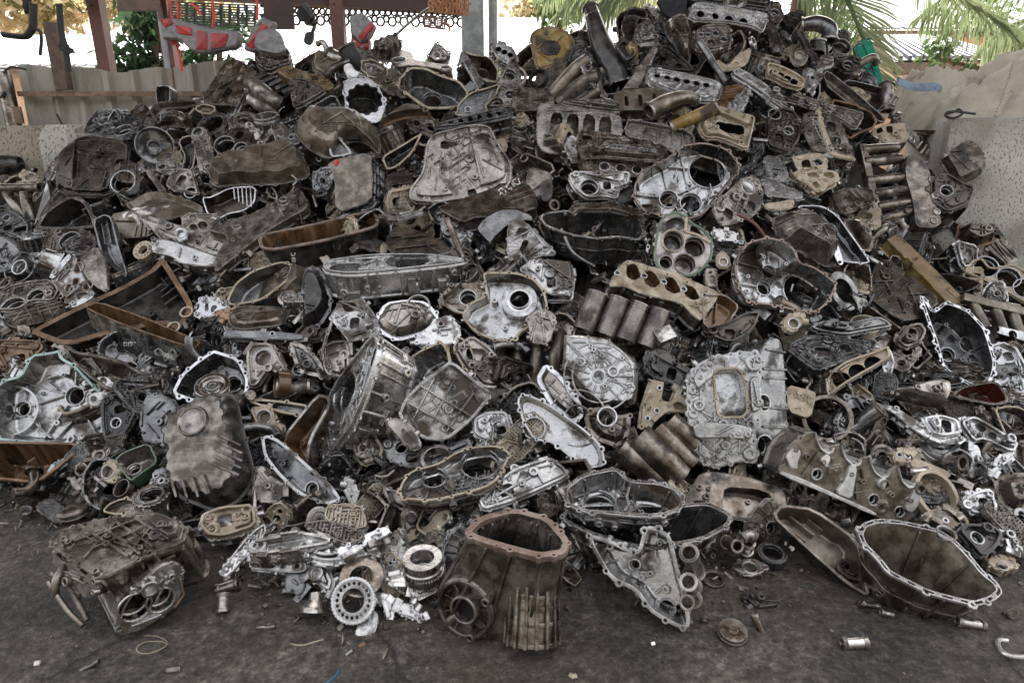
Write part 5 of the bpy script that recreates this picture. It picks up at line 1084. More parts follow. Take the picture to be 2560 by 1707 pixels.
OP('gearbox_case','gearbox case','open chambered case beside the pale crumpled cover','1800,50 1880,-60 2000,90 2030,330 1960,300 1880,200',(.35,.45,.82),lift=.07,d=.1,m='alu',fm='gasket_tan',fw=.008,seed=26,web=6)
h=PR('solenoid_case','case','oblong grey canister wearing a barcode sticker','1190,740 1290,690 1480,860 1500,930 1440,970 1340,900',.07,(.05,.35,.93),lift=.14,m='alu_dirty',greeb=0,ear=0,seed=2)
q=[h.uv(v) for v in px('1350,785 1480,905 1450,935 1320,825')]; st=h.part('barcode_sticker',MB().plate([q],[],.003,.0005),'cream_plastic'); b=MB()
for k in range(14):
    if k%5==3:continue
    a,c=lerp(lerp(q[0],q[1],(k+.8)/15),lerp(q[3],q[2],(k+.8)/15),.12),lerp(lerp(q[0],q[1],(k+.8)/15),lerp(q[3],q[2],(k+.8)/15),.82); b.bar(a+(.0031,),c+(.0031,),(0,0,1),.0022 if k%3 else .0034,.0006)
h.part('barcode_print_stripe',b,'plastic_black',st)
PR('mount_bracket','bracket','rust brown cast arm between bell housing and case','1130,120 1250,130 1410,25 1345,330 1310,480 1160,650 1060,600 1090,350',.06,(.1,.3,.95),lift=.03,m='cast_brown',greeb=6,seed=7)
OP('oil_pan','oil pan','amber lined sump with bolted brown rim behind bell','215,905 560,475 670,500 690,570 500,900 465,1160 330,1095',(-.25,.42,.87),lift=.03,d=.1,m='cast_brown',im='amber',fm='alu_dirty',fw=.012,ear=0,bolt=.05,seed=8,clutter=4)
h=OP('dust_cover','cover','crescent shaped cover plate under the balanced bell housing','45,885 100,850 220,900 480,1130 700,1320 790,1455 640,1500 380,1400 180,1200 70,1050',(-.08,.34,.94),lift=.08,d=.05,s=.95,fw=.012,m='alu_dirty',im='alu_dark',fm='alu',bores='520,1350,55',web=10,clutter=8,seed=9,ear=.008)
PR('toothed_segment','plate','grey plate with a ragged toothed edge below crescent cover','-20,1180 60,1130 130,1230 290,1330 200,1450 160,1440 120,1465 80,1440 30,1450 -40,1420',.03,(0,.4,.92),lift=.03,m='alu_dirty',greeb=2,ear=0)
h=OP('valve_housing','valve housing','tilted transmission face with two bores and fluid maze','1310,1360 1340,1280 1420,1180 1680,1110 1830,1010 2000,960 2200,945 2335,1010 2310,1090 2220,1260 2100,1340 1640,1460 1330,1440',(-.02,.78,.62),lift=.11,d=.05,s=.97,fw=.008,m='alu_dirty',im='alu',fm='gasket_tan',bores='1640,1290,105 2060,1160,175',nrib=6,clutter=10,seed=28,ext=12,bolt=.05,hubh=.03)
wl=MB(); rg2=random.Random(5)
for i in range(6):
    for j in range(9):
        p=h.uv(px('%f,%f'%(1780+j*38+i*10,1400-i*34-j*8))[0]); a=rg2.choice((0,1.57)); wl.bar((p[0],p[1],-.05),(p[0]+.022*math.cos(a),p[1]+.022*math.sin(a),-.05),(0,0,1),.004,.02)
h.part('channel_lattice',wl,'alu')
PR('case_base','gearcase','brown lower gearcase under the fluid maze face','1150,1320 1300,1380 1640,1470 2110,1345 2330,1090 2370,1250 2150,1460 1700,1570 1250,1560',.12,(0,.4,.92),lift=.0,m='alu_dirty',greeb=14,seed=5,sr=12)
PR('valve_cover','cover','ribbed silver cover with tall bosses by fluid maze','2030,1450 2130,1350 2350,1180 2480,1130 2700,1060 2850,1180 2870,1250 2500,1420 2300,1500 2080,1560',.1,(.06,.52,.85),lift=.04,m='alu',greeb=10,bosses='2370,1170,42 2545,1200,45 2700,1120,45 2440,1310,26',ribs='2200,1420 2560,1220;2120,1500 2850,1220',seed=6)
PR('timing_cover','cover','pale worn timing cover with a round black bore','-20,20 150,15 250,200 320,300 285,345 200,300 130,260 20,420 -60,420 -80,100',.05,(0,.28,.96),lift=.03,m='dusty',fm='alu_dirty',bores='65,150,72',greeb=10,seed=7)
TB('outlet_neck','pipe','short brown outlet neck with amber mouth',['200,420,.0,70 330,420,-.02,62 470,400,-.03,66'],lift=.02,m='cast_brown')
ring('inlet_mouth','ring','amber stained oval inlet ring beside the worn timing cover','185,390',125,105,.05,(-.85,.1,.5),lift=.05,m='amber')
CV('ribbed_bracket','bracket','dark webbed bracket fanning out behind timing cover','290,0 420,10 600,180 640,340 500,310 380,280',(.1,.35,.93),lift=-.01,levels=((.012,.015),(.025,.02)),m='alu_dark',fm='alu_dirty',web=(395,260,8,[60],20),ear=.009,seed=3)
PR('accessory_plate','plate','grey accessory plate studded with bosses','600,60 720,0 860,-10 875,300 800,345 640,310',.04,(-.1,.3,.95),lift=.0,m='alu_dirty',greeb=18,seed=4)
PR('gearbox_case','gearbox case','lumpy grey gearbox end behind the ribbed belly','1820,50 1980,-60 2150,60 2255,180 2265,300 2205,440 2080,430 1990,330',.15,(.2,.35,.91),lift=.02,m='alu_dirty',greeb=22,seed=31)
PR('pump_casting','pump','shiny finned pump casting below the grey gearbox end','2130,640 2300,640 2350,800 2330,950 2200,940 2000,860 1990,700',.1,(.1,.35,.93),lift=0,m='alu',greeb=16,sr=20,beads=2,seed=32)
ring('oil_seal','ring','dark rubber rimmed seal behind the fluid maze face','1660,1060',150,118,.04,(0,.75,.66),lift=.05,m='steel')
PR('housing_corner','housing','tan ringed housing corner next to amber lined sump','-40,600 50,605 150,620 170,740 230,760 245,810 160,850 90,800 30,760',.06,(.1,.2,.97),lift=.01,m='gasket_tan',bores='70,690,60',greeb=3,seed=5)
OP('cover_shell','cover','dark blue grey bolted cover above crescent plate','-80,540 20,520 280,545 490,580 430,680 260,660 60,600',(.1,.5,.86),lift=.01,d=.03,m='alu_dark',fm='gasket_tan',fw=.010,seed=6)
PR('finned_bracket','bracket','small finned tab hanging beneath the crescent plate','830,1260 890,1290 920,1400 900,1470 860,1440 820,1340',.02,(0,.2,.98),lift=.02,m='alu',greeb=1,ear=0,bores='880,1420,14')
PR('gearbox_case','gearbox case','dark oily gearbox wedged under silver belly case','1140,860 1250,790 1430,960 1750,960 1950,880 1990,960 1700,1090 1430,1160 1200,1080',.15,(0,.4,.92),lift=-.05,m='alu_dark',greeb=20,bores='1330,970,50',seed=9)
tile(2,2)
h=CV('pressure_plate_cover','cover','round ribbed aluminium cover with a central bore','430,200 440,0 450,-95 600,-105 900,-60 980,10 1185,165 1200,300 1185,600 1080,645 960,640 740,610 640,510 500,340 395,265',(-.02,.22,.97),lift=.10,levels=((.010,.02),(.03,.035)),m='alu',fm='alu_light',web=(795,320,12,[150,245,320],85),bores='795,318,48',ribh=.009,greeb=14,seed=41,ear=.014,bolt=.085)
CV('bell_housing','bell housing','brown fanned bell wedged under the ribbed cover','215,340 300,195 440,290 640,560 660,690 560,760 430,650 330,560',(-.15,.3,.94),lift=.02,levels=((.012,.03),(.03,.05)),m='alu_dirty',web=(600,700,10,[120,260],40),seed=42)
h=OP('chain_case','chain case','smooth grey pear shaped chain case with tan edge','45,560 60,500 130,475 310,550 640,780 800,920 855,1050 840,1145 720,1160 560,1085 380,930 200,900 100,740',(-.05,.34,.94),lift=.08,d=.06,s=.93,fw=.008,m='alu',im='alu',fm='alu_light',bores='205,800,95',seed=43,hubh=.02,bolt=.05,ext=8)
CV('bearing_carrier','carrier','brown webbed carrier with dark bearing bore','660,690 740,605 880,590 960,680 1095,655 1085,800 1050,930 960,970 780,910 690,810',(0,.24,.97),lift=.05,levels=((.012,.025),(.028,.04)),m='cast_brown',fm='cast_brown',bores='870,690,78',web=(870,690,9,[],85),seed=44)
PR('cap_ladder','cap','tan bearing cap ladder with two saddles','1185,780 1215,580 1290,350 1395,370 1370,540 1470,560 1530,420 1595,440 1600,600 1655,655 1440,640 1330,690 1275,795',.05,(.08,.22,.97),lift=.06,m='gasket_tan',bores='1330,632,16 1245,705,14 1355,425,14 1565,475,14',pockets=(('1480,570 1540,550 1590,590 1580,630 1490,620',.03),),greeb=4,seed=45,mode='s')
h=TB('liner_block','cylinder block','row of mottled rusty cylinder liners below bearing caps',['1010,1000,.05,125 1150,1100,.0,125 1320,1230,-.08,125','1180,900,.04,140 1330,1030,.0,140 1490,1180,-.08,140','1330,800,.0,110 1460,930,-.03,110 1600,1060,-.09,110','1430,700,-.03,100 1540,790,-.06,100 1640,880,-.1,100'],lift=.06,m='cast_brown',n=(-.4,.4,.82),ends=False,part='liner')
h=PR('gearbox_case','gearbox case','upright silver gearbox case with rectangular window','1620,330 1730,180 2080,90 2290,100 2285,300 2275,690 2225,860 2255,1120 2100,1090 1850,1165 1700,1085 1625,840 1610,460',.26,(-.16,.15,.98),lift=.13,m='alu',fm='alu',pockets=(('1850,262 2092,248 2145,430 2152,682 1900,690 1880,520',.09),),pm='alu_light',greeb=34,bosses='1865,800,26 1960,805,26 1960,950,42 1670,970,36 1620,840,24 1655,450,34 1655,345,30 1850,1140,24 2000,1120,26 1785,1070,22',ribs='1650,860 2080,860;1730,430 1730,640;1740,640 1830,690',ribh=.02,auto=False,steps=(('1650,350 1740,200 1840,180 1840,330 1760,380 1700,450',.04),('1640,760 1800,740 2080,760 2200,800 2180,900 1900,880 1660,890',.05),('2170,330 2270,320 2265,640 2190,650',.035),('2100,160 2260,120 2275,270 2160,280',.05)),sr=16,sb=16,seed=46,ear=.012)
w_=outl(h.pts('1850,262 2092,248 2145,430 2152,682 1900,690 1880,520'),'k',.008); flange_plate(h,offs(w_,.008),[offs(w_,-.001)],.016,'gasket_tan',.05,.008,3,.014,'window_frame')
h=PR('bell_flank','bell housing','grey ribbed bell flank with a bright rim edge','2270,130 2360,-30 2460,-20 2490,100 2530,800 2540,920 2440,1200 2350,1240 2260,1150 2230,860',.22,(.42,.12,.90),lift=.06,m='alu_dark',fm='alu_dark',bores='2310,560,70 2320,950,85',greeb=0,ribs='2330,70 2500,100;2300,250 2510,260;2290,330 2512,340;2290,600 2525,620;2300,780 2530,790',seed=47,ear=.008,lips=True)
PR('oil_pan','oil pan','brown sheet oil pan with a recessed tray','1590,1450 1740,1185 2100,1225 2500,1345 2525,1560 2350,1660 1700,1580',.12,(.04,.55,.83),lift=.05,m='cast_brown',pockets=(('1930,1500 1950,1330 2250,1350 2380,1400 2390,1520 2370,1650 1940,1580',.05),),greeb=2,seed=48,ear=0,bosses='1850,1265,14 2160,1480,22')
PR('gearbox_case','gearbox case','black greasy gearbox behind the ribbed cover','1200,110 1400,60 1560,220 1720,330 1640,440 1250,310',.12,(.1,.4,.91),lift=-.02,m='black_oil',greeb=10,seed=49)
ring('hanger_eye','eyelet','small hollow eyelet on top of the windowed gearbox','1900,155',42,28,.03,(-.1,.2,.97),lift=.16,m='alu_light')
tile(3,2)
h=hero('engine_block','engine block','split engine block with bright crank saddles','110,1175 165,1010 260,900 425,818 445,930 490,1000 570,1030 600,960 665,938 690,1050 740,1115 820,1140 850,1075 920,1045 945,1160 995,1225 1080,1250 1110,1180 1185,1135 1205,1240 1240,1310 1310,1345 1340,1290 1430,1300 1400,1570 1190,1700 960,1580 580,1395 100,1200',(.10,-.04,.99),lift=.14,sp=.008)
prism(h,h.out,.14,'alu_dirty','dusty',bores=[h.uv(px(a)[0])+(r*h.pm,.04) for a,r in (('450,1215',42),('970,1450',45),('1210,1560',42),('228,1125',32))],greeb=5,bosses=B(h,'345,1050,24 600,1160,24 855,1275,24 1120,1400,24 240,985,22 495,1100,22 750,1210,22 1020,1330,22 1290,1450,22'),seed=51)
for s_ in ('150,1040 230,960 290,1000 250,1110 255,1160 190,1150','460,1080 520,1020 560,1060 520,1150','600,1380 700,1260 740,1110 800,1140 780,1270 750,1440','980,1290 1040,1230 1080,1270 1030,1380','1240,1530 1290,1430 1330,1330 1380,1360 1370,1480 1300,1560','110,1180 330,1260 580,1380 980,1560 960,1590 570,1410 100,1215'):
    h.part('machined_land',MB().plate([chai(ccw(h.pts(s_)),1)],[],.014,-.002),'bare_land')
for s_ in ('425,818 445,930 490,1000 570,1030 600,960','665,938 690,1050 740,1115 820,1140 850,1075','920,1045 945,1160 995,1225 1080,1250 1110,1180','1185,1135 1205,1240 1240,1310 1310,1345 1340,1290'):
    q=h.pts(s_); q=[lerp(a,c,t) for a,c in zip(q,q[1:]) for t in (0,.33,.66)]+[q[-1]]; q=[lerp(q[max(i-1,0)],q[min(i+1,len(q)-1)],.5) for i in range(len(q))]; q=[(x,y+.004) for x,y in q]
    h.part('crank_saddle',MB().loft([at_w(q,.012),at_w(q,-.145),at_w([(x,y-.007) for x,y in q],-.145),at_w([(x,y-.007) for x,y in q],.012),at_w(q,.012)],closed=False),'bare_land')
h=HD('engine_block','engine block','tan faced block with a diagonal row of bores','520,490 540,300 700,180 960,95 1100,35 1130,140 1000,230 820,330 690,410 570,500','605,390','1040,170',3,78,(-.25,.3,.92),lift=.04,d=.14,fm='gasket_tan',m='alu_dark',seed=52)
PR('crankcase','crankcase','cluttered dark crankcase top above the bored block','150,40 360,-60 700,-20 990,-5 980,80 700,180 440,260 330,180',.1,(.05,.7,.71),lift=.03,m='alu_dark',greeb=30,seed=53)
h=PR('intake_cover','cover','tan engine cover with raised cast characters','165,390 430,455 442,500 390,710 185,640',.05,(-.08,.3,.95),lift=.05,m='gasket_tan',greeb=0,ear=0,sr=2,sb=0,seed=3,lips=False)
mark(h,'270,470 290,500 265,510 290,525 320,500 305,480 270,470/325,490 345,480 355,500 330,515 345,540 320,545/365,560 375,500 390,510/400,520 405,550 395,580 415,585 425,520 405,515/390,575 415,580 405,600 385,590/250,610 300,605 310,640',.0035,'gasket_tan','raised_lettering')
ring('chain_ring','ring','dark chain ring beside the tan lettered cover','545,700',215,180,.05,(-.35,.25,.9),lift=.03,m='cast_brown',g=.008)
PR('engine_mount','mount','dark engine mount with a hollow stub','690,510 780,490 930,560 940,640 820,790 640,850 600,740 680,600',.08,(.1,.4,.91),lift=.04,m='alu_dark',bosses='705,520,34 905,560,34 610,745,28',greeb=8,seed=4)
TB('hollow_stub','pipe','open dark pipe stub jutting from the engine mount',['960,640,.05,80 860,730,.0,70 760,830,-.05,60'],lift=.03,m='alu_dark')
CV('oil_filter_housing','housing','greasy polished filter housing with domed corner','980,480 1250,390 1500,325 1670,385 1690,520 1630,640 1500,640 1300,590 1080,540',(.05,.45,.89),lift=.06,levels=((.01,.03),(.03,.07),(.06,.085)),m='alu_dirty',fm='alu_dirty',bosses='1125,475,16 1175,490,14',ear=0,seed=5)
PR('camshaft_rail','rail','long bare aluminium cam rail sloping over scrap','950,560 1160,590 1440,770 1785,890 1770,925 1620,930 1400,850 1150,640',.04,(.05,.6,.8),lift=.07,m='alu_light',fm='alu_light',bosses='1165,625,26 1400,775,28',greeb=6,seed=6,ear=0)
PR('solenoid_block','solenoid block','bright solenoid cluster sitting on the cam rail','1400,700 1560,670 1740,720 1770,850 1600,880 1500,850',.06,(0,.6,.8),lift=.10,m='alu_light',fm='mach',greeb=30,seed=7)
h=PR('valve_cradle','valve frame','bright silver valve frame with open bays','1735,735 1860,685 1930,715 2285,930 2235,1035 1960,905 1870,930',.1,(.12,.42,.9),lift=.06,m='alu_light',fm='alu_light',pockets=(('1890,760 1950,750 2020,800 1960,840',.05),('2040,820 2110,850 2090,900 2010,870',.05)),greeb=12,seed=8)
OP('oil_pan','oil pan','black pan holding a dark red stain','1690,465 1800,400 2100,350 2225,540 2100,585 1700,505',(0,.74,.67),lift=.04,d=.08,m='black_oil',im='red_stain',fm='alu_dirty',fw=.011,seed=9,ear=.008)
ring('pulley','pulley','grooved grey pulley half buried below the cam rail','1570,940',190,60,.06,(0,.6,.8),lift=.02,m='alu_dark',lathe=[(.3,.0),(.5,.0),(.52,-.05),(.9,-.05),(1,0),(.9,-.08),(1,-.14),(.9,-.2),(1,-.26),(.9,-.32),(1,-.4),(.001,-.4)])
PR('heat_plate','plate','tan plate with a thin blue painted edge','1300,1090 1330,1055 1690,1200 1650,1255 1320,1150',.02,(.1,.55,.83),lift=.04,m='blue_paint',fm='gasket_tan',greeb=2,sr=0,sb=0,ear=0)
CV('starter_case','housing','rust brown rounded casing at the heap corner','2060,1270 2200,1200 2380,1200 2380,1560 2250,1580 2130,1500',(-.2,.4,.9),lift=.02,levels=((.01,.03),(.03,.06),(.07,.075)),m='cast_brown',fm='cast_brown',gus=8,seed=10)
PR('shaft_lever','arm','pale bent aluminium arm under the silver valve frame','2030,1210 2080,1070 2230,1010 2255,1060 2130,1150 2060,1260',.03,(.05,.45,.89),lift=.07,m='alu_light',bores='2100,1110,22',greeb=2)
ring('ring_gear','ring','arched tan flywheel ring beside the crank saddles','1560,1400',230,195,.03,(.25,.45,.86),lift=.05,m='gasket_tan',g=.004)
PR('valve_block','valve block','bright knobbly valve block near the rust casing','1780,1440 1900,1370 2040,1340 2110,1560 1980,1600 1850,1570',.07,(0,.5,.86),lift=.04,m='alu_light',fm='mach',greeb=26,bosses='1815,1500,45',seed=12)
TB('bearing_sleeve','sleeve','bright ribbed sleeve lying beside the blue edged plate',['1310,1190,.0,32 1380,1190,.0,34 1450,1180,.0,30'],lift=.06,m='steel',part='sleeve')
TB('tensioner_eye','tensioner','hollow steel tensioner eye below the grooved pulley',['1730,1120,.03,62 1680,1090,-.02,60'],lift=.05,m='alu')
PR('conrod_clamp','bearing cap','small bronze cap perched behind crank saddles','1150,1010 1230,1000 1320,1040 1310,1080 1240,1110 1160,1080',.03,(0,.5,.86),lift=.08,m='gasket_tan',bores='1205,1035,18 1280,1045,18',greeb=0)
PR('hub_carrier','hub','dark bearing hub resting past the valve frame','1850,930 1940,960 1970,1110 1900,1200 1830,1180 1880,1080 1850,1000',.06,(.1,.3,.95),lift=.03,m='alu_light',greeb=4)
# ------------------------------------------------------------------ third row up
tile(0,1)
PR('diamond_plate','plate','thin diamond shaped steel blade standing upright','310,510 430,95 462,240 345,445',.012,(-.5,.2,.84),lift=.10,m='alu_dark',fm='alu_dirty',greeb=0,sr=0,sb=0,ear=0,mode='s')
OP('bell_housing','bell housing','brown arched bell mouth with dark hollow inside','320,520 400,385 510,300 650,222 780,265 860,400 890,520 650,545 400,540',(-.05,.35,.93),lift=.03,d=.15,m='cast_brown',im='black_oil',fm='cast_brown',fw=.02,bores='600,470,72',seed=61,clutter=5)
CV('differential_cover','cover','half round blue grey casting cut by the photo edge','-60,540 120,590 260,700 350,850 385,1000 200,1020 -60,1020',(-.12,.3,.95),lift=.07,levels=((.012,.03),(.03,.05)),m='alu_dark',fm='alu_dark',bores='190,890,62',web=(190,890,8,[150],70),seed=62,greeb=8)
PR('gearbox_case','gearbox case','octagonal black gearbox end with a tan flange rim','415,600 490,525 740,530 870,590 880,690 800,760 640,800 400,810 385,720',.16,(-.05,.45,.89),lift=.02,m='alu_dark',fm='cast_brown',grid=9,greeb=8,bores='640,640,90',seed=63)
h=OP('oil_pan','oil pan','tall grey ribbed pan standing like a chair back','845,450 960,395 1025,425 1085,680 1165,930 1150,985 1000,870 930,760',(-.1,.25,.96),lift=.09,d=.05,m='alu_dark',im='alu_dark',fm='alu_dark',fw=.008,ear=0,ribs='900,500 930,700;950,480 985,690;1000,470 1040,670',seed=64)
PR('bent_sheet','panel','bent grey sheet panel below the tall ribbed pan','715,825 885,685 965,830 985,1105 870,1050 780,960',.02,(-.2,.35,.91),lift=.10,m='alu_dirty',greeb=0,sr=0,sb=0,ear=0)
OP('oil_pan','oil pan','dusty shallow pan with a kinked brown floor','1150,305 1250,255 1340,200 1480,183 1850,310 1880,400 1640,415 1530,455 1240,395',(.02,.72,.69),lift=.08,d=.035,s=.9,m='dusty',im='dusty',fm='dusty',fw=.007,ear=0,seed=65)
PR('oil_pan','oil pan','long brown pan flank with a square drain flange','1240,390 1320,400 1550,470 2090,660 2070,745 1950,775 1700,660 1460,575',.1,(.05,.38,.92),lift=.05,m='alu_dirty',grid=14,greeb=4,sb=3,seed=66)
h=hero('drain_flange','flange','pale square drain flange on the long brown flank','1615,540 1645,520 1710,545 1700,630 1650,640 1612,600',(.05,.2,.98),lift=.10); prism(h,h.out,.02,'alu_light','mach',bores=B(h,'1660,580,36'),ear=0,greeb=0,sr=0,sb=0)
PR('oil_pan','oil pan','bright stained pan flank under the long brown one','1390,610 1560,640 2020,800 2000,860 1900,875 1650,845 1580,780 1400,745',.09,(.05,.4,.92),lift=.06,m='alu_dirty',fm='alu',greeb=3,seed=67,ear=0)
ring('bearing_cage','bearing','slotted roller bearing between the pans','1310,725',95,45,.03,(-.15,.4,.9),lift=.05,m='gasket_tan',holes=12)
PR('sump','sump','brown ribbed sump bottom beside the tall grey pan','1010,400 1180,365 1260,395 1440,490 1400,585 1270,612 1075,612',.1,(.0,.35,.94),lift=.03,m='dusty',fm='dusty',greeb=2,ribs='1270,410 1240,600;1310,430 1290,600;1350,450 1335,590;1390,470 1370,580',seed=68,ear=0)
h=PR('cylinder_head_casting','cylinder head','bright half cylinder head plate with pink tinged rings','455,980 560,850 650,755 700,830 760,960 870,1165 760,1230 640,1275 560,1120',.1,(-.2,.3,.93),lift=.08,m='alu',fm='alu',bores='695,1020,34 720,890,48 805,1050,46 630,1075,34',pockets=(('520,1000 570,930 640,960 600,1040',.02),('690,1130 790,1110 830,1150 720,1190',.02)),bosses='520,940,26 680,1095,30',ribs='560,1000 640,910;560,1180 700,1080',greeb=5,seed=69,hubm='gasket_copper')
for s_ in ('455,980 560,850 650,755 665,800 580,900 500,1000','640,1275 760,1230 870,1165 850,1130 730,1190 630,1240'):h.part('machined_land',MB().plate([chai(ccw(h.pts(s_)),1)],[],.008,-.001),'alu_light')
h=OP('oil_pan','oil pan','big black oil pan framed by a rusty orange rim','285,1490 310,1450 800,1205 1100,1070 1395,905 1480,800 1510,810 1750,1190 1775,1260 1640,1470 1500,1400 1000,1490 600,1610',(-.04,.55,.83),lift=.05,d=.09,s=.94,m='black_oil',im='black_oil',fm='rust',fw=.024,bolt=.07,ear=.006,seed=70,bosses='1200,1160,36 1420,1350,30 1500,970,30',ribs='1230,1120 1460,1000;1500,1150 1620,1050;1510,1200 1640,1100;1540,1260 1660,1180')
for c in ('1715,1300','1595,1440'):h.part('port_ring',MB().ring(h.uv(px(c)[0])+(.001,),(0,0,1),62*h.pm,46*h.pm,.006,24),'gasket_tan')
PR('gearbox_case','gearbox case','grey scalloped gearbox face left of the half cylinder head'.replace('left of','next to'),'-40,1150 100,1060 290,1015 490,1000 565,1100 500,1205 300,1200 180,1285 -40,1290',.14,(0,.5,.87),lift=.04,m='alu',fm='alu_dirty',bores='330,1150,70 120,1260,110',greeb=18,seed=71)
PR('oil_pan','oil pan','brown pan bottom crossed by a grid of ribs','20,1310 180,1270 560,1180 620,1290 540,1340 150,1440 60,1410',.1,(0,.6,.8),lift=.03,m='cast_brown',ribs='250,1265 320,1390;340,1245 410,1370;430,1220 500,1345;100,1370 590,1240;70,1340 570,1210',greeb=2,seed=72,ear=0)
h=OP('oil_pan','oil pan','silver chalk marked oil pan with amber inside','780,1245 900,1195 1300,1330 1700,1500 1850,1565 1800,1620 1680,1600 1100,1400 800,1265',(.14,.84,.52),lift=.09,d=.15,s=.93,m='alu',im='amber',fm='amber',fw=.007,ear=0,corr=(14,.0035),seed=73)
tile(0,2); mark(h,'1135,10 1140,42 1165,32 1165,12 1135,8/1180,8 1180,38/1195,8 1222,6 1205,36/1230,5 1245,12',.0026)
tile(0,1)
PR('end_bracket','bracket','silver slotted bracket below the round lobed gearcase','1795,1315 1830,1160 1900,1150 2085,1235 2080,1260 1960,1290 1960,1330 1840,1345',.04,(-.05,.35,.93),lift=.08,m='alu_light',fm='alu_light',pockets=(('1880,1220 1915,1215 1915,1285 1880,1290',.03),('1960,1230 2000,1245 1940,1310 1935,1250',.03)),greeb=2,bosses='1885,1180,18 1815,1320,20 2050,1225,16',seed=74)
PR('terminal_block','block','small copper coloured block resting on brown plate','1995,1310 2060,1285 2165,1290 2165,1340 2050,1350',.04,(.05,.45,.89),lift=.12,m='copper_block',fm='copper_block',pockets=(('2105,1310 2155,1308 2155,1335 2105,1335',.02),),greeb=1,ear=0)
PR('oil_pan','oil pan','big dusty grey pan side slanting under the painted box','1880,535 2120,450 2340,385 2740,150 2800,235 2835,330 2500,510 2200,740 2050,870 1970,935 1990,760 2110,590',.07,(.05,.55,.83),lift=.04,m='dusty',fm='alu_dirty',greeb=5,sr=8,seed=75,ear=.008)
h=OP('strainer_case','case','black case with a bright ribbed half round window','1850,240 1935,240 2110,150 2350,140 2340,290 2240,370 2100,395 1990,455 1900,400',(0,.2,.98),lift=.06,d=.09,m='alu_dark',im='oil_film',fm='mach',fw=.007,ear=0,seed=76)
b=MB(); q=h.pts('2110,150 2350,150 2330,300 2230,375 2140,270'); b.plate([q],[offs(ccw(q),-.006)],.012,-.01)
for k in range(5):x=2150+k*38; b.bar(h.uv(px(f'{x},155')[0])+(.0,),h.uv(px(f'{x + 12},{270 + 22 * min(k, 3)}')[0])+(0,),(0,0,1),.005,.01)
h.part('rib_lattice',b,'alu_light')
CV('oil_pan','oil pan','long dusty oil pan lying beside the steel drum','1900,-40 2300,-150 2720,-230 2790,-130 2860,60 2560,130 2200,130 1950,150',(.03,.55,.83),lift=.03,levels=((.01,.03),(.025,.08)),m='dusty',fm='alu_dirty',corr=(9,.006),greeb=3,fw=.012,seed=77)
PR('flat_bar','bar','thin rusty bar poking out by the dark hollow','1330,-10 1370,-10 1520,190 1470,190',.02,(0,.3,.95),lift=.08,m='cast_brown',greeb=0,sr=0,sb=0,ear=0)
PR('valve_block','valve block','brown lumpy block above the dusty shallow pan','1520,130 1600,-20 1760,-10 1800,100 1830,230 1700,200 1600,180',.1,(0,.3,.95),lift=.02,m='alu_dirty',greeb=14,bores='1750,200,50',seed=78)
PR('pump_casting','pump','black box shaped pump with a round cavity','990,60 1060,0 1200,-20 1290,60 1270,200 1120,230 1010,180',.1,(0,.25,.97),lift=.05,m='black_oil',fm='black_oil',bores='1130,100,105',greeb=4,seed=79)
TB('manifold','manifold','brown branched manifold behind the diamond blade',['-30,180,.03,40 180,180,.03,40 380,175,.03,36','230,200,.0,52 250,320,.0,50 265,430,-.04,48','60,190,.0,50 130,300,.0,48 200,420,-.04,46'],lift=.04,m='cast_brown')
PR('gearbox_case','gearbox case','dark heaped casing under the brown manifold','-40,330 90,340 200,420 290,500 280,640 100,600 -40,540',.12,(0,.4,.92),lift=.03,m='alu_dark',greeb=12,bores='60,430,28',seed=80)
PR('flange_plate','plate','tan dusty flange with an oval opening near the wall','190,30 240,-10 320,30 350,90 260,110 210,90',.03,(0,.5,.86),lift=.1,m='gasket_tan',bores='280,55,45',greeb=0)
CV('end_cover','cover','dark cover corner below the grid ribbed pan','-40,1330 30,1310 140,1440 130,1480 -40,1560',(0,.4,.92),lift=.05,levels=((.01,.02),(.02,.025)),m='alu_light',seed=4,ear=.012)
tile(1,1)
h=PR('oil_pan','oil pan','boxy dusty pan standing on end with red mark','650,-85 1050,-175 1062,50 1052,280 735,388 722,60',.17,(-.26,.22,.94),lift=.12,m='alu_dark',fm='dusty',grid=16,greeb=0,sb=2,ear=0,mode='k',seed=81)
tile(1,0); mark(h,'700,1475 735,1490/715,1460 745,1500/725,1505 760,1490/740,1470 735,1520',.008,'red_spray','spray_mark'); tile(1,1)
h=OP('oil_pan','oil pan','black finned oil pan with copper coloured gasket rim','15,630 60,575 500,490 1000,368 1085,360 1130,430 1125,490 1060,525 600,645 150,725 40,705',(-.02,.80,.60),lift=.12,d=.14,s=.93,m='black_oil',im='amber',fm='gasket_copper',fw=.015,ear=0,corr=(13,.005),seed=82)
mark(h,'325,755 322,775 345,780 360,765 355,752/330,800 360,800 358,815 332,815 330,800/330,835 345,825 350,845 365,822',.0024)
d_=-.075; q=[h.uv(v,d_) for v in px('205,560 370,550 490,625 350,650 175,648')]; b=MB().plate([q],[],d_+.03,d_+.028); o=h.part('paper_label',b,'white_paint'); b=MB()
for k in range(7):a=lerp(q[0],q[4],(k+1)/8); c=lerp(q[1],q[2],(k+1)/8); b.bar(lerp(a,c,.2)+(d_+.0302,),lerp(a,c,.75)+(d_+.0302,),(0,0,1),.003,.0005)
h.part('print_stripe',b,'plastic_black',o)
h.part('oil_fitting',MB().boss((h.uv(px('855,740')[0])+(-.07,)),(0,-1,.3),.028,.012,.03),'black_oil')
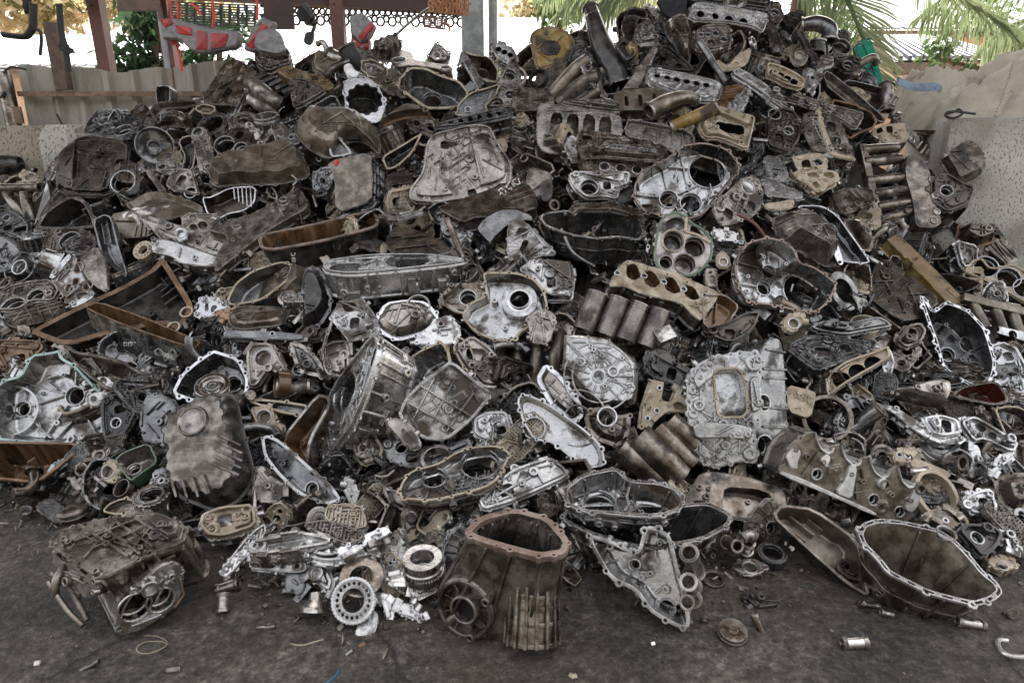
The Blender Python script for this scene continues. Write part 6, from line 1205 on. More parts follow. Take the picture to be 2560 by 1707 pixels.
h=PR('bell_housing','bell housing','bright bell housing lying flat with turned ring','605,885 650,842 900,800 1180,780 1600,782 1915,820 1920,850 1700,885 1280,930 860,965 640,940',.13,(.0,.90,.44),lift=.14,m='alu_light',fm='alu_light',bores='1390,828,200',pockets=(('665,890 740,850 950,842 985,905 860,940 720,935',.06),),sr=18,sb=16,greeb=10,seed=83,ear=.013,bolt=.07,taper=.93)
PR('oil_pan','oil pan','dark oily pan with a welded spout','1200,700 1210,600 1270,525 1380,510 1600,590 1800,720 1850,790 1300,790',.1,(.05,.5,.86),lift=.05,m='oil_film',fm='oil_film',greeb=2,sr=10,ribs='1480,640 1700,760',ear=0,seed=84)
h=PR('oil_pan','oil pan','brown chalk marked casting with grooved back','1650,330 1900,255 2200,150 2320,30 2440,60 2560,200 2590,330 2400,390 2000,420 1900,470',.09,(.0,.70,.71),lift=.04,m='cast_brown',fm='cast_brown',greeb=0,ear=0,ribs='2240,200 2460,110;2260,230 2500,140;2290,260 2530,180;2320,300 2560,220',seed=85)
mark(h,'2385,75 2352,92 2368,118 2400,128 2425,118 2405,70/2345,115 2372,142/2310,135 2298,152 2318,170 2345,160 2350,178/2250,160 2225,180 2248,200 2238,228 2256,205 2290,225 2295,190 2250,160',.0030)
OP('bell_housing','bell housing','black pressed steel bell mouth full of shadow','1980,540 2060,420 2230,325 2400,320 2560,385 2600,500 2450,480 2330,520 2220,620 2150,720',(-.1,.35,.93),lift=.06,d=.12,m='black_oil',im='black_oil',fm='alu_dark',fw=.022,bolt=.08,ear=0,seed=86)
h=OP('clutch_housing','housing','tan gasketed housing around a large steel bearing','2080,945 2120,925 2400,930 2560,990 2650,1100 2685,1250 2600,1385 2440,1475 2370,1560 2200,1565 2000,1480 1880,1335 1950,1215 2110,1140 2100,1040',(-.04,.28,.96),lift=.09,d=.09,s=.94,m='alu',im='alu',fm='gasket_tan',fw=.010,bores='2420,1195,92',hubh=.045,web=6,clutter=8,ext=10,seed=87,bolt=.055)
h.part('bearing_race',MB().ring(h.uv(px('2420,1195')[0],-.04)+(-.062,),(0,0,1),165*h.pm,118*h.pm,.035,40,.004),'alu_light')
h.part('roller_cage',MB().ring(h.uv(px('2420,1195')[0],-.04)+(-.05,),(0,0,1),122*h.pm,92*h.pm,.02,40),'steel')
PR('mount_bracket','bracket','folded aluminium bracket under the flat bell housing','670,1350 770,1190 950,1140 1090,1330 1150,1480 860,1570 790,1480',.12,(-.15,.4,.9),lift=.05,m='alu',greeb=10,ribs='770,1200 1080,1340;740,1300 900,1500',pockets=(('780,1220 900,1200 960,1280 820,1300',.04),),seed=88)
CV('bell_housing','bell housing','webbed grey bell back below the flat bell housing','1065,1400 1180,1210 1380,1180 1570,1200 1690,1330 1600,1480 1300,1570 1150,1500',(.05,.4,.92),lift=.04,levels=((.012,.03),(.04,.05)),m='alu_dirty',web=(1490,1240,10,[110],30),greeb=8,seed=89)
ring('hose_clamp','clamp','loose steel hose clamp beside the flat bell housing','1950,930',95,90,.03,(-.5,.5,.7),lift=.08,m='steel')
PR('flat_bracket','bracket','small folded grey bracket behind copper rimmed pan','1100,430 1290,345 1330,400 1290,450 1180,450',.03,(.1,.5,.86),lift=.06,m='alu_dirty',greeb=1)
PR('flat_bar','bar','slim aluminium bar crossing toward the chalked casting','1300,415 1520,355 1540,385 1310,455',.02,(.1,.5,.86),lift=.07,m='alu_light',greeb=0,ear=0,sr=0,sb=0)
PR('bearing_block','bearing block','brown bearing block between the bright bell and tan housing','1660,1180 1800,1050 2080,1000 2110,1180 1950,1320 1830,1300',.12,(0,.4,.92),lift=.02,m='cast_brown',bores='1945,1165,72',greeb=8,seed=90)
PR('gearbox_cover','cover','pale flat cover sagging under the tan housing','1430,1580 1580,1430 1760,1310 1880,1440 1830,1570 1700,1600',.03,(.1,.45,.89),lift=.07,m='alu_light',fm='alu_light',greeb=4,seed=91)
tile(1,1)
h=OP('gearcase_half','gearcase','grey gearcase with a round lobe under copper rimmed pan','-275,1190 -195,1030 -30,910 230,825 340,860 310,990 210,1070 50,1190 -230,1240',(0,.45,.89),lift=.06,d=.09,m='alu_dark',im='alu_dark',fm='gasket_tan',fw=.010,seed=92,clutter=6,ext=8)
h.part('cap_lobe',MB().lathe([(88*h.pm,-.05),(88*h.pm,-.01),(60*h.pm,-.005),(55*h.pm,-.02),(30*h.pm,-.02),(22*h.pm,-.01),(.001,-.005)],h.uv(px('280,1150')[0])+(0,),(0,0,1),28),'alu_dirty')
CV('rocker_cover','cover','flat rust brown cover on a grey rail','-290,1340 -180,1245 230,1265 325,1290 240,1420 -190,1460',(0,.80,.60),lift=.08,levels=((.008,.02),(.02,.025)),m='cast_brown',fm='alu_dirty',fw=.010,ear=0,greeb=3,ribs='-100,1300 160,1290',seed=93)
PR('side_rail','rail','dark grey cast rail under the rust brown cover','-290,1465 100,1470 420,1500 430,1545 100,1540 -290,1520',.05,(0,.4,.92),lift=.09,m='alu_dark',greeb=5,bores='150,1495,14',ear=0)
CV('gearbox_end','gearbox case','black pointed casing beside the rust brown cover','420,1000 460,880 600,890 700,1150 690,1280 600,1420 430,1500 410,1350',(.1,.3,.95),lift=-.02,levels=((.015,.04),(.04,.08)),m='black_oil',fm='alu_dark',gus=10,seed=94)
PR('gearbox_case','gearbox case','dark ribbed case in shadow above the welded spout','1700,420 1900,480 1980,560 1960,700 1830,700 1700,560',.1,(.1,.3,.95),lift=-.03,m='alu_dark',greeb=10,seed=95)
TB('strut','bar','slim dark strut standing among pans',['1760,480,.05,28 1820,620,.03,28 1900,800,.0,28'],lift=.05,m='cast_brown',part='rod',ends=False)
h=PR('gearbox_case','gearbox case','tall grey gearbox with fluted front and two top bores','1560,-230 1620,-330 2000,-420 2150,-400 2220,-250 2350,-60 2340,150 2130,240 1660,310 1420,290 1400,190 1530,20',.26,(.06,.30,.95),lift=.10,m='alu_dirty',fm='alu_dirty',greeb=16,ribs='1700,-180 1680,230;1790,-200 1790,150;1860,-200 1880,170',bosses='1960,-100,40 2010,70,26 1950,-40,22 2080,-30,20',sr=20,sb=14,seed=96)
for c,r in (('1800,-290',75),('2010,-350',66)):h.part('bore_ring',MB().ring(h.uv(px(c)[0])+(-.002,),(0,.35,1),r*h.pm,r*.72*h.pm,.02,30),'alu_light')
q=h.pts('2130,-240 2280,-305 2320,-190 2170,-120'); flange_plate(h,chai(ccw(q),1),[rect(cen(q),.35,.014,.012)],.012,'gasket_copper',.04,.006,3,.013,'copper_gasket')
PR('oil_pan','oil pan','dark ribbed sump corner behind the tall fluted gearbox','1190,40 1380,-20 1450,100 1400,250 1330,330 1200,280',.1,(0,.4,.92),lift=-.03,m='oil_film',greeb=4,seed=97)
tile(2,1)
h=OP('bell_housing','bell housing','silver twin lobed bell housing facing out, copper gasket','1115,250 1120,130 1180,20 1300,-60 1420,-110 1560,-235 1760,-265 1980,-205 2095,-60 2085,10 2000,110 1900,240 1760,400 1640,445 1480,410 1370,412 1220,385',(-.06,.22,.97),lift=.14,d=.10,s=.94,m='alu',im='alu',fm='gasket_copper',fw=.009,bores='1435,265,80 1640,300,95 1795,5,172',nrib=5,web=12,clutter=9,ext=12,seed=101,bolt=.05)
PR('gearbox_case','gearbox case','lumpy gearbox side with a pale blue core plug','1830,330 2050,130 2130,60 2240,40 2310,200 2270,385 2050,480 1915,505',.15,(.28,.3,.91),lift=.06,m='alu_dirty',fm='alu_dirty',bores='2165,155,62',greeb=14,seed=102)
q=px('2165,155')[0]; ring('core_plug','plug','pale blue round core plug in the lumpy gearbox side','2165,155',60,0,.01,(.28,.3,.91),lift=.085,m='alu_light',lathe=[(.001,0),(.8,0),(1,.05),(1,-.1)])
OP('gearcase_half','gearcase','dark round ended gearcase lying open like a bathtub','250,430 290,385 430,368 860,340 1150,400 1235,570 1170,640 990,605 770,625 560,595 300,505',(.0,.80,.60),lift=.12,d=.16,s=.85,m='alu_dark',im='alu_dark',fm='alu_dark',fw=.014,ext=18,web=8,clutter=12,bores='1020,450,75',seed=103)
PR('sump_edging','rim','brown pan rim laid over the bathtub gearcase','500,375 590,300 900,285 1155,355 1145,395 900,340 620,345 560,385',.03,(0,.6,.8),lift=.13,m='cast_brown',greeb=0,ear=0,mode='s')
PR('oil_pump','oil pump','tan edged oil pump body with round cavity','510,60 560,15 900,20 1085,20 1065,135 990,155 970,285 850,255 680,265 560,165',.1,(0,.35,.94),lift=.06,m='alu_dirty',fm='alu',bores='710,150,78',greeb=18,seed=104)
h=PR('bearing_plate','bearing housing','four bore bearing plate rimmed with green sealant','1310,700 1340,500 1380,430 1480,375 1580,400 1645,470 1765,540 1845,640 1835,800 1740,915 1640,975 1500,955 1340,915 1300,770',.09,(-.02,.2,.98),lift=.16,m='alu_dirty',fm='alu_dirty',bores='1478,645,88 1678,700,92 1412,840,58 1588,855,92',pockets=(('1410,470 1490,425 1575,440 1600,520 1500,560 1410,530',.04),('1640,500 1700,520 1770,620 1690,610 1630,580',.05)),greeb=0,seed=105,bolt=.05,hubm='alu_dirty')
o1=offs(h.out,.001); h.part('green_sealant',MB().plate([o1],[offs(h.out,-.009)],.0035,-.004),'gasket_green')
h.part('tan_gasket',MB().plate([circ(h.uv(px('1478,645')[0]),112*h.pm,36)],[circ(h.uv(px('1478,645')[0]),98*h.pm,36)],.006,.0),'gasket_tan')
b=MB()
for a,c in zip('1600,430 1590,560 1700,590'.split(),'1590,560 1700,590 1820,660'.split()):b.bar(h.uv(px(a)[0])+(0,),h.uv(px(c)[0])+(0,),(0,0,1),.012,.006)
h.part('gasket_strip',b,'gasket_tan')
h=hero('engine_block','engine block','tan crankcase ladder above four finned barrels','890,1060 960,900 1060,815 1150,840 1280,880 1500,930 1750,1050 1890,1105 1890,1160 1740,1375 1660,1320 1560,1210 1200,1130 1030,1050',(.12,.5,.86),lift=.13)
pk=[(chai(ccw(h.pts(s_)),1),.07) for s_ in ('1050,860 1140,850 1190,970 1120,1010 1050,970','1220,900 1310,930 1370,1030 1300,1080 1210,1030','1410,970 1490,980 1560,1110 1480,1130 1400,1080','1590,1040 1680,1070 1730,1170 1660,1190 1580,1140')]
prism(h,h.out,.10,'alu_dirty','gasket_tan',pockets=pk,bores=[h.uv(px(a)[0])+(20*h.pm,.03) for a in ('968,938','1212,962','1392,1020','1575,1085','1770,1145')],bosses=B(h,'1055,858,20 1230,912,20 1415,970,20 1595,1040,20 1780,1098,20 1680,1248,20'),greeb=3,seed=106,pm='amber',ear=.006)
for i,(x,y) in enumerate(((800,1090),(1000,1140),(1190,1190),(1385,1250))):
    p0=h.uv(px(f'{x},{y}')[0])+(-.03,); p1=h.uv(px(f'{x - 105},{y + 270}')[0])+(-.10,); ax=Vector(p1)-Vector(p0); L=ax.length; r=98*h.pm; pr=[(r*.84,0),(r,0)]; k=0.004
    while k<L:pr+=[(r,k),(r,k+.0035),(r*.95,k+.0045),(r*.95,k+.007)]; k+=.008
    b=MB().lathe(pr,p0,ax,28); b.lathe([(r*.84,0),(r*.83,L*.8),(.001,L*.8)],p0,ax,28); h.part('finned_barrel',b,'alu_dirty')
h.part('side_ear',MB().box(h.uv(px('1420,1470')[0])+(-.05,),(.04,.02,0),(-.015,.03,0),(0,0,.03)),'alu')
PR('gearbox_case','gearbox case','grey flared casing beside the bathtub gearcase','-40,490 70,430 180,520 420,770 250,770 100,880 -40,800',.14,(-.1,.45,.89),lift=.05,m='alu',greeb=10,ribs='0,640 150,560;120,760 260,640',seed=107)
PR('solenoid_case','case','grey solenoid case with round stubs behind tan housing','60,905 160,830 350,815 545,845 575,950 565,1120 330,1135 200,980',.1,(0,.4,.92),lift=.05,m='alu',bosses='345,950,48 465,950,42',greeb=22,seed=108)
PR('mount_bracket','bracket','fanned rib bracket under the tan bearing housing','130,1340 240,1270 370,1290 400,1400 340,1580 200,1580',.1,(0,.35,.94),lift=.06,m='alu_dirty',ribs='240,1290 170,1560;270,1290 300,1570;320,1290 380,1430',greeb=6,seed=109)
OP('oil_pan','oil pan','brown triangular pan beneath the crankcase ladder','1740,1140 1950,1125 2095,1240 1990,1400 1760,1450',(.05,.5,.86),lift=.07,d=.06,m='cast_brown',im='amber',fm='cast_brown',fw=.008,ear=0,ribs='1800,1200 1760,1400;1870,1180 1850,1400',seed=110)
PR('pipe_gasket','gasket','small tan gasket hanging beside four bore plate','1880,780 1940,730 2000,800 1995,890 1890,880',.012,(0,.3,.95),lift=.1,m='gasket_tan',bores='1940,835,34',greeb=0,sr=0,sb=0)
PR('accessory_plate','plate','brown plate with oval slot by the four bore plate','1770,890 1880,900 1880,1060 1780,1060',.015,(0,.3,.95),lift=.04,m='cast_brown',pockets=(('1820,960 1860,960 1860,1030 1820,1030',.01),),greeb=1,sr=0,sb=0)
PR('coolant_elbow','bracket','pale squared bracket near the red hose','1830,530 1950,540 2060,560 2060,640 2180,660 1900,640',.03,(0,.4,.92),lift=.08,m='alu',greeb=4)
TB('red_hose','hose','thin rust red hose above copper gasketed bell',['2040,440,.05,14 2200,520,.04,14 2330,620,.0,14'],lift=.1,m='redbrown_paint',part='hose',ends=False)
PR('oil_pan','oil pan','brown box pan sunk beside the tan edged pump','130,90 160,-40 360,20 370,230 300,280 140,200',.1,(.05,.35,.94),lift=.0,m='dusty',fm='cast_brown',greeb=2,seed=112,ear=0)
TB('coolant_pipe','pipe','two thin dark pipes lying near the solenoid case',['480,640,.04,16 560,780,.03,16 760,880,.0,16','330,1220,.04,14 430,1220,.04,14 540,1225,.04,14'],lift=.05,m='alu_dark',part='pipe',ends=False)
PR('crankcase','crankcase','dark oily case under the pointed brown pan','1700,1480 1960,1400 2140,1300 2280,1300 2200,1480 2000,1600',.12,(.1,.4,.91),lift=-.03,m='oil_film',greeb=8,seed=113)
tile(3,1)
h=OP('bell_housing','bell housing','copper gasketed bell housing with cone and round mouth','-310,920 -275,760 -180,650 0,605 150,640 250,720 290,840 430,880 570,980 635,1040 600,1130 540,1225 440,1305 250,1285 80,1240 -100,1220 -200,1190 -260,1080',(.08,.28,.96),lift=.13,d=.11,s=.94,m='alu',im='alu_light',fm='gasket_copper',fw=.009,bores='312,1108,185 -45,1085,62 0,930,60',nrib=5,web=12,clutter=8,ext=12,seed=121,bolt=.05)
h.part('cone_wall',MB().lathe([(.105,-.03),(.085,-.07),(.06,-.10),(.045,-.105)],h.uv(px('60,800')[0],-.06)+(0,),(0,0,1),36),'alu_dirty')
CV('bell_housing','bell housing','brown domed bell back behind the copper gasketed one','20,440 200,365 420,480 610,640 640,830 560,900 320,760 100,640',(.15,.5,.85),lift=.04,levels=((.02,.05),(.05,.10)),m='alu_dirty',fm='alu_dirty',gus=12,greeb=5,seed=122)
h=OP('oil_pan','oil pan','bright edged aluminium pan opened toward the wall','265,330 310,315 500,318 640,405 780,600 945,830 890,855 690,835 640,800 600,700 480,560 350,420',(-.30,.38,.88),lift=.12,d=.08,s=.92,m='alu_dark',im='alu_dark',fm='mach',fw=.007,ear=.008,corr=(9,.003),seed=123,ribs='480,420 780,800;560,420 820,760')
h.part('gasket_lobe',MB().plate([chai(ccw(h.pts('590,690 640,690 680,800 690,870 650,880 600,780')),2)],[circ(h.uv(px('655,850')[0]),.008),circ(h.uv(px('610,720')[0]),.008)],.014,.004),'mach')
CV('canister','canister','brown dented canister beside the bright edged pan','680,450 775,432 900,530 975,680 930,755 800,650',(.1,.4,.91),lift=.07,levels=((.015,.04),(.04,.06)),m='cast_brown',fm='cast_brown',ear=0,seed=124)
PR('steel_beam','beam','peeling yellow steel beam lying across black block','1105,625 1205,575 1270,650 1560,930 1800,1175 1780,1195 1720,1225 1640,1185 1300,830',.08,(.25,.5,.83),lift=.12,m='yellow',fm='ochre',greeb=1,sb=2,sr=2,ear=0,mode='s',seed=125)
TB('beam_clevis','clevis','brown clevis at the upper end of yellow beam',['950,640,.0,30 1030,560,.03,32 1100,500,.0,30','1180,490,.03,34 1230,540,.02,34'],lift=.12,m='cast_brown',part='pipe')
PR('engine_block','engine block','black ribbed engine box under the yellow beam','885,1110 1040,785 1290,940 1590,1185 1400,1345 1220,1375',.16,(.08,.5,.86),lift=.04,m='alu_dark',fm='oil_film',ribs='930,1100 1150,880;1010,1170 1250,940;1110,1200 1300,1010;1230,1300 1440,1090',greeb=5,ear=0,seed=126)
PR('clutch_cover','plate','mossy flat plate in front of manifold tubes','590,200 700,160 965,158 985,300 690,405 640,310',.05,(0,.5,.87),lift=.08,m='cast_brown',greeb=6,seed=127,ear=0)
h=PR('cylinder_head_casting','cylinder head','brown row of crank journals against pale wall','1780,930 1870,820 1960,800 2040,900 2250,850 2420,960 2420,1260 2250,1155 1950,1000',.12,(-.2,.35,.92),lift=.06,m='cast_brown',fm='gasket_tan',bores='2000,880,100 2210,980,95 2360,1080,90',greeb=8,seed=128)
CV('end_housing','housing','rusty brown bell shaped housing against pale wall','1710,630 1745,505 1890,515 2075,575 2090,650 1950,705 1880,720',(-.1,.4,.91),lift=.04,levels=((.01,.05),(.03,.08)),m='cast_brown',fm='rust',gus=6,seed=129)
PR('starter_case','case','silver stepped case under the rusty bell housing','1700,645 1920,700 1900,880 1770,905',.1,(-.1,.3,.95),lift=.03,m='alu',greeb=8,seed=130)
PR('housing_flank','housing','brown finned flank running down the pale wall','2000,690 2100,600 2250,720 2320,830 2230,880 2080,760',.1,(-.2,.4,.89),lift=.07,m='cast_brown',ribs='2050,680 2200,840;2090,650 2250,810;2130,640 2280,790',greeb=2,ear=0,seed=131)
h=OP('bell_housing','bell housing','large dark bell housing with white triangulated rim','1385,1145 1440,1150 1520,1290 1600,1215 1640,1200 1740,1230 1850,1280 2000,1440 2040,1560 2095,1750 2085,1850 2020,2000 1900,1990 1740,1910 1600,1810 1530,1560 1470,1400',(-.18,.35,.92),lift=.13,d=.16,s=.85,m='alu_dark',im='alu_dark',fm='mach',fw=.014,slots=24,ear=.012,bores='1640,1690,62 1850,1600,85',web=8,clutter=12,ext=12,seed=132,bolt=.06)
h=TB('intake_manifold','manifold','tan intake manifold of four straight runners',['1870,1180,.0,46 1930,1310,.0,46 2000,1440,.0,46','2080,1235,.0,46 2120,1360,.0,46 2170,1490,.0,46','2250,1285,.0,46 2280,1400,.0,46 2330,1520,.0,46','2420,1330,.0,46 2440,1440,.0,46 2470,1560,.0,46'],lift=.07,m='dusty',ends=False)
b=MB().bar(h.uv(px('1770,1170')[0])+(-.02,),h.uv(px('2480,1345')[0])+(-.02,),(0,0,1),.04,.05); h.part('top_rail',b,'dusty')
h.part('port_flange',MB().plate([outl(h.pts('1990,1420 2340,1500 2500,1550 2500,1640 2330,1580 2050,1500'),'k')],[circ(h.uv(px('2050,1460')[0]),.022,14),circ(h.uv(px('2210,1520')[0]),.022,14),circ(h.uv(px('2380,1570')[0]),.022,14)],.03,.015),'alu_light')
PR('pipe_flange','flange','small tan lobed flange below the copper gasketed bell','140,1380 200,1325 315,1330 325,1400 225,1485 160,1455',.03,(-.05,.25,.97),lift=.10,m='gasket_tan',bores='235,1400,42',greeb=0)
PR('linkage_lever','arm','dark forked casting arm above the bored block','380,1440 500,1380 740,1400 1000,1345 1090,1390 1140,1445 900,1485 700,1525 420,1475',.06,(0,.5,.87),lift=.05,m='alu_dark',greeb=12,seed=133)
PR('valve_cover','cover','tan camshaft frame perched over the mossy plate','220,20 330,-10 620,-5 665,80 560,130 460,205 330,85',.05,(.05,.5,.87),lift=.08,m='gasket_tan',fm='gasket_tan',pockets=(('350,20 450,10 480,60 380,70',.03),('500,20 590,10 620,60 530,80',.03),('400,110 450,90 480,150 440,160',.03)),greeb=6,seed=134)
PR('head_gasket','gasket','tan wavy gasket leaning on the brown domed bell','-20,300 100,290 245,255 225,335 120,355 -20,345',.01,(0,.4,.92),lift=.10,m='gasket_tan',greeb=0,sr=0,sb=0,pockets=(('130,300 200,285 190,330 140,335',.008),))
h=TB('intake_manifold','manifold','brown intake manifold with five parallel tubes',['860,-190,.0,44 1000,-200,.0,46 1190,-210,.0,44','880,-80,.0,44 1020,-90,.0,46 1220,-110,.0,44','900,95,.0,44 1060,80,.0,46 1250,60,.0,44','970,215,.0,42 1110,195,.0,45 1280,170,.0,42','1000,335,.0,42 1120,315,.0,45 1290,290,.0,42','1030,440,.0,42 1160,415,.0,44 1310,370,.0,42'],lift=.08,m='cast_brown',ends=False)
h.part('plenum',MB().plate([outl(h.pts('1250,-140 1440,-20 1500,300 1565,500 1500,550 1330,545 1300,300 1230,60'),'k')],[],.035,-.05),'cast_brown')
for c in ('1470,115','1495,260','1515,405','1445,195','1490,485'):
    h.part('port_ring',MB().boss(h.uv(px(c)[0])+(.034,),(0,0,1),32*h.pm,20*h.pm,.008),'alu_dirty')
h.part('end_rail',MB().bar(h.uv(px('860,-230')[0])+(-.03,),h.uv(px('1010,470')[0])+(-.03,),(0,0,1),.04,.05),'cast_brown')
PR('rod_bracket','bracket','small tan bracket clipped on the manifold plenum','1490,80 1580,70 1625,115 1560,200 1520,265 1500,200',.03,(0,.3,.95),lift=.11,m='gasket_tan',bores='1560,120,14',greeb=1)
PR('gearbox_case','gearbox case','pale smooth casing top left of the domed bell'.replace('left of','behind'),'-40,60 120,110 310,200 320,245 240,255 -40,220',.08,(0,.45,.89),lift=.05,m='alu_light',greeb=2,seed=135)
ring('ring_band','band','tan arched band behind the bored block','900,1400',130,118,.04,(-.1,.75,.6),lift=.06,m='gasket_tan')
ring('flywheel_shell','housing','dark round shell tucked behind the copper gasketed bell','700,1100',190,120,.08,(.45,.3,.84),lift=.02,m='alu_dark',g=.006)
PR('engine_bracket','bracket','amber stained bracket by the white rimmed bell','1160,1560 1250,1430 1380,1400 1440,1480 1400,1580 1250,1640',.08,(0,.4,.92),lift=.04,m='cast_brown',greeb=8,seed=136)
# ------------------------------------------------------------------ the top of the heap
tile(0,0)
PR('gearbox_case','gearbox case','dark open gearbox casing with bores by the worn wall','800,1130 905,1010 1150,1025 1325,1100 1305,1190 1185,1285 840,1245 760,1235',.18,(-.08,.62,.78),lift=.08,m='alu_dark',fm='alu_dark',bores='962,1110,55 1130,1195,78',greeb=16,seed=141)
PR('gearbox_case','gearbox case','large black gearbox box crusted with brown dust','520,1560 560,1400 770,1245 1190,1300 1180,1560 1060,1820 540,1800',.25,(-.1,.30,.95),lift=.08,m='black_oil',fm='oil_film',greeb=8,ribs='580,1410 1060,1440;620,1370 1120,1400',sr=12,seed=142,ear=0)
DR('clutch_drum','drum','bright open steel drum leaning on the black box','1420,1335',160,.15,(.5,-.12,.86),lift=.16,m='steel',im='alu_dark')
PR('gearbox_case','gearbox case','brown tilted gearbox side with a square window','1850,900 2100,515 2350,640 2365,900 2230,970 1930,955',.15,(-.28,.35,.9),lift=.08,m='cast_brown',fm='cast_brown',pockets=(('2028,890 2090,788 2146,835 2075,908',.06),),bosses='2125,725,24',ribs='1960,880 2190,560;2180,900 2330,690',greeb=5,seed=143)
OP('junction_box','box','small black rectangular tray upright before the fence','1425,795 1495,785 1560,790 1560,940 1500,950 1440,955',(-.55,.1,.83),lift=.12,d=.06,m='black_oil',im='black_oil',fm='alu_dark',fw=.006,ear=.006,seed=1)
GR('timing_gear','gear','bronze spoked timing gear near the tall tilted gearbox','2235,1110',125,45,46,.02,(.05,.55,.83),lift=.10,m='alu_dirty',holes=8)
GR('ring_gear','gear','dark toothed ring beside the bronze timing gear','1950,1140',140,105,52,.03,(-.15,.5,.85),lift=.08,m='alu_dark')
PR('belt_bracket','bracket','long brown bracket with an eye standing upright','1755,1210 1810,1170 1885,1170 1930,1300 1975,1580 1830,1590 1800,1400',.05,(-.05,.3,.95),lift=.09,m='alu_dirty',bores='1815,1210,42',greeb=5,seed=144)
CV('half_shell','housing','brown half round shell behind the bright drum','1480,1185 1560,1080 1640,1035 1740,1050 1770,1150 1690,1180 1600,1150',(-.2,.5,.84),lift=.06,levels=((.012,.04),(.04,.06)),m='cast_brown',fm='cast_brown',seed=145)
PR('rib_bracket','bracket','dark ribbed fin bracket over the open gearbox casing','1175,1035 1310,945 1365,1110 1250,1070',.06,(-.1,.3,.95),lift=.08,m='cast_brown',ribs='1210,1030 1300,960;1240,1060 1330,1010',greeb=1)
OP('timing_cover','cover','brown timing cover with bolt holes near the rail','1370,1010 1440,940 1560,930 1800,915 1835,960 1560,1015 1540,1080 1440,1145',(0,.55,.83),lift=.08,d=.04,m='cast_brown',im='cast_brown',fm='cast_brown',fw=.012,bores='1480,1070,30',seed=146,clutter=4)
OP('chain_case','chain case','black scalloped chain case under the half round shell','1630,1290 1720,1240 1790,1255 1800,1400 1770,1560 1640,1570 1700,1450',(0,.25,.97),lift=.05,d=.06,m='alu_dark',im='black_oil',fm='gasket_tan',fw=.008,ear=.010,bolt=.05,seed=147)
PR('solenoid_block','solenoid block','small silver knobbly block below the bright drum','1445,1490 1640,1480 1655,1575 1445,1580',.06,(0,.4,.92),lift=.10,m='alu',greeb=16,bores='1490,1530,28',seed=148)
PR('gearbox_case','gearbox case','black hollow casing between chain case and cage','1990,1200 2250,1170 2340,1250 2310,1440 2130,1500 1980,1420',.12,(0,.35,.94),lift=.02,m='black_oil',fm='oil_film',greeb=12,bores='2210,1360,58 2060,1330,90',seed=149)
OP('scrap_cover','cover','tan edged cover plate beside the bronze gear','1780,1000 1850,950 1970,970 1980,1020 1900,1050 1830,1030',(0,.4,.92),lift=.1,d=.03,m='cast_brown',fm='gasket_tan',fw=.008,seed=150)
PR('exhaust_shield','shield','brown ribbed sump edge under the black box','1040,1520 1150,1470 1280,1510 1310,1580 1280,1680 1080,1660',.08,(0,.4,.92),lift=.1,m='cast_brown',ribs='1110,1490 1090,1640;1190,1490 1180,1650;1250,1510 1250,1660',greeb=1,ear=0)
TB('wall_pan','pan','black rounded pan end lying against the low wall',['-40,1560,.0,90 60,1520,.0,95 190,1500,.0,60'],lift=.05,m='black_oil',ends=False)
tile(1,0)
PR('gearbox_case','gearbox case','grey rounded gearbox end under the crumpled sheet','-10,470 120,440 250,428 322,500 312,580 200,605 120,645 -10,570',.15,(.08,.5,.86),lift=.05,m='alu_dirty',greeb=14,grid=6,seed=151)
CV('end_cover','cover','flat grey cover with a raised number plate','525,505 560,465 660,475 830,515 805,600 640,725 510,645',(0,.4,.92),lift=.07,levels=((.008,.02),(.015,.025)),m='dusty',fm='dusty',ear=.010,greeb=3,seed=152)
TB('rubber_elbow','hose','black rubber elbow leaning by the white bracket',['850,470,.04,75 890,530,.0,78 950,570,-.06,70'],lift=.08,m='rubber',part='hose')
TB('curved_pipe','pipe','grey curved pipe arching over the flat grey cover',['570,405,.0,22 620,410,.02,24 650,450,.0,26','690,520,.02,60 760,560,.02,64 830,540,.0,60'],lift=.1,m='alu_dirty')
PR('exhaust_bracket','bracket','rust streaked white bracket above the toothed drum casing','800,605 860,575 905,650 970,668 982,700 850,712',.02,(0,.35,.94),lift=.1,m='white_paint',fm='white_paint',bores='962,688,14',greeb=0,sr=0,sb=0)
OP('pump_cover','cover','tan gasketed pump cover with chambers near connecting rod','970,560 1070,542 1180,600 1215,660 1190,722 1060,712 960,640',(0,.28,.96),lift=.10,d=.03,m='alu_dirty',im='alu_dirty',fm='gasket_tan',fw=.006,bores='1030,620,28',clutter=9,seed=153,bolt=.06)
CV('oil_pan','oil pan','grey corrugated pan tipped at the skyline','1035,450 1330,345 1345,450 1215,590 1090,545',(.1,.3,.95),lift=.06,levels=((.012,.05),(.02,.09)),m='alu_dirty',fm='alu_dirty',corr=(10,.006),seed=154)
PR('connecting_rod','connecting rod','large brown connecting rod lying on the skyline','1232,560 1250,480 1330,455 1430,480 1445,550 1700,588 1790,600 1805,640 1740,655 1640,622 1430,595 1300,612',.06,(0,.72,.69),lift=.12,m='cast_brown',fm='cast_brown',bores='1312,550,62 1738,622,40',greeb=0,ear=0,sb=0,sr=4,seed=155)
CV('web_plate','plate','grey triangular webbed cover rising at the skyline','1560,545 1600,470 1650,378 1795,500 1765,595 1660,605',(0,.15,.99),lift=.06,levels=((.01,.02),(.02,.025)),m='alu_dirty',fm='alu_dirty',bores='1660,522,34',web=(1660,522,8,[],38),seed=156)
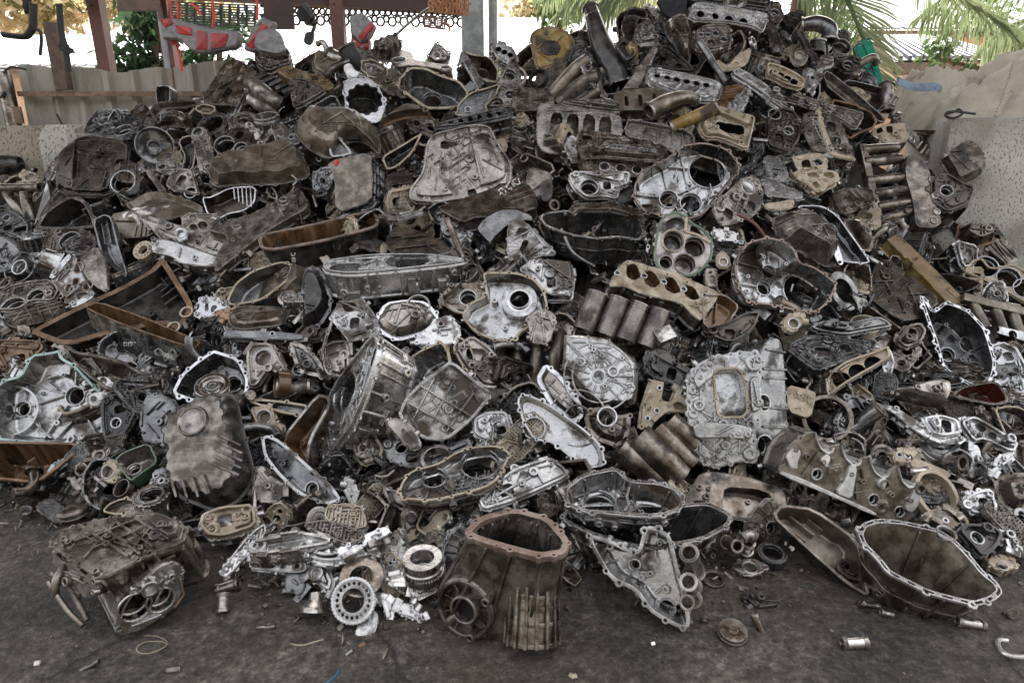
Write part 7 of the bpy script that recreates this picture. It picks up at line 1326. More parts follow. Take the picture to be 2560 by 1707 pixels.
h=OP('bell_housing','bell housing','wide brown bell housing with tan gasket and large mouth','1285,790 1340,690 1405,615 1560,620 1700,690 1870,740 1965,855 1885,985 1720,1000 1560,1000 1430,905',(.12,.35,.93),lift=.07,d=.14,s=.85,m='cast_brown',im='alu_dark',fm='gasket_tan',fw=.016,bores='1620,930,88 1490,680,42',ext=14,web=8,seed=157)
OP('chain_cover','cover','dark flat timing cover with tan edge','1838,1065 1850,960 1960,850 2100,810 2245,765 2200,885 2110,965 2130,1020 1960,1065',(.05,.25,.97),lift=.08,d=.03,s=.97,m='alu_dark',im='alu_dark',fm='gasket_tan',fw=.008,bores='1945,1015,22',seed=158,bolt=.08)
PR('pump_housing','pump','tall grey pump housing with stacked round ports','2120,1000 2140,880 2240,740 2330,560 2400,550 2430,800 2370,1000 2250,1000',.1,(0,.25,.97),lift=.07,m='alu',fm='alu_dirty',bores='2320,690,62 2215,945,52 2330,870,40',greeb=10,seed=159)
h=OP('drum_case','drum casing','bright round casing with a toothed inner rim','800,760 870,705 1030,708 1130,800 1195,950 1155,1100 1090,1135 940,1085 820,980',(.14,.25,.96),lift=.12,d=.20,s=.94,fw=.006,m='alu_dark',im='alu_dark',fm='mach',bolt=.07,ear=.014,seed=160,web=14,ext=10)
h.part('toothed_rim',MB().plate([offs(h.out,-.005)],[gear_loop(cen(h.out),150*h.pm,11,.012)],-.004,-.02),'mach')
h=CV('bell_housing','bell housing','bulbous dusty brown bell shell with square opening','330,1190 470,1010 640,1050 850,1035 1000,1080 1115,1180 1150,1330 1140,1430 1000,1310 850,1300 740,1440 640,1460 460,1360',(0,.50,.87),lift=.06,levels=((.02,.05),(.05,.09),(.09,.105)),m='dusty',fm='dusty',greeb=6,ear=0,seed=161,gus=6)
p=on_skin(h,px('900,1250')[0],.001)
if p:h.part('opening_shade',MB().box(p,(.032,0,0),(0,.026,.004),(0,0,.004)),'hole_dark')  # near-black box laid on the shell as the shade of an opening
OP('filter_case','case','black louvred filter case beside the toothed drum casing','490,985 720,855 805,1020 700,1040 600,1015',(0,.5,.87),lift=.07,d=.05,m='alu_dark',fm='alu_light',fw=.008,ear=0,clutter=12,seed=162)
h=TB('intake_manifold','manifold','brown stubby manifold with dark comb fins',['-40,780,.04,60 60,860,.04,72 160,930,.02,72 240,960,.0,60','-40,900,.0,60 60,980,.0,60 160,1000,-.04,55'],lift=.08,m='alu_dirty',ends=False)
for k in range(5):h.part('comb_fin',MB().box(h.uv(px(f'{70 + k * 62},{740 + k * 30}')[0])+(.03,),(.038,.024,0),(-.006,.010,0),(0,0,.02)),'alu_dark')
PR('exhaust_manifold','manifold','rusty tan stepped casting along the skyline','180,640 300,598 480,680 625,680 725,790 640,835 560,765 300,725',.1,(.05,.5,.86),lift=.05,m='ochre',fm='ochre',greeb=6,pockets=(('500,700 560,690 580,740 520,750',.04),),seed=163,ear=.006)
PR('gearbox_case','gearbox case','grey blocky gearbox below the rusty stepped casting','310,720 480,740 645,845 560,905 380,1005 335,960',.15,(-.15,.35,.92),lift=.05,m='alu_dirty',greeb=8,ribs='380,760 370,980;460,770 440,960',seed=164)
ring('pulley_ring','ring','bright slotted pulley ring resting on brown scrap','90,1060',115,95,.04,(-.05,.8,.6),lift=.12,m='alu_light',g=.004)
PR('rocker_lever','arm','grey stepped arm pointing at the dusty bell shell','130,1150 180,1128 405,1290 400,1310 260,1362 180,1290',.05,(-.1,.4,.91),lift=.1,m='alu',greeb=3,bores='330,1255,25',ear=0,seed=165)
CV('oil_pan','oil pan','rust edged brown pan lip over a dark hollow','1105,1175 1200,1090 1380,975 1540,1000 1640,1105 1560,1075 1360,1090',(0,.35,.94),lift=.07,levels=((.008,.04),(.02,.06)),m='dusty',fm='rust',ear=0,seed=166)
OP('chain_guard','guard','pale triangular skeleton frame leaning on the dusty box','645,1165 680,1160 740,1225 895,1410 800,1430 745,1440 690,1442 650,1300',(-.1,.3,.95),lift=.13,d=.03,m='alu',im='alu_dark',fm='alu_light',fw=.012,ear=.008,clutter=6,seed=167)
HD('cylinder_head_casting','cylinder head','dark finned cylinder head behind the tall fluted gearbox','1640,1150 2000,1060 2345,975 2350,1075 2140,1120 1650,1190','1750,1145','2270,1030',6,26,(.05,.5,.86),lift=.08,kind='square',m='alu_dark',fm='alu_dark',seed=168)
OP('gear_guard','cover','slim tan triangular frame pointing up the heap','1150,1440 1320,1340 1500,1230 1520,1235 1440,1400 1300,1530 1200,1560',(.1,.4,.91),lift=.06,d=.06,m='cast_brown',im='black_oil',fm='gasket_tan',fw=.010,ear=.006,seed=169,clutter=5)
OP('oil_pan','oil pan','deep brown pan with curled rim below the skyline','1860,560 1900,470 1990,500 2150,520 2230,640 2220,760 2090,740 1960,650',(.15,.5,.85),lift=.05,d=.09,m='cast_brown',im='oil_film',fm='gasket_tan',fw=.012,seed=170,ear=.008)
PR('flat_bar','bar','pale bent channel standing at the skyline hollow','1855,600 1885,480 1915,470 2090,760 2040,810 1900,560',.02,(.1,.3,.95),lift=.1,m='alu_light',greeb=0,sr=0,sb=0,ear=0,mode='s')
HD('cylinder_head_casting','cylinder head','small grey finned head below the grey posts','2150,420 2200,390 2350,430 2420,560 2330,600 2210,520','2200,440','2360,520',3,28,(.05,.3,.95),lift=.05,m='alu',seed=171,kind='square')
CV('web_plate','cover','brown fluted fan casting beside the wide bell housing','1275,790 1350,720 1420,640 1430,860 1330,910 1290,860',(-.2,.35,.91),lift=.08,levels=((.008,.02),(.015,.03)),m='alu_dirty',fm='alu_dirty',web=(1420,700,8,[],10),seed=172)
PR('gearbox_case','gearbox case','brown smooth gear housing between pump cover and bell','1080,740 1200,620 1380,690 1290,800 1280,880 1200,850',.1,(0,.4,.92),lift=.02,m='dusty',greeb=3,seed=173)
TB('coolant_pipe','pipe','brown ribbed pipe crossing under the rubber elbow',['640,720,.02,36 740,640,.03,36 850,560,.0,36'],lift=.05,m='cast_brown',ends=False)
tile(2,0)
CV('end_cover','cover','yellow painted end cover with a black centre','165,340 240,265 380,245 500,295 575,380 545,560 350,625 230,635 185,490',(-.08,.2,.98),lift=.08,mode='c',levels=((.006,.008),(.02,.012)),m='yellow',fm='ochre',greeb=2,seed=181,ear=.012,bolt=.09)
h=hero('hub_patch','cover','black square hub plate bolted to the yellow cover','260,440 310,370 410,380 440,440 420,490 310,500',(-.08,.2,.98),lift=.10); prism(h,h.out,.01,'black_oil','black_oil',ear=.008,greeb=0,sr=0,sb=0)
h=TB('tail_housing','tail housing','tall black funnel shaped tail housing',['700,140,.06,62 720,200,.06,66 800,420,.03,95 900,600,.0,125 960,720,-.05,150'],lift=.12,m='black_oil',n=(.1,.3,.95))
h.part('worn_band',MB().ring(h.uv(px('722,205')[0])+(.055,),(.3,-.95,0),72*h.pm,60*h.pm,.012,26),'steel')
q=outl(h.pts('905,540 960,470 1010,480 1085,600 1070,640 1010,670 990,650'),'k',.01); flange_plate(h,q,[scl(q,.72)],.03,'alu_dark',.06,.006,3,.12,'window_frame'); h.part('void_shade',MB().plate([scl(q,.8)],[],.095,.09),'hole_dark')  # near-black sheet behind the frame paints the shade inside the window
CV('bell_housing','bell housing','dark grey bell flank behind the funnel housing','470,680 540,450 640,255 690,420 760,560 880,750 760,650 600,625',(-.2,.4,.89),lift=.05,levels=((.012,.04),(.03,.06)),m='alu_dark',fm='alu_dark',seed=182)
h=TB('intake_manifold','manifold','brown twin runner manifold with pale port flange',['370,840,-.04,60 470,760,.0,64 580,670,.04,60 680,610,.06,52','430,930,-.04,60 540,850,.0,66 660,790,.04,62 770,760,.06,54','560,960,-.06,50 680,900,-.02,54 800,850,.02,50'],lift=.10,m='dusty',ends=False)
h2=hero('manifold_flange','flange','pale lobed port flange ending the twin runner manifold','645,640 660,540 690,510 725,560 735,640 770,690 805,740 825,800 885,880 870,915 790,850 730,770',(.55,.3,.78),lift=.19)
flange_plate(h2,h2.out,[chai(ccw(h2.pts(s_)),2) for s_ in ('668,600 690,565 715,610 705,650 680,645','755,740 780,720 800,770 790,800 765,790')],.012,'alu_light',.06,.009)
PR('engine_cover','cover','tan ribbed cover below the yellow end cover','215,695 360,610 480,560 500,690 375,765 385,840 235,805',.1,(-.05,.4,.92),lift=.06,m='dusty',fm='dusty',ribs='290,660 310,800;350,640 370,760;410,610 430,720',greeb=2,ear=0,seed=183)
ring('oil_seal','ring','pale tan seal ring beside the tan ribbed cover','30,695',105,82,.03,(.1,.25,.96),lift=.08,m='gasket_tan',g=.004)
ring('rubber_gasket','ring','black rubber ring peeking under the tan ribbed cover','230,720',100,88,.03,(-.5,.3,.8),lift=.08,m='rubber')
PR('engine_block','engine block','brown block side crossed by square ribs','0,800 380,815 390,960 370,1010 0,1010',.15,(0,.3,.95),lift=.04,m='cast_brown',ribs='190,810 190,1000;20,915 370,920;60,820 60,1000',bosses='30,820,20 275,850,18',greeb=3,ear=0,seed=184)
h=HD('engine_block','engine block','large open block showing four amber crank chambers','225,1300 235,970 310,945 620,995 1000,1045 1010,1240 960,1370 560,1415 290,1400','330,1140','930,1190',4,88,(.0,.30,.95),lift=.10,kind='saddle',d=.16,m='alu_dirty',fm='alu_dirty',seed=185)
for x in (375,535,700,860):
    q=outl(h.pts(f'{x-55},{1010+int((x-375)*.09)} {x+45},{1025+int((x-375)*.09)} {x+50},{1260+int((x-375)*.05)} {x},{1310+int((x-375)*.05)} {x-60},{1250+int((x-375)*.05)}'),'k',.012); h.part('crank_chamber',MB().loft([at_w(q,.004),at_w(scl(q,.9),-.06)],False,True),'amber')
HD('cylinder_head_casting','cylinder head','brown valve side cylinder head with paired seats','600,1310 625,1190 760,1205 1290,1290 1410,1345 1455,1495 1100,1470 820,1445 640,1455','840,1330','1330,1400',4,78,(0,.66,.75),lift=.14,kind='valve',m='cast_brown',fm='cast_brown',seed=186,hm='alu')
OP('valve_cover','cover','grey flat valve cover with rib compartments','1040,1250 1050,1105 1110,1092 1400,1145 1655,1210 1685,1330 1590,1475 1460,1395 1290,1290',(0,.38,.92),lift=.13,d=.03,s=.97,m='alu_dirty',im='alu_dirty',fm='alu',fw=.007,bolt=.08,ear=.011,seed=187,ribs='1240,1140 1220,1270;1350,1160 1330,1280;1470,1180 1470,1330;1560,1210 1560,1360')
PR('exhaust_manifold','manifold','tan log manifold pierced by four windows','930,960 940,860 1000,828 1300,805 1600,788 1690,850 1660,955 1300,1000 1010,1010',.1,(0,.40,.92),lift=.12,m='dusty',fm='dusty',pockets=(('1155,870 1190,865 1205,970 1165,975',.06),('1285,860 1320,860 1340,955 1300,960',.06),('1425,855 1450,850 1480,900 1445,920',.06),('1030,880 1060,875 1075,970 1040,975',.06)),greeb=2,ear=0,seed=188)
TB('intake_snorkel','pipe','smooth brown snorkel casting with an open flared mouth',['1250,1070,.05,70 1360,1010,.05,75 1480,950,.04,65 1600,890,.0,60 1700,880,-.04,50'],lift=.16,m='dusty')
TB('yellow_roller','roller','yellow painted steel roller lying on the heap',['1470,1150,-.02,52 1600,1110,.0,56 1730,1070,.02,58 1850,1035,.04,60'],lift=.17,m='yellow')
HD('cylinder_head_casting','cylinder head','tan square port head beside the yellow roller','1690,1160 1760,995 1900,985 2080,1050 2235,1080 2195,1250 2160,1395 1900,1285 1760,1285','1880,1160','2120,1200',3,60,(.05,.4,.92),lift=.10,kind='square',m='cast_brown',fm='gasket_tan',seed=189)
HD('cylinder_head_casting','cylinder head','long dark cylinder head with bright cam side','1220,730 1235,640 1300,635 1600,690 1880,755 1935,810 1900,955 1700,945 1270,800','1290,690','1830,790',6,30,(.05,.42,.91),lift=.11,kind='port',m='alu_dark',fm='mach',seed=190)
PR('flat_bar','bar','rusty flat strut bar leaning below the yellow cap','1025,815 1295,430 1335,440 1180,810',.03,(.1,.2,.97),lift=.14,m='cast_brown',greeb=0,sr=0,sb=0,ear=0,mode='s')
TB('steel_shaft','shaft','thin dark shaft leaning beside the square drilled plate',['1700,440,.05,32 1820,590,.03,30 1960,760,.0,28'],lift=.14,m='alu_dark',part='rod',ends=False)
CV('intake_manifold','manifold','brown curled intake casting near the top head','1390,215 1480,150 1600,150 1645,300 1640,590 1560,560 1490,420 1410,330',(-.05,.3,.95),lift=.08,levels=((.012,.04),(.03,.07),(.05,.08)),m='cast_brown',fm='alu_dirty',ear=0,gus=6,seed=191)
OP('cam_carrier','frame','brown square skeleton frame left standing near the funnel'.replace('left standing','standing'),'1050,80 1135,65 1250,100 1240,180 1150,170 1130,385 1050,395 1000,250',(0,.25,.97),lift=.07,d=.05,m='cast_brown',im='black_oil',fm='cast_brown',fw=.012,seed=192,ear=.006)
PR('oil_pump','oil pump','silver boxy pump casting beside the curled intake','1115,300 1250,160 1290,205 1345,380 1340,405 1155,430',.08,(0,.3,.95),lift=.09,m='alu',greeb=10,seed=193,pockets=(('1180,260 1240,200 1260,290 1200,310',.03),))
HD('cylinder_head_casting','cylinder head','pale cylinder head with four round ports crowning the heap','1610,195 1640,60 1690,28 2000,70 2330,130 2355,175 2300,310 2200,250 2000,215','1665,120','2190,210',4,37,(.02,.22,.97),lift=.12,kind='port',d=.12,m='alu_dirty',fm='mach',seed=194)
PR('drilled_plate','plate','grey square plate drilled with many holes','1668,312 1760,240 1990,235 2020,420 1900,450 1800,470 1690,432',.04,(0,.3,.95),lift=.11,m='alu_dirty',bores='1800,320,20 1870,310,26 1735,320,20 1945,365,28 1760,290,12 1850,270,12',greeb=8,seed=195)
PR('steel_sheet','panel','flat black panel at the very top edge','1320,-30 1610,-30 1590,130 1430,165',.03,(0,.3,.95),lift=.05,m='plastic_black',greeb=2,sr=0,sb=0,ear=0)
CV('hydraulic_dome','housing','bright yellow rounded pump end by the funnel','985,445 1080,388 1145,400 1168,520 1110,592 1050,565',(.05,.3,.95),lift=.10,levels=((.01,.03),(.03,.05)),m='yellow',fm='yellow',ear=0,seed=196)
h=PR('head_gasket','gasket','tan wavy gasket strip beside the square drilled plate','1840,580 1900,555 1985,610 2080,495 2205,435 2155,585 2000,640 1900,652',.015,(.05,.4,.92),lift=.13,m='gasket_tan',greeb=0,sr=0,sb=0,pockets=(('1930,600 1980,620 2060,560 2100,590 2000,628',.012),))
HD('cylinder_head_casting','cylinder head','dark slanted head running down toward the flat pan','1995,690 2060,645 2200,720 2360,830 2360,930 2180,800','2060,700','2320,860',4,26,(.1,.5,.86),lift=.12,kind='port',m='alu_dark',fm='mach',seed=197)
PR('intake_block','block','dark amber glazed block above square port head','1930,800 2060,775 2165,795 2150,875 1995,1025 1890,965',.1,(.05,.45,.89),lift=.06,m='amber',fm='amber',ribs='1930,860 2130,830;1910,920 2080,900',greeb=2,ear=0,seed=198)
PR('port_plate','plate','grey plate with oval ports standing beside amber block','1975,1030 2060,900 2155,795 2175,880 2100,1045',.02,(-.3,.3,.9),lift=.11,m='alu',pockets=(('2030,960 2060,920 2070,980 2050,1010',.015),('2090,890 2120,860 2130,920 2105,950',.015)),greeb=0)
ring('retaining_ring','ring','white edged oval ring below the top head','2225,395',62,50,.02,(.75,.2,.63),lift=.13,m='alu_light')
PR('crankcase','crankcase','black oily casting heap behind the flat strut','1180,500 1400,420 1620,600 1680,680 1400,660 1210,640',.12,(0,.4,.92),lift=0,m='black_oil',greeb=14,bosses='1385,520,26 1330,570,18',seed=199)
PR('crankcase','crankcase','black crown of castings at the top of heap','1640,0 1560,-60 1900,-80 2350,-60 2380,100 2100,60 1800,20',.1,(0,.3,.95),lift=.06,m='alu_dark',greeb=14,seed=200)
CV('throttle_casting','throttle body','grey rounded throttle casting on top of the pale head','1930,60 1950,-30 2150,-50 2160,40 2080,75',(0,.4,.92),lift=.13,levels=((.01,.03),(.025,.05)),m='alu',ear=0,gus=5,seed=201)
PR('gearbox_case','gearbox case','brown boxy casing wedged beside brown valve head','480,1360 540,1230 620,1290 650,1450 560,1500',.1,(0,.3,.95),lift=.09,m='alu',greeb=4,seed=202,ear=.006)
PR('injector_rail','rail','row of rusty ports under the brown valve head','640,1480 820,1450 1300,1500 1400,1560 1250,1620 660,1600',.1,(0,.4,.92),lift=.08,m='cast_brown',bores='850,1530,42 1000,1545,42 1150,1560,42',greeb=6,seed=203)
PR('cylinder_head_casting','cylinder head','pale spring studded head above amber chamber block','440,960 560,930 900,930 990,980 980,1040 620,990',.06,(0,.55,.83),lift=.13,m='alu_dirty',greeb=24,seed=204)
tile(3,0)
h=PR('engine_cover','cover','green painted steel cover plate leaning upright','795,395 935,338 980,480 1060,775 1020,775 850,565',.05,(-.1,.3,.95),lift=.12,m='green_paint',fm='green_paint',bores='835,405,14 918,360,14',ribs='870,400 990,700;810,420 950,400',greeb=0,sb=0,sr=2,ear=0,seed=211)
PR('throttle_casting','throttle body','black square throttle flange with a round throat','588,305 705,262 752,350 752,470 690,522 608,512',.1,(.05,.25,.97),lift=.11,m='alu_dark',fm='alu_dark',bores='680,430,78',greeb=6,seed=212)
TB('exhaust_elbow','pipe','black thick elbow pipe near the throttle flange',['320,235,.0,60 430,250,.03,72 530,310,.04,76 545,390,.02,70','440,430,.04,60 440,500,.02,55'],lift=.10,m='alu_dark')
HD('cylinder_head_casting','cylinder head','tan cylinder head with square ports below drooping frond','-20,590 100,618 250,690 340,755 300,835 150,800 50,745 -20,720','20,650','270,770',4,36,(-.05,.35,.93),lift=.13,kind='square',m='alu_dirty',fm='gasket_tan',seed=213)
PR('solenoid_block','solenoid block','bright silver block beside tan square port head','325,650 400,618 475,740 405,855 340,825',.06,(0,.4,.92),lift=.13,m='alu_light',fm='mach',greeb=24,seed=214)
PR('head_gasket','gasket','dark gasket plate with round openings','205,490 310,435 372,505 340,580 260,600 230,560',.02,(0,.3,.95),lift=.10,m='gasket_tan',fm='alu_dirty',bores='290,510,40',greeb=4,sr=0,sb=0)
PR('valve_spacer','spacer','white machined spacer below the black elbow pipe','475,570 530,500 595,495 605,600 520,620 440,655',.02,(0,.4,.92),lift=.12,m='mach',fm='alu_light',bores='535,560,20 580,540,14',greeb=0,sr=0,sb=0)
OP('oil_pan','oil pan','long dark channel pan sliding down to the right sacks'.replace('right sacks','sacks'),'500,690 545,640 800,840 1085,1090 1060,1135 800,990 560,810',(.22,.45,.87),lift=.13,d=.05,s=.9,m='oil_film',im='cast_brown',fm='alu_dark',fw=.006,ear=0,seed=215)
OP('oil_pan','oil pan','dark shallow pan with white toothed edge by sacks','690,765 745,728 1030,800 1125,835 1135,905 1060,965 1000,1030 860,965',(.05,.42,.91),lift=.10,d=.05,m='alu_dark',im='oil_film',fm='mach',fw=.005,ear=.007,bolt=.05,seed=216)
TB('exhaust_elbow','pipe','dusty brown elbow resting against green cover',['790,640,.0,30 860,600,.04,34 930,580,.05,36 980,590,.02,32','780,680,.0,34 830,710,.02,32'],lift=.15,m='dusty')
HD('cylinder_head_casting','cylinder head','long oily head with pale spring collars','170,930 225,858 500,950 870,1045 870,1090 805,1205 600,1070 200,940','300,930','740,1090',5,24,(.05,.45,.89),lift=.13,kind='port',m='cast_brown',fm='alu_dirty',seed=217)
for c in ('303,935','418,975','688,1078','765,1105'):ring('spring_collar','collar',{'303,935':'upper pale spring collar on the long oily head','418,975':'second pale spring collar on the long oily head','688,1078':'dull lower spring collar on the long oily head','765,1105':'lowest spring collar on the long oily head'}[c],c,27,10,.02,(.05,.45,.89),lift=.16,m='alu_light',g=.003)
OP('oil_pan','oil pan','deep curved sump with a rust rim near the wall','560,900 800,955 960,1030 1005,1110 975,1175 860,1215 740,1282 690,1160',(.05,.45,.89),lift=.10,d=.12,m='alu_dark',im='oil_film',fm='rust',fw=.012,ear=0,corr=(8,.004),seed=218)
HD('cylinder_head_casting','cylinder head','brown upright head dotted with valve guides','315,1060 440,1005 640,1055 720,1250 795,1445 700,1440 560,1400 420,1380 340,1250','430,1120','560,1370',4,46,(-.08,.35,.93),lift=.12,kind='valve',m='cast_brown',fm='cast_brown',seed=219,hm='alu_dirty')
h=PR('head_gasket','gasket','tan scalloped gasket edge down the upright brown head','440,1010 480,1000 520,1180 570,1290 610,1400 800,1440 795,1465 580,1425 540,1330 490,1200',.012,(-.08,.35,.93),lift=.14,m='gasket_tan',greeb=0,sr=0,sb=0)
PR('engine_block','engine block','tan short block with amber bays beside the wall','955,1190 1100,1140 1245,1128 1305,1290 1100,1335 960,1295',.12,(.0,.45,.89),lift=.10,m='alu_dirty',fm='gasket_tan',pockets=(('990,1190 1040,1165 1060,1210 1000,1230',.05),('1080,1160 1140,1150 1150,1220 1090,1220',.05)),pm='amber',bosses='1065,1305,26 1160,1240,30 975,1295,24',greeb=4,seed=220)
h=hero('head_gasket','gasket','white oval holed gasket strip beside the tan block','1235,1128 1275,1140 1395,1260 1385,1355 1335,1330 1255,1235',(.35,.3,.89),lift=.15); flange_plate(h,h.out,[chai(ccw(h.pts(s_)),2) for s_ in ('1270,1190 1290,1185 1290,1250 1272,1240','1300,1210 1320,1215 1320,1280 1302,1270','1330,1240 1350,1250 1350,1310 1332,1300')],.01,'mach',.06,.007)
PR('timing_cover','cover','brown bronze cover with an eye near the palm','5,20 110,15 142,150 105,215 15,190',.06,(0,.3,.95),lift=.10,m='cast_brown',fm='cast_brown',bores='62,118,38',greeb=4,seed=221)
PR('battery_box','box','black broken box below the palm trunk','125,145 310,85 342,160 262,245 170,245',.1,(0,.4,.92),lift=.09,m='plastic_black',fm='black_oil',greeb=6,seed=222)
PR('rail_cover','cover','black long cover with glinting edge','-10,230 60,220 110,330 135,475 30,475',.06,(-.05,.4,.92),lift=.08,m='oil_film',fm='alu_dark',greeb=3,seed=223)
TB('exhaust_pipe','pipe','grey stub pipe with lobed ends beside the sacks',['1055,830,.05,55 1060,920,.04,58 1070,1030,.02,56','1110,950,.06,40 1090,1000,.04,40'],lift=.12,m='alu_dirty')
PR('pipe_flange','flange','small grey diamond flange above the tan block','1110,1050 1180,1035 1245,1100 1180,1112',.02,(0,.6,.8),lift=.14,m='alu_dirty',bores='1170,1070,24',greeb=0)
CV('oil_pan','oil pan','brown rounded pan propped on the pale wall','1555,1450 1780,1300 1860,1288 1950,1350 2005,1500 1990,1600 1900,1660 1720,1740 1640,1590',(-.32,.35,.88),lift=.78,levels=((.01,.03),(.03,.06)),m='cast_brown',fm='cast_brown',fw=.010,greeb=2,seed=224,ribs='1700,1420 1850,1560')
PR('rocker_cover','cover','black folded bracket below the throttle flange','640,560 760,520 840,560 830,650 720,680 660,640',.08,(0,.35,.94),lift=.09,m='black_oil',bores='740,600,46',greeb=8,seed=225)
PR('engine_bracket','bracket','dark slim casting beside the black elbow','270,270 330,300 470,560 430,600 360,450',.05,(.1,.35,.93),lift=.11,m='alu_dark',greeb=4,seed=226)
PR('gearbox_case','gearbox case','oily black casting in the shade of the upright head','-20,1100 100,1000 250,1040 300,1250 200,1420 -20,1350',.14,(0,.35,.94),lift=.04,m='oil_film',bores='60,1050,52 190,1200,40',greeb=14,seed=227)
PR('cylinder_head_casting','cylinder head','dark slanted head with a bright machined edge','-30,830 60,860 260,1030 250,1090 100,1020 -30,930',.1,(.1,.5,.86),lift=.11,m='alu_dark',fm='alu',greeb=14,seed=228)
PR('manifold_cover','cover','grey blue flat cover beside dark hollow and tan frame','-30,1420 100,1440 180,1560 200,1680 -30,1640',.06,(.1,.35,.93),lift=.06,m='alu_dark',greeb=3,seed=229)
PR('engine_block','engine block','brown flanged block where gasket meets mossy plate','220,1440 420,1400 540,1420 550,1560 420,1600 270,1560',.1,(0,.4,.92),lift=.05,m='cast_brown',fm='gasket_tan',bores='460,1490,36',pockets=(('300,1480 380,1460 400,1540 320,1550',.05),),greeb=6,seed=230)
tile(3,0)
PR('gearbox_case','gearbox case','black greasy casing wedged under the pan on the wall','1480,1640 1640,1590 1800,1690 1900,1720 1850,1880 1640,1960 1480,1850',.3,(-.2,.3,.93),lift=.62,m='black_oil',fm='oil_film',greeb=10,bores='1640,1750,50',seed=231)
# ------------------------------------------------------------------ the rest of the heap: copies of a few castings in the gaps
def tmpl(name,cat,word,f,seed):
    h=H(name,cat,'x',P=Vector((0,0,0)),N=(0,0,1),X=(1,0,0)); h.word=word; f(h,random.Random(seed)); return h
def blob(rg,rx,ry,n=10):return outl([(rx*rg.uniform(.72,1.12)*math.cos(6.283*i/n),ry*rg.uniform(.72,1.12)*math.sin(6.283*i/n)) for i in range(n)],'k',.012)
def f_open(h,rg):
    o=blob(rg,rg.uniform(.13,.2),rg.uniform(.11,.15)); c=cen(o)
    open_case(h,o,rg.uniform(.07,.13),.011,.006,rg.uniform(.8,.95),m='alu',fm='alu_light',bores=[(c[0]+rg.uniform(-.05,.05),c[1]+rg.uniform(-.03,.03),rg.uniform(.03,.05))],nrib=5,web=8,clutter=7,ext=12,seed=rg.randrange(99))
def f_cover(h,rg):
    o=blob(rg,rg.uniform(.12,.18),rg.uniform(.1,.14),8); c=cen(o)
    conv_case(h,o,((.012,.02),(.03,.04)),web=(c[0],c[1],9,[.06],.03),bores=[(c[0],c[1],.025)],greeb=8,seed=rg.randrange(99),gus=5)
def f_box(h,rg):
    o=outl(rect((0,0),0,rg.uniform(.1,.17),rg.uniform(.08,.12)),'k'); prism(h,o,rg.uniform(.12,.22),'alu','alu',bores=[(rg.uniform(-.05,.0),0,.035,.05),(.06,.02,.025,.05)],greeb=18,sr=16,sb=12,seed=rg.randrange(99),grid=rg.choice((0,8)))
def f_pan(h,rg):
    o=outl(rect((0,0),0,rg.uniform(.17,.24),rg.uniform(.07,.11)),'k'); open_case(h,o,rg.uniform(.07,.12),.009,.004,.88,ear=0,corr=(rg.choice((9,13)),.004),m='black_oil',im='cast_brown',fm='cast_brown',seed=1)
def f_panup(h,rg):
    o=outl(rect((0,0),0,rg.uniform(.15,.22),rg.uniform(.08,.11)),'k'); conv_case(h,o,((.01,.03),(.025,.08)),'cast_brown','cast_brown',ear=0,corr=(11,.004),greeb=4,seed=rg.randrange(99))
def f_head(h,rg):
    o=outl(rect((0,0),0,.22,.07),'k'); head(h,o,(-.19,0),(.19,0),4,.032,'alu_dirty','alu',.09,rg.choice(('port','square','valve','saddle')),rg.randrange(99))
def f_mani(h,rg):
    for k in range(4):h.part('runner',MB().tube(smooth3([(-.15+.1*k,-.1,0),(-.14+.095*k,0,.05),(-.12+.09*k,.1,.02)],5),.028,12),'cast_brown')
    flange_plate(h,outl(rect((0,-.1),0,.2,.04),'k'),[circ((-.15+.1*k,-.1),.02,12) for k in range(4)],.012,'alu')
    h.part('plenum',MB().tube([(-.16,.11,.02),(.18,.11,.02)],.04,14),'cast_brown')
def f_valve(h,rg):valve_body(h,outl(rect((0,0),0,.13,.08),'k'),'alu','alu_light',.03,rg.randrange(99),.014,.004)
def f_brk(h,rg):
    o=outl([(-.12,-.02),(-.05,-.05),(.02,-.02),(.1,-.06),(.13,-.02),(.06,.03),(.03,.09),(-.02,.1),(-.03,.03),(-.1,.03)],'k',.008)
    prism(h,o,.035,'alu','alu',bores=[(-.085,.003,.016,.03),(.005,.075,.014,.03),(.1,-.035,.014,.03)],greeb=3,seed=rg.randrange(99),ear=0)
def f_ring(h,rg):h.part('ring_body',MB().ring((0,0,0),(0,0,1),.085,.06,.035,36,.004),'steel'); h.part('inner_web',MB().ring((0,0,.012),(0,0,1),.061,.03,.008,36),'alu_dark')
def f_gear(h,rg):gear(h,(0,0),.075,.025,34,.025,'steel',6)
def f_liner(h,rg):
    for k in range(3):h.part('barrel',MB().lathe([(.04,0),(.048,0),(.048,-.16),(.04,-.16),(.04,0)],((k-1)*.1,0,0),(0,0,1),22),'cast_brown')
    flange_plate(h,outl(rect((0,0),0,.17,.065),'k'),[circ(((k-1)*.1,0),.041,20) for k in range(3)],.014,'alu',.05,.008,3,.004)
def f_pipe(h,rg):
    h.part('runner',MB().tube(smooth3([(-.12,0,0),(-.03,.02,.01),(.05,.0,.05),(.08,-.05,.09)],6),.03,14),'cast_brown'); h.part('collar',MB().ring((-.12,0,0),(1,0,0),.05,.028,.012,20),'alu')
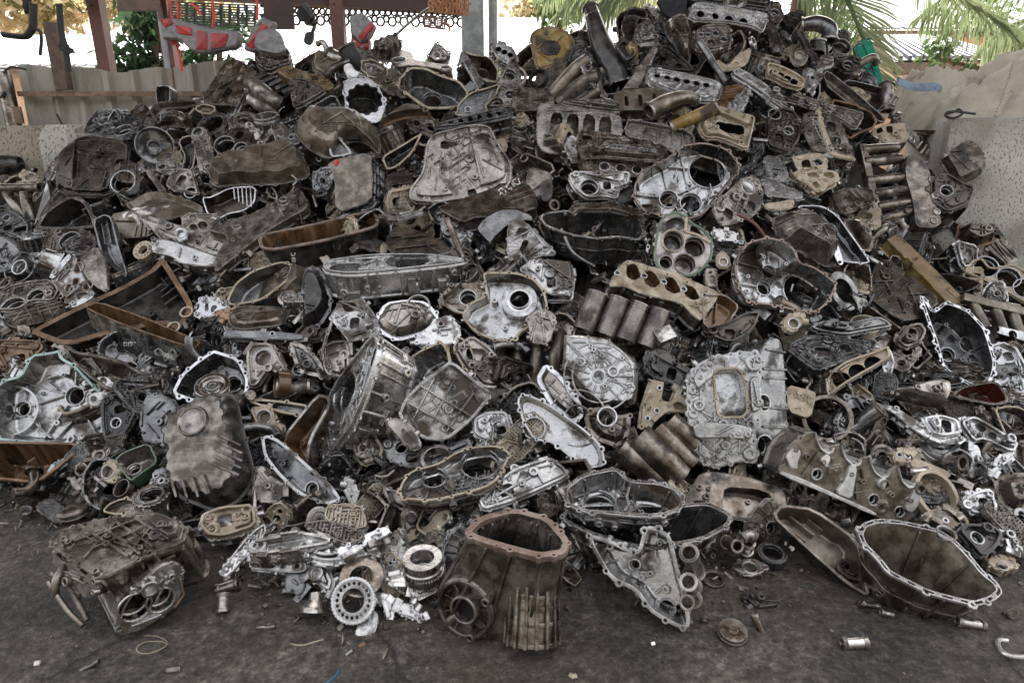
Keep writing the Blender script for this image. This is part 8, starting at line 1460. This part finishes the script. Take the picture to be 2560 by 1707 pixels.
FAM=[tmpl('gear_housing','housing','open gear housing',f_open,s) for s in (1,2,3,31,32)]+[tmpl('webbed_cover','cover','webbed cover',f_cover,s) for s in (4,5)]+      [tmpl('gearbox_case','gearbox case','boxy gearbox casing',f_box,s) for s in (6,7,8,33,34,35)]+[tmpl('oil_pan','oil pan','hollow oil pan',f_pan,s) for s in (9,10)]+[tmpl('oil_pan','oil pan','upturned oil pan',f_panup,11)]+      [tmpl('cylinder_head_casting','cylinder head','cylinder head',f_head,s) for s in (12,13,15)]+[tmpl('manifold','manifold','runner manifold',f_mani,16),tmpl('valve_plate','valve plate','maze valve plate',f_valve,17),tmpl('cylinder_block','cylinder block','three bore block',f_liner,18)]
SMALL=[tmpl('casting_bracket','bracket','cast bracket',f_brk,20),tmpl('steel_ring','ring','stepped steel ring',f_ring,21),tmpl('drive_gear','gear','toothed gear',f_gear,22),tmpl('pipe_elbow','pipe','flanged pipe elbow',f_pipe,23),tmpl('valve_plate','valve plate','small maze plate',f_valve,24)]
PAL=[('alu','alu_light','grey'),('alu_dirty','alu','stained grey'),('alu_dirty','gasket_tan','tan edged grey'),('alu_dark','alu_dirty','dark grey'),('alu_dark','alu_dark','sooty'),('cast_brown','cast_brown','brown'),('cast_brown','gasket_tan','tan edged brown'),('black_oil','alu_dark','black'),('oil_film','oil_film','oily black'),('dusty','alu_dirty','dusty')]
SILD=[(0,385),(150,300),(230,245),(330,240),(440,205),(470,200),(560,125),(650,135),(750,120),(900,105),(1000,110),(1100,125),(1200,110),(1250,70),(1350,40),(1440,5),(1640,-30),(1800,30),(1880,60),(1960,105),(2000,190),(2030,265),(2120,310),(2180,420),(2260,520),(2352,610)]
FOOTD=[(0,1150),(200,1180),(430,1225),(600,1330),(900,1390),(1150,1330),(1300,1320),(1600,1280),(1950,1230),(2352,1260)]
def lin(T,x):
    if x<=T[0][0]:return T[0][1]
    for (a,b),(c,d) in zip(T,T[1:]):
        if x<=c:return b+(d-b)*(x-a)/(c-a)
    return T[-1][1]
USED=set(); BASE=list(HEROES)
def autolabel(word,col,c):
    near=sorted(BASE,key=lambda q:math.dist(q[2],c))[:14]
    for lab,_,hc in near:
        dx,dy=c[0]-hc[0],c[1]-hc[1]; rel=('below the' if dy>0 else 'above the') if abs(dy)>abs(dx) else 'beside the'
        for pre in ('','half hidden ','tilted '):
            s=f'{pre}{col} {word} {rel} {lab}'
            if len(s.split())<=16 and s not in USED:USED.add(s); return s
    s=f'{col} {word} deep among other castings on the heap'; USED.add(s); return s
FIRST=set()
def put(t,c,lift,rg,sc,pal,group,N=None):
    d=ray(*c); P=CO+d*surf_t(*c)-d.normalized()*lift
    N=N or (CR*rg.uniform(-.6,.6)+CU*rg.uniform(-.1,1)-CF*rg.uniform(.35,1)).normalized(); a=rg.uniform(0,6.283); X=(CR*math.cos(a)+CU*math.sin(a)); X=(X-N*X.dot(N)).normalized(); Y=N.cross(X)
    P.z=max(P.z,.05)
    if t.root.name not in FIRST:FIRST.add(t.root.name); r=t.root; parts=t.parts
    else:
        r=t.root.copy(); COL.objects.link(r); parts=[]
        for p in t.parts:q=p.copy(); COL.objects.link(q); q.parent=r; parts.append(q)
    M=Matrix(((X.x,Y.x,N.x,P.x),(X.y,Y.y,N.y,P.y),(X.z,Y.z,N.z,P.z),(0,0,0,1)))
    r.matrix_world=M @ Matrix.Diagonal((sc*rg.uniform(.85,1.15),sc*rg.uniform(.85,1.15),sc,1))
    for p in parts:
        n=p.name.split('.')[0]; m=pal[1] if n in ('flange','face','bearing_seat','channel_lattice','toothed_rim') else pal[0]
        if p.data.materials[0] and p.data.materials[0].name in ('hole_dark',):continue
        p.material_slots[0].link='OBJECT'; p.material_slots[0].material=MATS[m]
    tag(r,autolabel(t.word,pal[2],c),None,group); r['category']=t.root['category']
rg=random.Random(2024); spots=[]
def covered(c):return sum(1 for _,o,hc in BASE if abs(hc[0]-c[0])<330 and abs(hc[1]-c[1])<330 and inside(c,o))
tries=0
while len(spots)<235 and tries<30000:
    tries+=1; dx=rg.uniform(-20,2372); y0,y1=lin(SILD,dx)+32,lin(FOOTD,dx)-60; dy=rg.uniform(y0,y1); c=(dx*1.08844,dy*1.08844)
    k=covered(c)
    if k:continue
    sz=52+60*(dy/1400)
    if any(math.dist(c,s)<sz for s,_ in spots):continue
    spots.append((c,k))
for c,k in spots:
    dy=c[1]/1.088; up_=dy-lin(SILD,c[0]/1.088)
    put(rg.choices(FAM,[.35 if t.word in ('runner manifold','three bore block') else 1 for t in FAM])[0],c,rg.uniform(-.20,-.10),rg,rg.uniform(.72,1.12),rg.choice(PAL),'mixed scrap castings filling the heap')
spots2=[]; tries=0
while len(spots2)<165 and tries<30000:
    tries+=1; dx=rg.uniform(0,2352); y0,y1=lin(SILD,dx)+20,lin(FOOTD,dx)+10; dy=y0+(y1-y0)*rg.random() ** .6; c=(dx*1.08844,dy*1.08844)
    if covered(c) or any(math.dist(c,s)<55 for s in spots2):continue
    spots2.append(c)
for c in spots2:put(rg.choices(SMALL,[2,.5,.5,1,.7])[0] if rg.random()<.5 else rg.choice(FAM[:14]),c,rg.uniform(-.07,.02),rg,rg.uniform(.42,.8),rg.choice(PAL[1:]),'small scrap pieces lying in the gaps')
for t in FAM+SMALL:
    if t.root.name not in FIRST:
        for o in t.parts+[t.root]:bpy.data.objects.remove(o)
# the dark body of the heap beneath and the loose bits nobody could count
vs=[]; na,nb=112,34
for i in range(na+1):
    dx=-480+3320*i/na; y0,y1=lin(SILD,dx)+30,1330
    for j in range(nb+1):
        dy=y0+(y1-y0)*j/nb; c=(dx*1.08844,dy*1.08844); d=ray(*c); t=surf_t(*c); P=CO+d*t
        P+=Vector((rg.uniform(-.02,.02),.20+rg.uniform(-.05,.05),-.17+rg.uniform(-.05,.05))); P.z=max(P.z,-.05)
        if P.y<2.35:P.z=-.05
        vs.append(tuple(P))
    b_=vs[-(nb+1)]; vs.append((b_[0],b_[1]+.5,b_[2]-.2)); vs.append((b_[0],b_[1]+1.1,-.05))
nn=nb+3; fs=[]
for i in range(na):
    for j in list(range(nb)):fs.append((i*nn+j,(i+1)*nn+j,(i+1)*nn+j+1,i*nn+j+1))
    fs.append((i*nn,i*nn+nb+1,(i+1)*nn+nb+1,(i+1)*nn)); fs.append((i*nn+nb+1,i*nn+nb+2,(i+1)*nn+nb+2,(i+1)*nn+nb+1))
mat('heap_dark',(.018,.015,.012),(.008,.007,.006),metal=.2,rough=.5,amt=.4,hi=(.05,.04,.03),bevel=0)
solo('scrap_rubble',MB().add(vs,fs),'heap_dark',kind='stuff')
def bit(m,P,rg,s):
    a=Vector((rg.uniform(-1,1),rg.uniform(-1,1),rg.uniform(-1,1))).normalized(); k=rg.random(); b_=a.orthogonal().normalized()
    if k<.16:m.boss(P,a,s*rg.uniform(.3,.5),s*.2,s*rg.uniform(.3,1.2),seg=9)
    elif k<.6:m.bar(P-a*s,P+a*s,b_,s*rg.uniform(.25,.6),s*rg.uniform(.15,.5),.8)
    elif k<.70:m.ring(P,a,s*.7,s*rg.uniform(.3,.5),s*.2,12)
    elif k<.86:m.box(P,a*s*rg.uniform(.4,1),b_*s*rg.uniform(.3,.6),a.cross(b_)*s*rg.uniform(.1,.3))
    else:m.tube([P-a*s,P-a*s*.2+b_*s*.4,P+a*s*.5+b_*s*.3,P+a*s*1.1],s*.16,6)
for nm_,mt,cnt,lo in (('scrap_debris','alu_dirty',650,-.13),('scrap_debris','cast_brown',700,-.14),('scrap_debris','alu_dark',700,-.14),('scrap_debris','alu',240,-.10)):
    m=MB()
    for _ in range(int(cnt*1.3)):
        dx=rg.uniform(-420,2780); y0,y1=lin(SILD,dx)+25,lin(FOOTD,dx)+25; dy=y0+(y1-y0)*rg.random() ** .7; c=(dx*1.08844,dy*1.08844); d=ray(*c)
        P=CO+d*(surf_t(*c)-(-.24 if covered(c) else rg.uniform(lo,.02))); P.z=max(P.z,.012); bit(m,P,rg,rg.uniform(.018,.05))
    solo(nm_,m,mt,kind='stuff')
m=MB()
for _ in range(420):
    dx=rg.uniform(-20,2372); dy=lin(FOOTD,dx)+abs(rg.gauss(0,55))-10; d=ray(dx*1.08844,dy*1.08844); P=CO+d*(CAMZ/-d.z); P.z=.010; bit(m,P,rg,rg.uniform(.006,.020))
solo('scrap_debris',m,'cast_brown',kind='stuff')
m=MB()
for _ in range(90):
    x,y=rg.uniform(-1.9,1.9),1.35+abs(rg.gauss(0,.5)); s=rg.uniform(.0015,.005)
    m.box((x,y,.004+s*.4),(s,s*rg.uniform(-.5,.5),0),(-s*.4,s,0),(0,0,s*.5))
solo('floor_grit',m,'dusty',kind='stuff')
# ------------------------------------------------------------------ loose litter on the open floor
tile(0,3)
def FL(s_):return [tuple(CO+ray(*q)*((CAMZ-.006)/-ray(*q).z)) for q in px(s_)]
def litter(name,label,s_,r,m,sm=True):return solo(name,MB().tube(smooth3(FL(s_)) if sm else FL(s_),r,6),m,label,name.replace('_',' '))
litter('wire_coil','thin straw coloured wire coil lying before the brown casing','1320,1130 1450,1140 1535,1190 1500,1240 1380,1290 1280,1290 1255,1240 1330,1190 1480,1185 1530,1210',.0016,'gasket_tan')
TB('spool_valve','valve','small dark spool valve lying on the open floor',['735,1465,.0,20 790,1430,.0,26 850,1400,.0,18 910,1360,.0,22'],ht=.009,m='alu_dark',part='rod',ends=False)
TB('piston_pin','pin','stubby grey piston standing beside a lying steel sleeve',['2045,900,.0,52 2045,830,.0,52 2045,770,.0,52'],ht=.03,m='alu_dirty',part='rod',n=(0,.5,.86))
TB('bearing_sleeve','sleeve','bronze toned steel sleeve lying beyond the stubby piston',['2010,700,.0,42 2080,680,.0,44 2170,655,.0,50'],ht=.02,m='steel',part='sleeve')
litter('wood_chip','pale wood chip on the bare concrete','320,1390 345,1388 368,1385',.008,'cream_plastic',False)
litter('rust_flake','rust brown flake near the floor crack','1540,1450 1600,1445 1660,1435',.010,'cast_brown',False)
tile(1,3)
litter('twig','thin pale twig on the oily floor','315,1205 420,1220 530,1190 620,1165',.0022,'gasket_tan')
litter('plastic_strip','blue plastic strip at the bottom edge of the floor','640,1570 700,1530 740,1490 755,1455',.004,'blue_paint')
TB('shift_rod','rod','small knurled rod lying alone on the floor',['5,1060,.0,18 60,1055,.0,22 110,1055,.0,14 180,1045,.0,20'],ht=.008,m='cast_brown',part='rod',ends=False)
TB('steel_pin','pin','tiny bright pin lying beside the floor crack',['830,1310,.0,18 860,1285,.0,18 890,1265,.0,18'],ht=.008,m='alu_light',part='rod',ends=False)
litter('leaf_scrap','orange leaf scrap beside the aluminium bracket','940,1235 970,1220 1000,1205',.007,'rust',False)
litter('coil_spring','small dark coil spring below the bell shaped stub','600,1000 620,1020 640,1000 655,1025 675,1005 690,1030 700,1010',.0025,'alu_dark')
tile(2,3)
litter('leaf_scrap','dry tan leaf scrap in front of the triangular gearcase','530,1490 560,1510 590,1500',.008,'gasket_tan',False)
litter('hex_nut','small bright nut on the oily floor','1270,1210 1290,1205 1305,1200',.009,'steel',False)
tile(3,3)
litter('leaf_scrap','reddish leaf scrap under the leaning oil pan','360,735 390,732 420,738',.006,'rust',False)
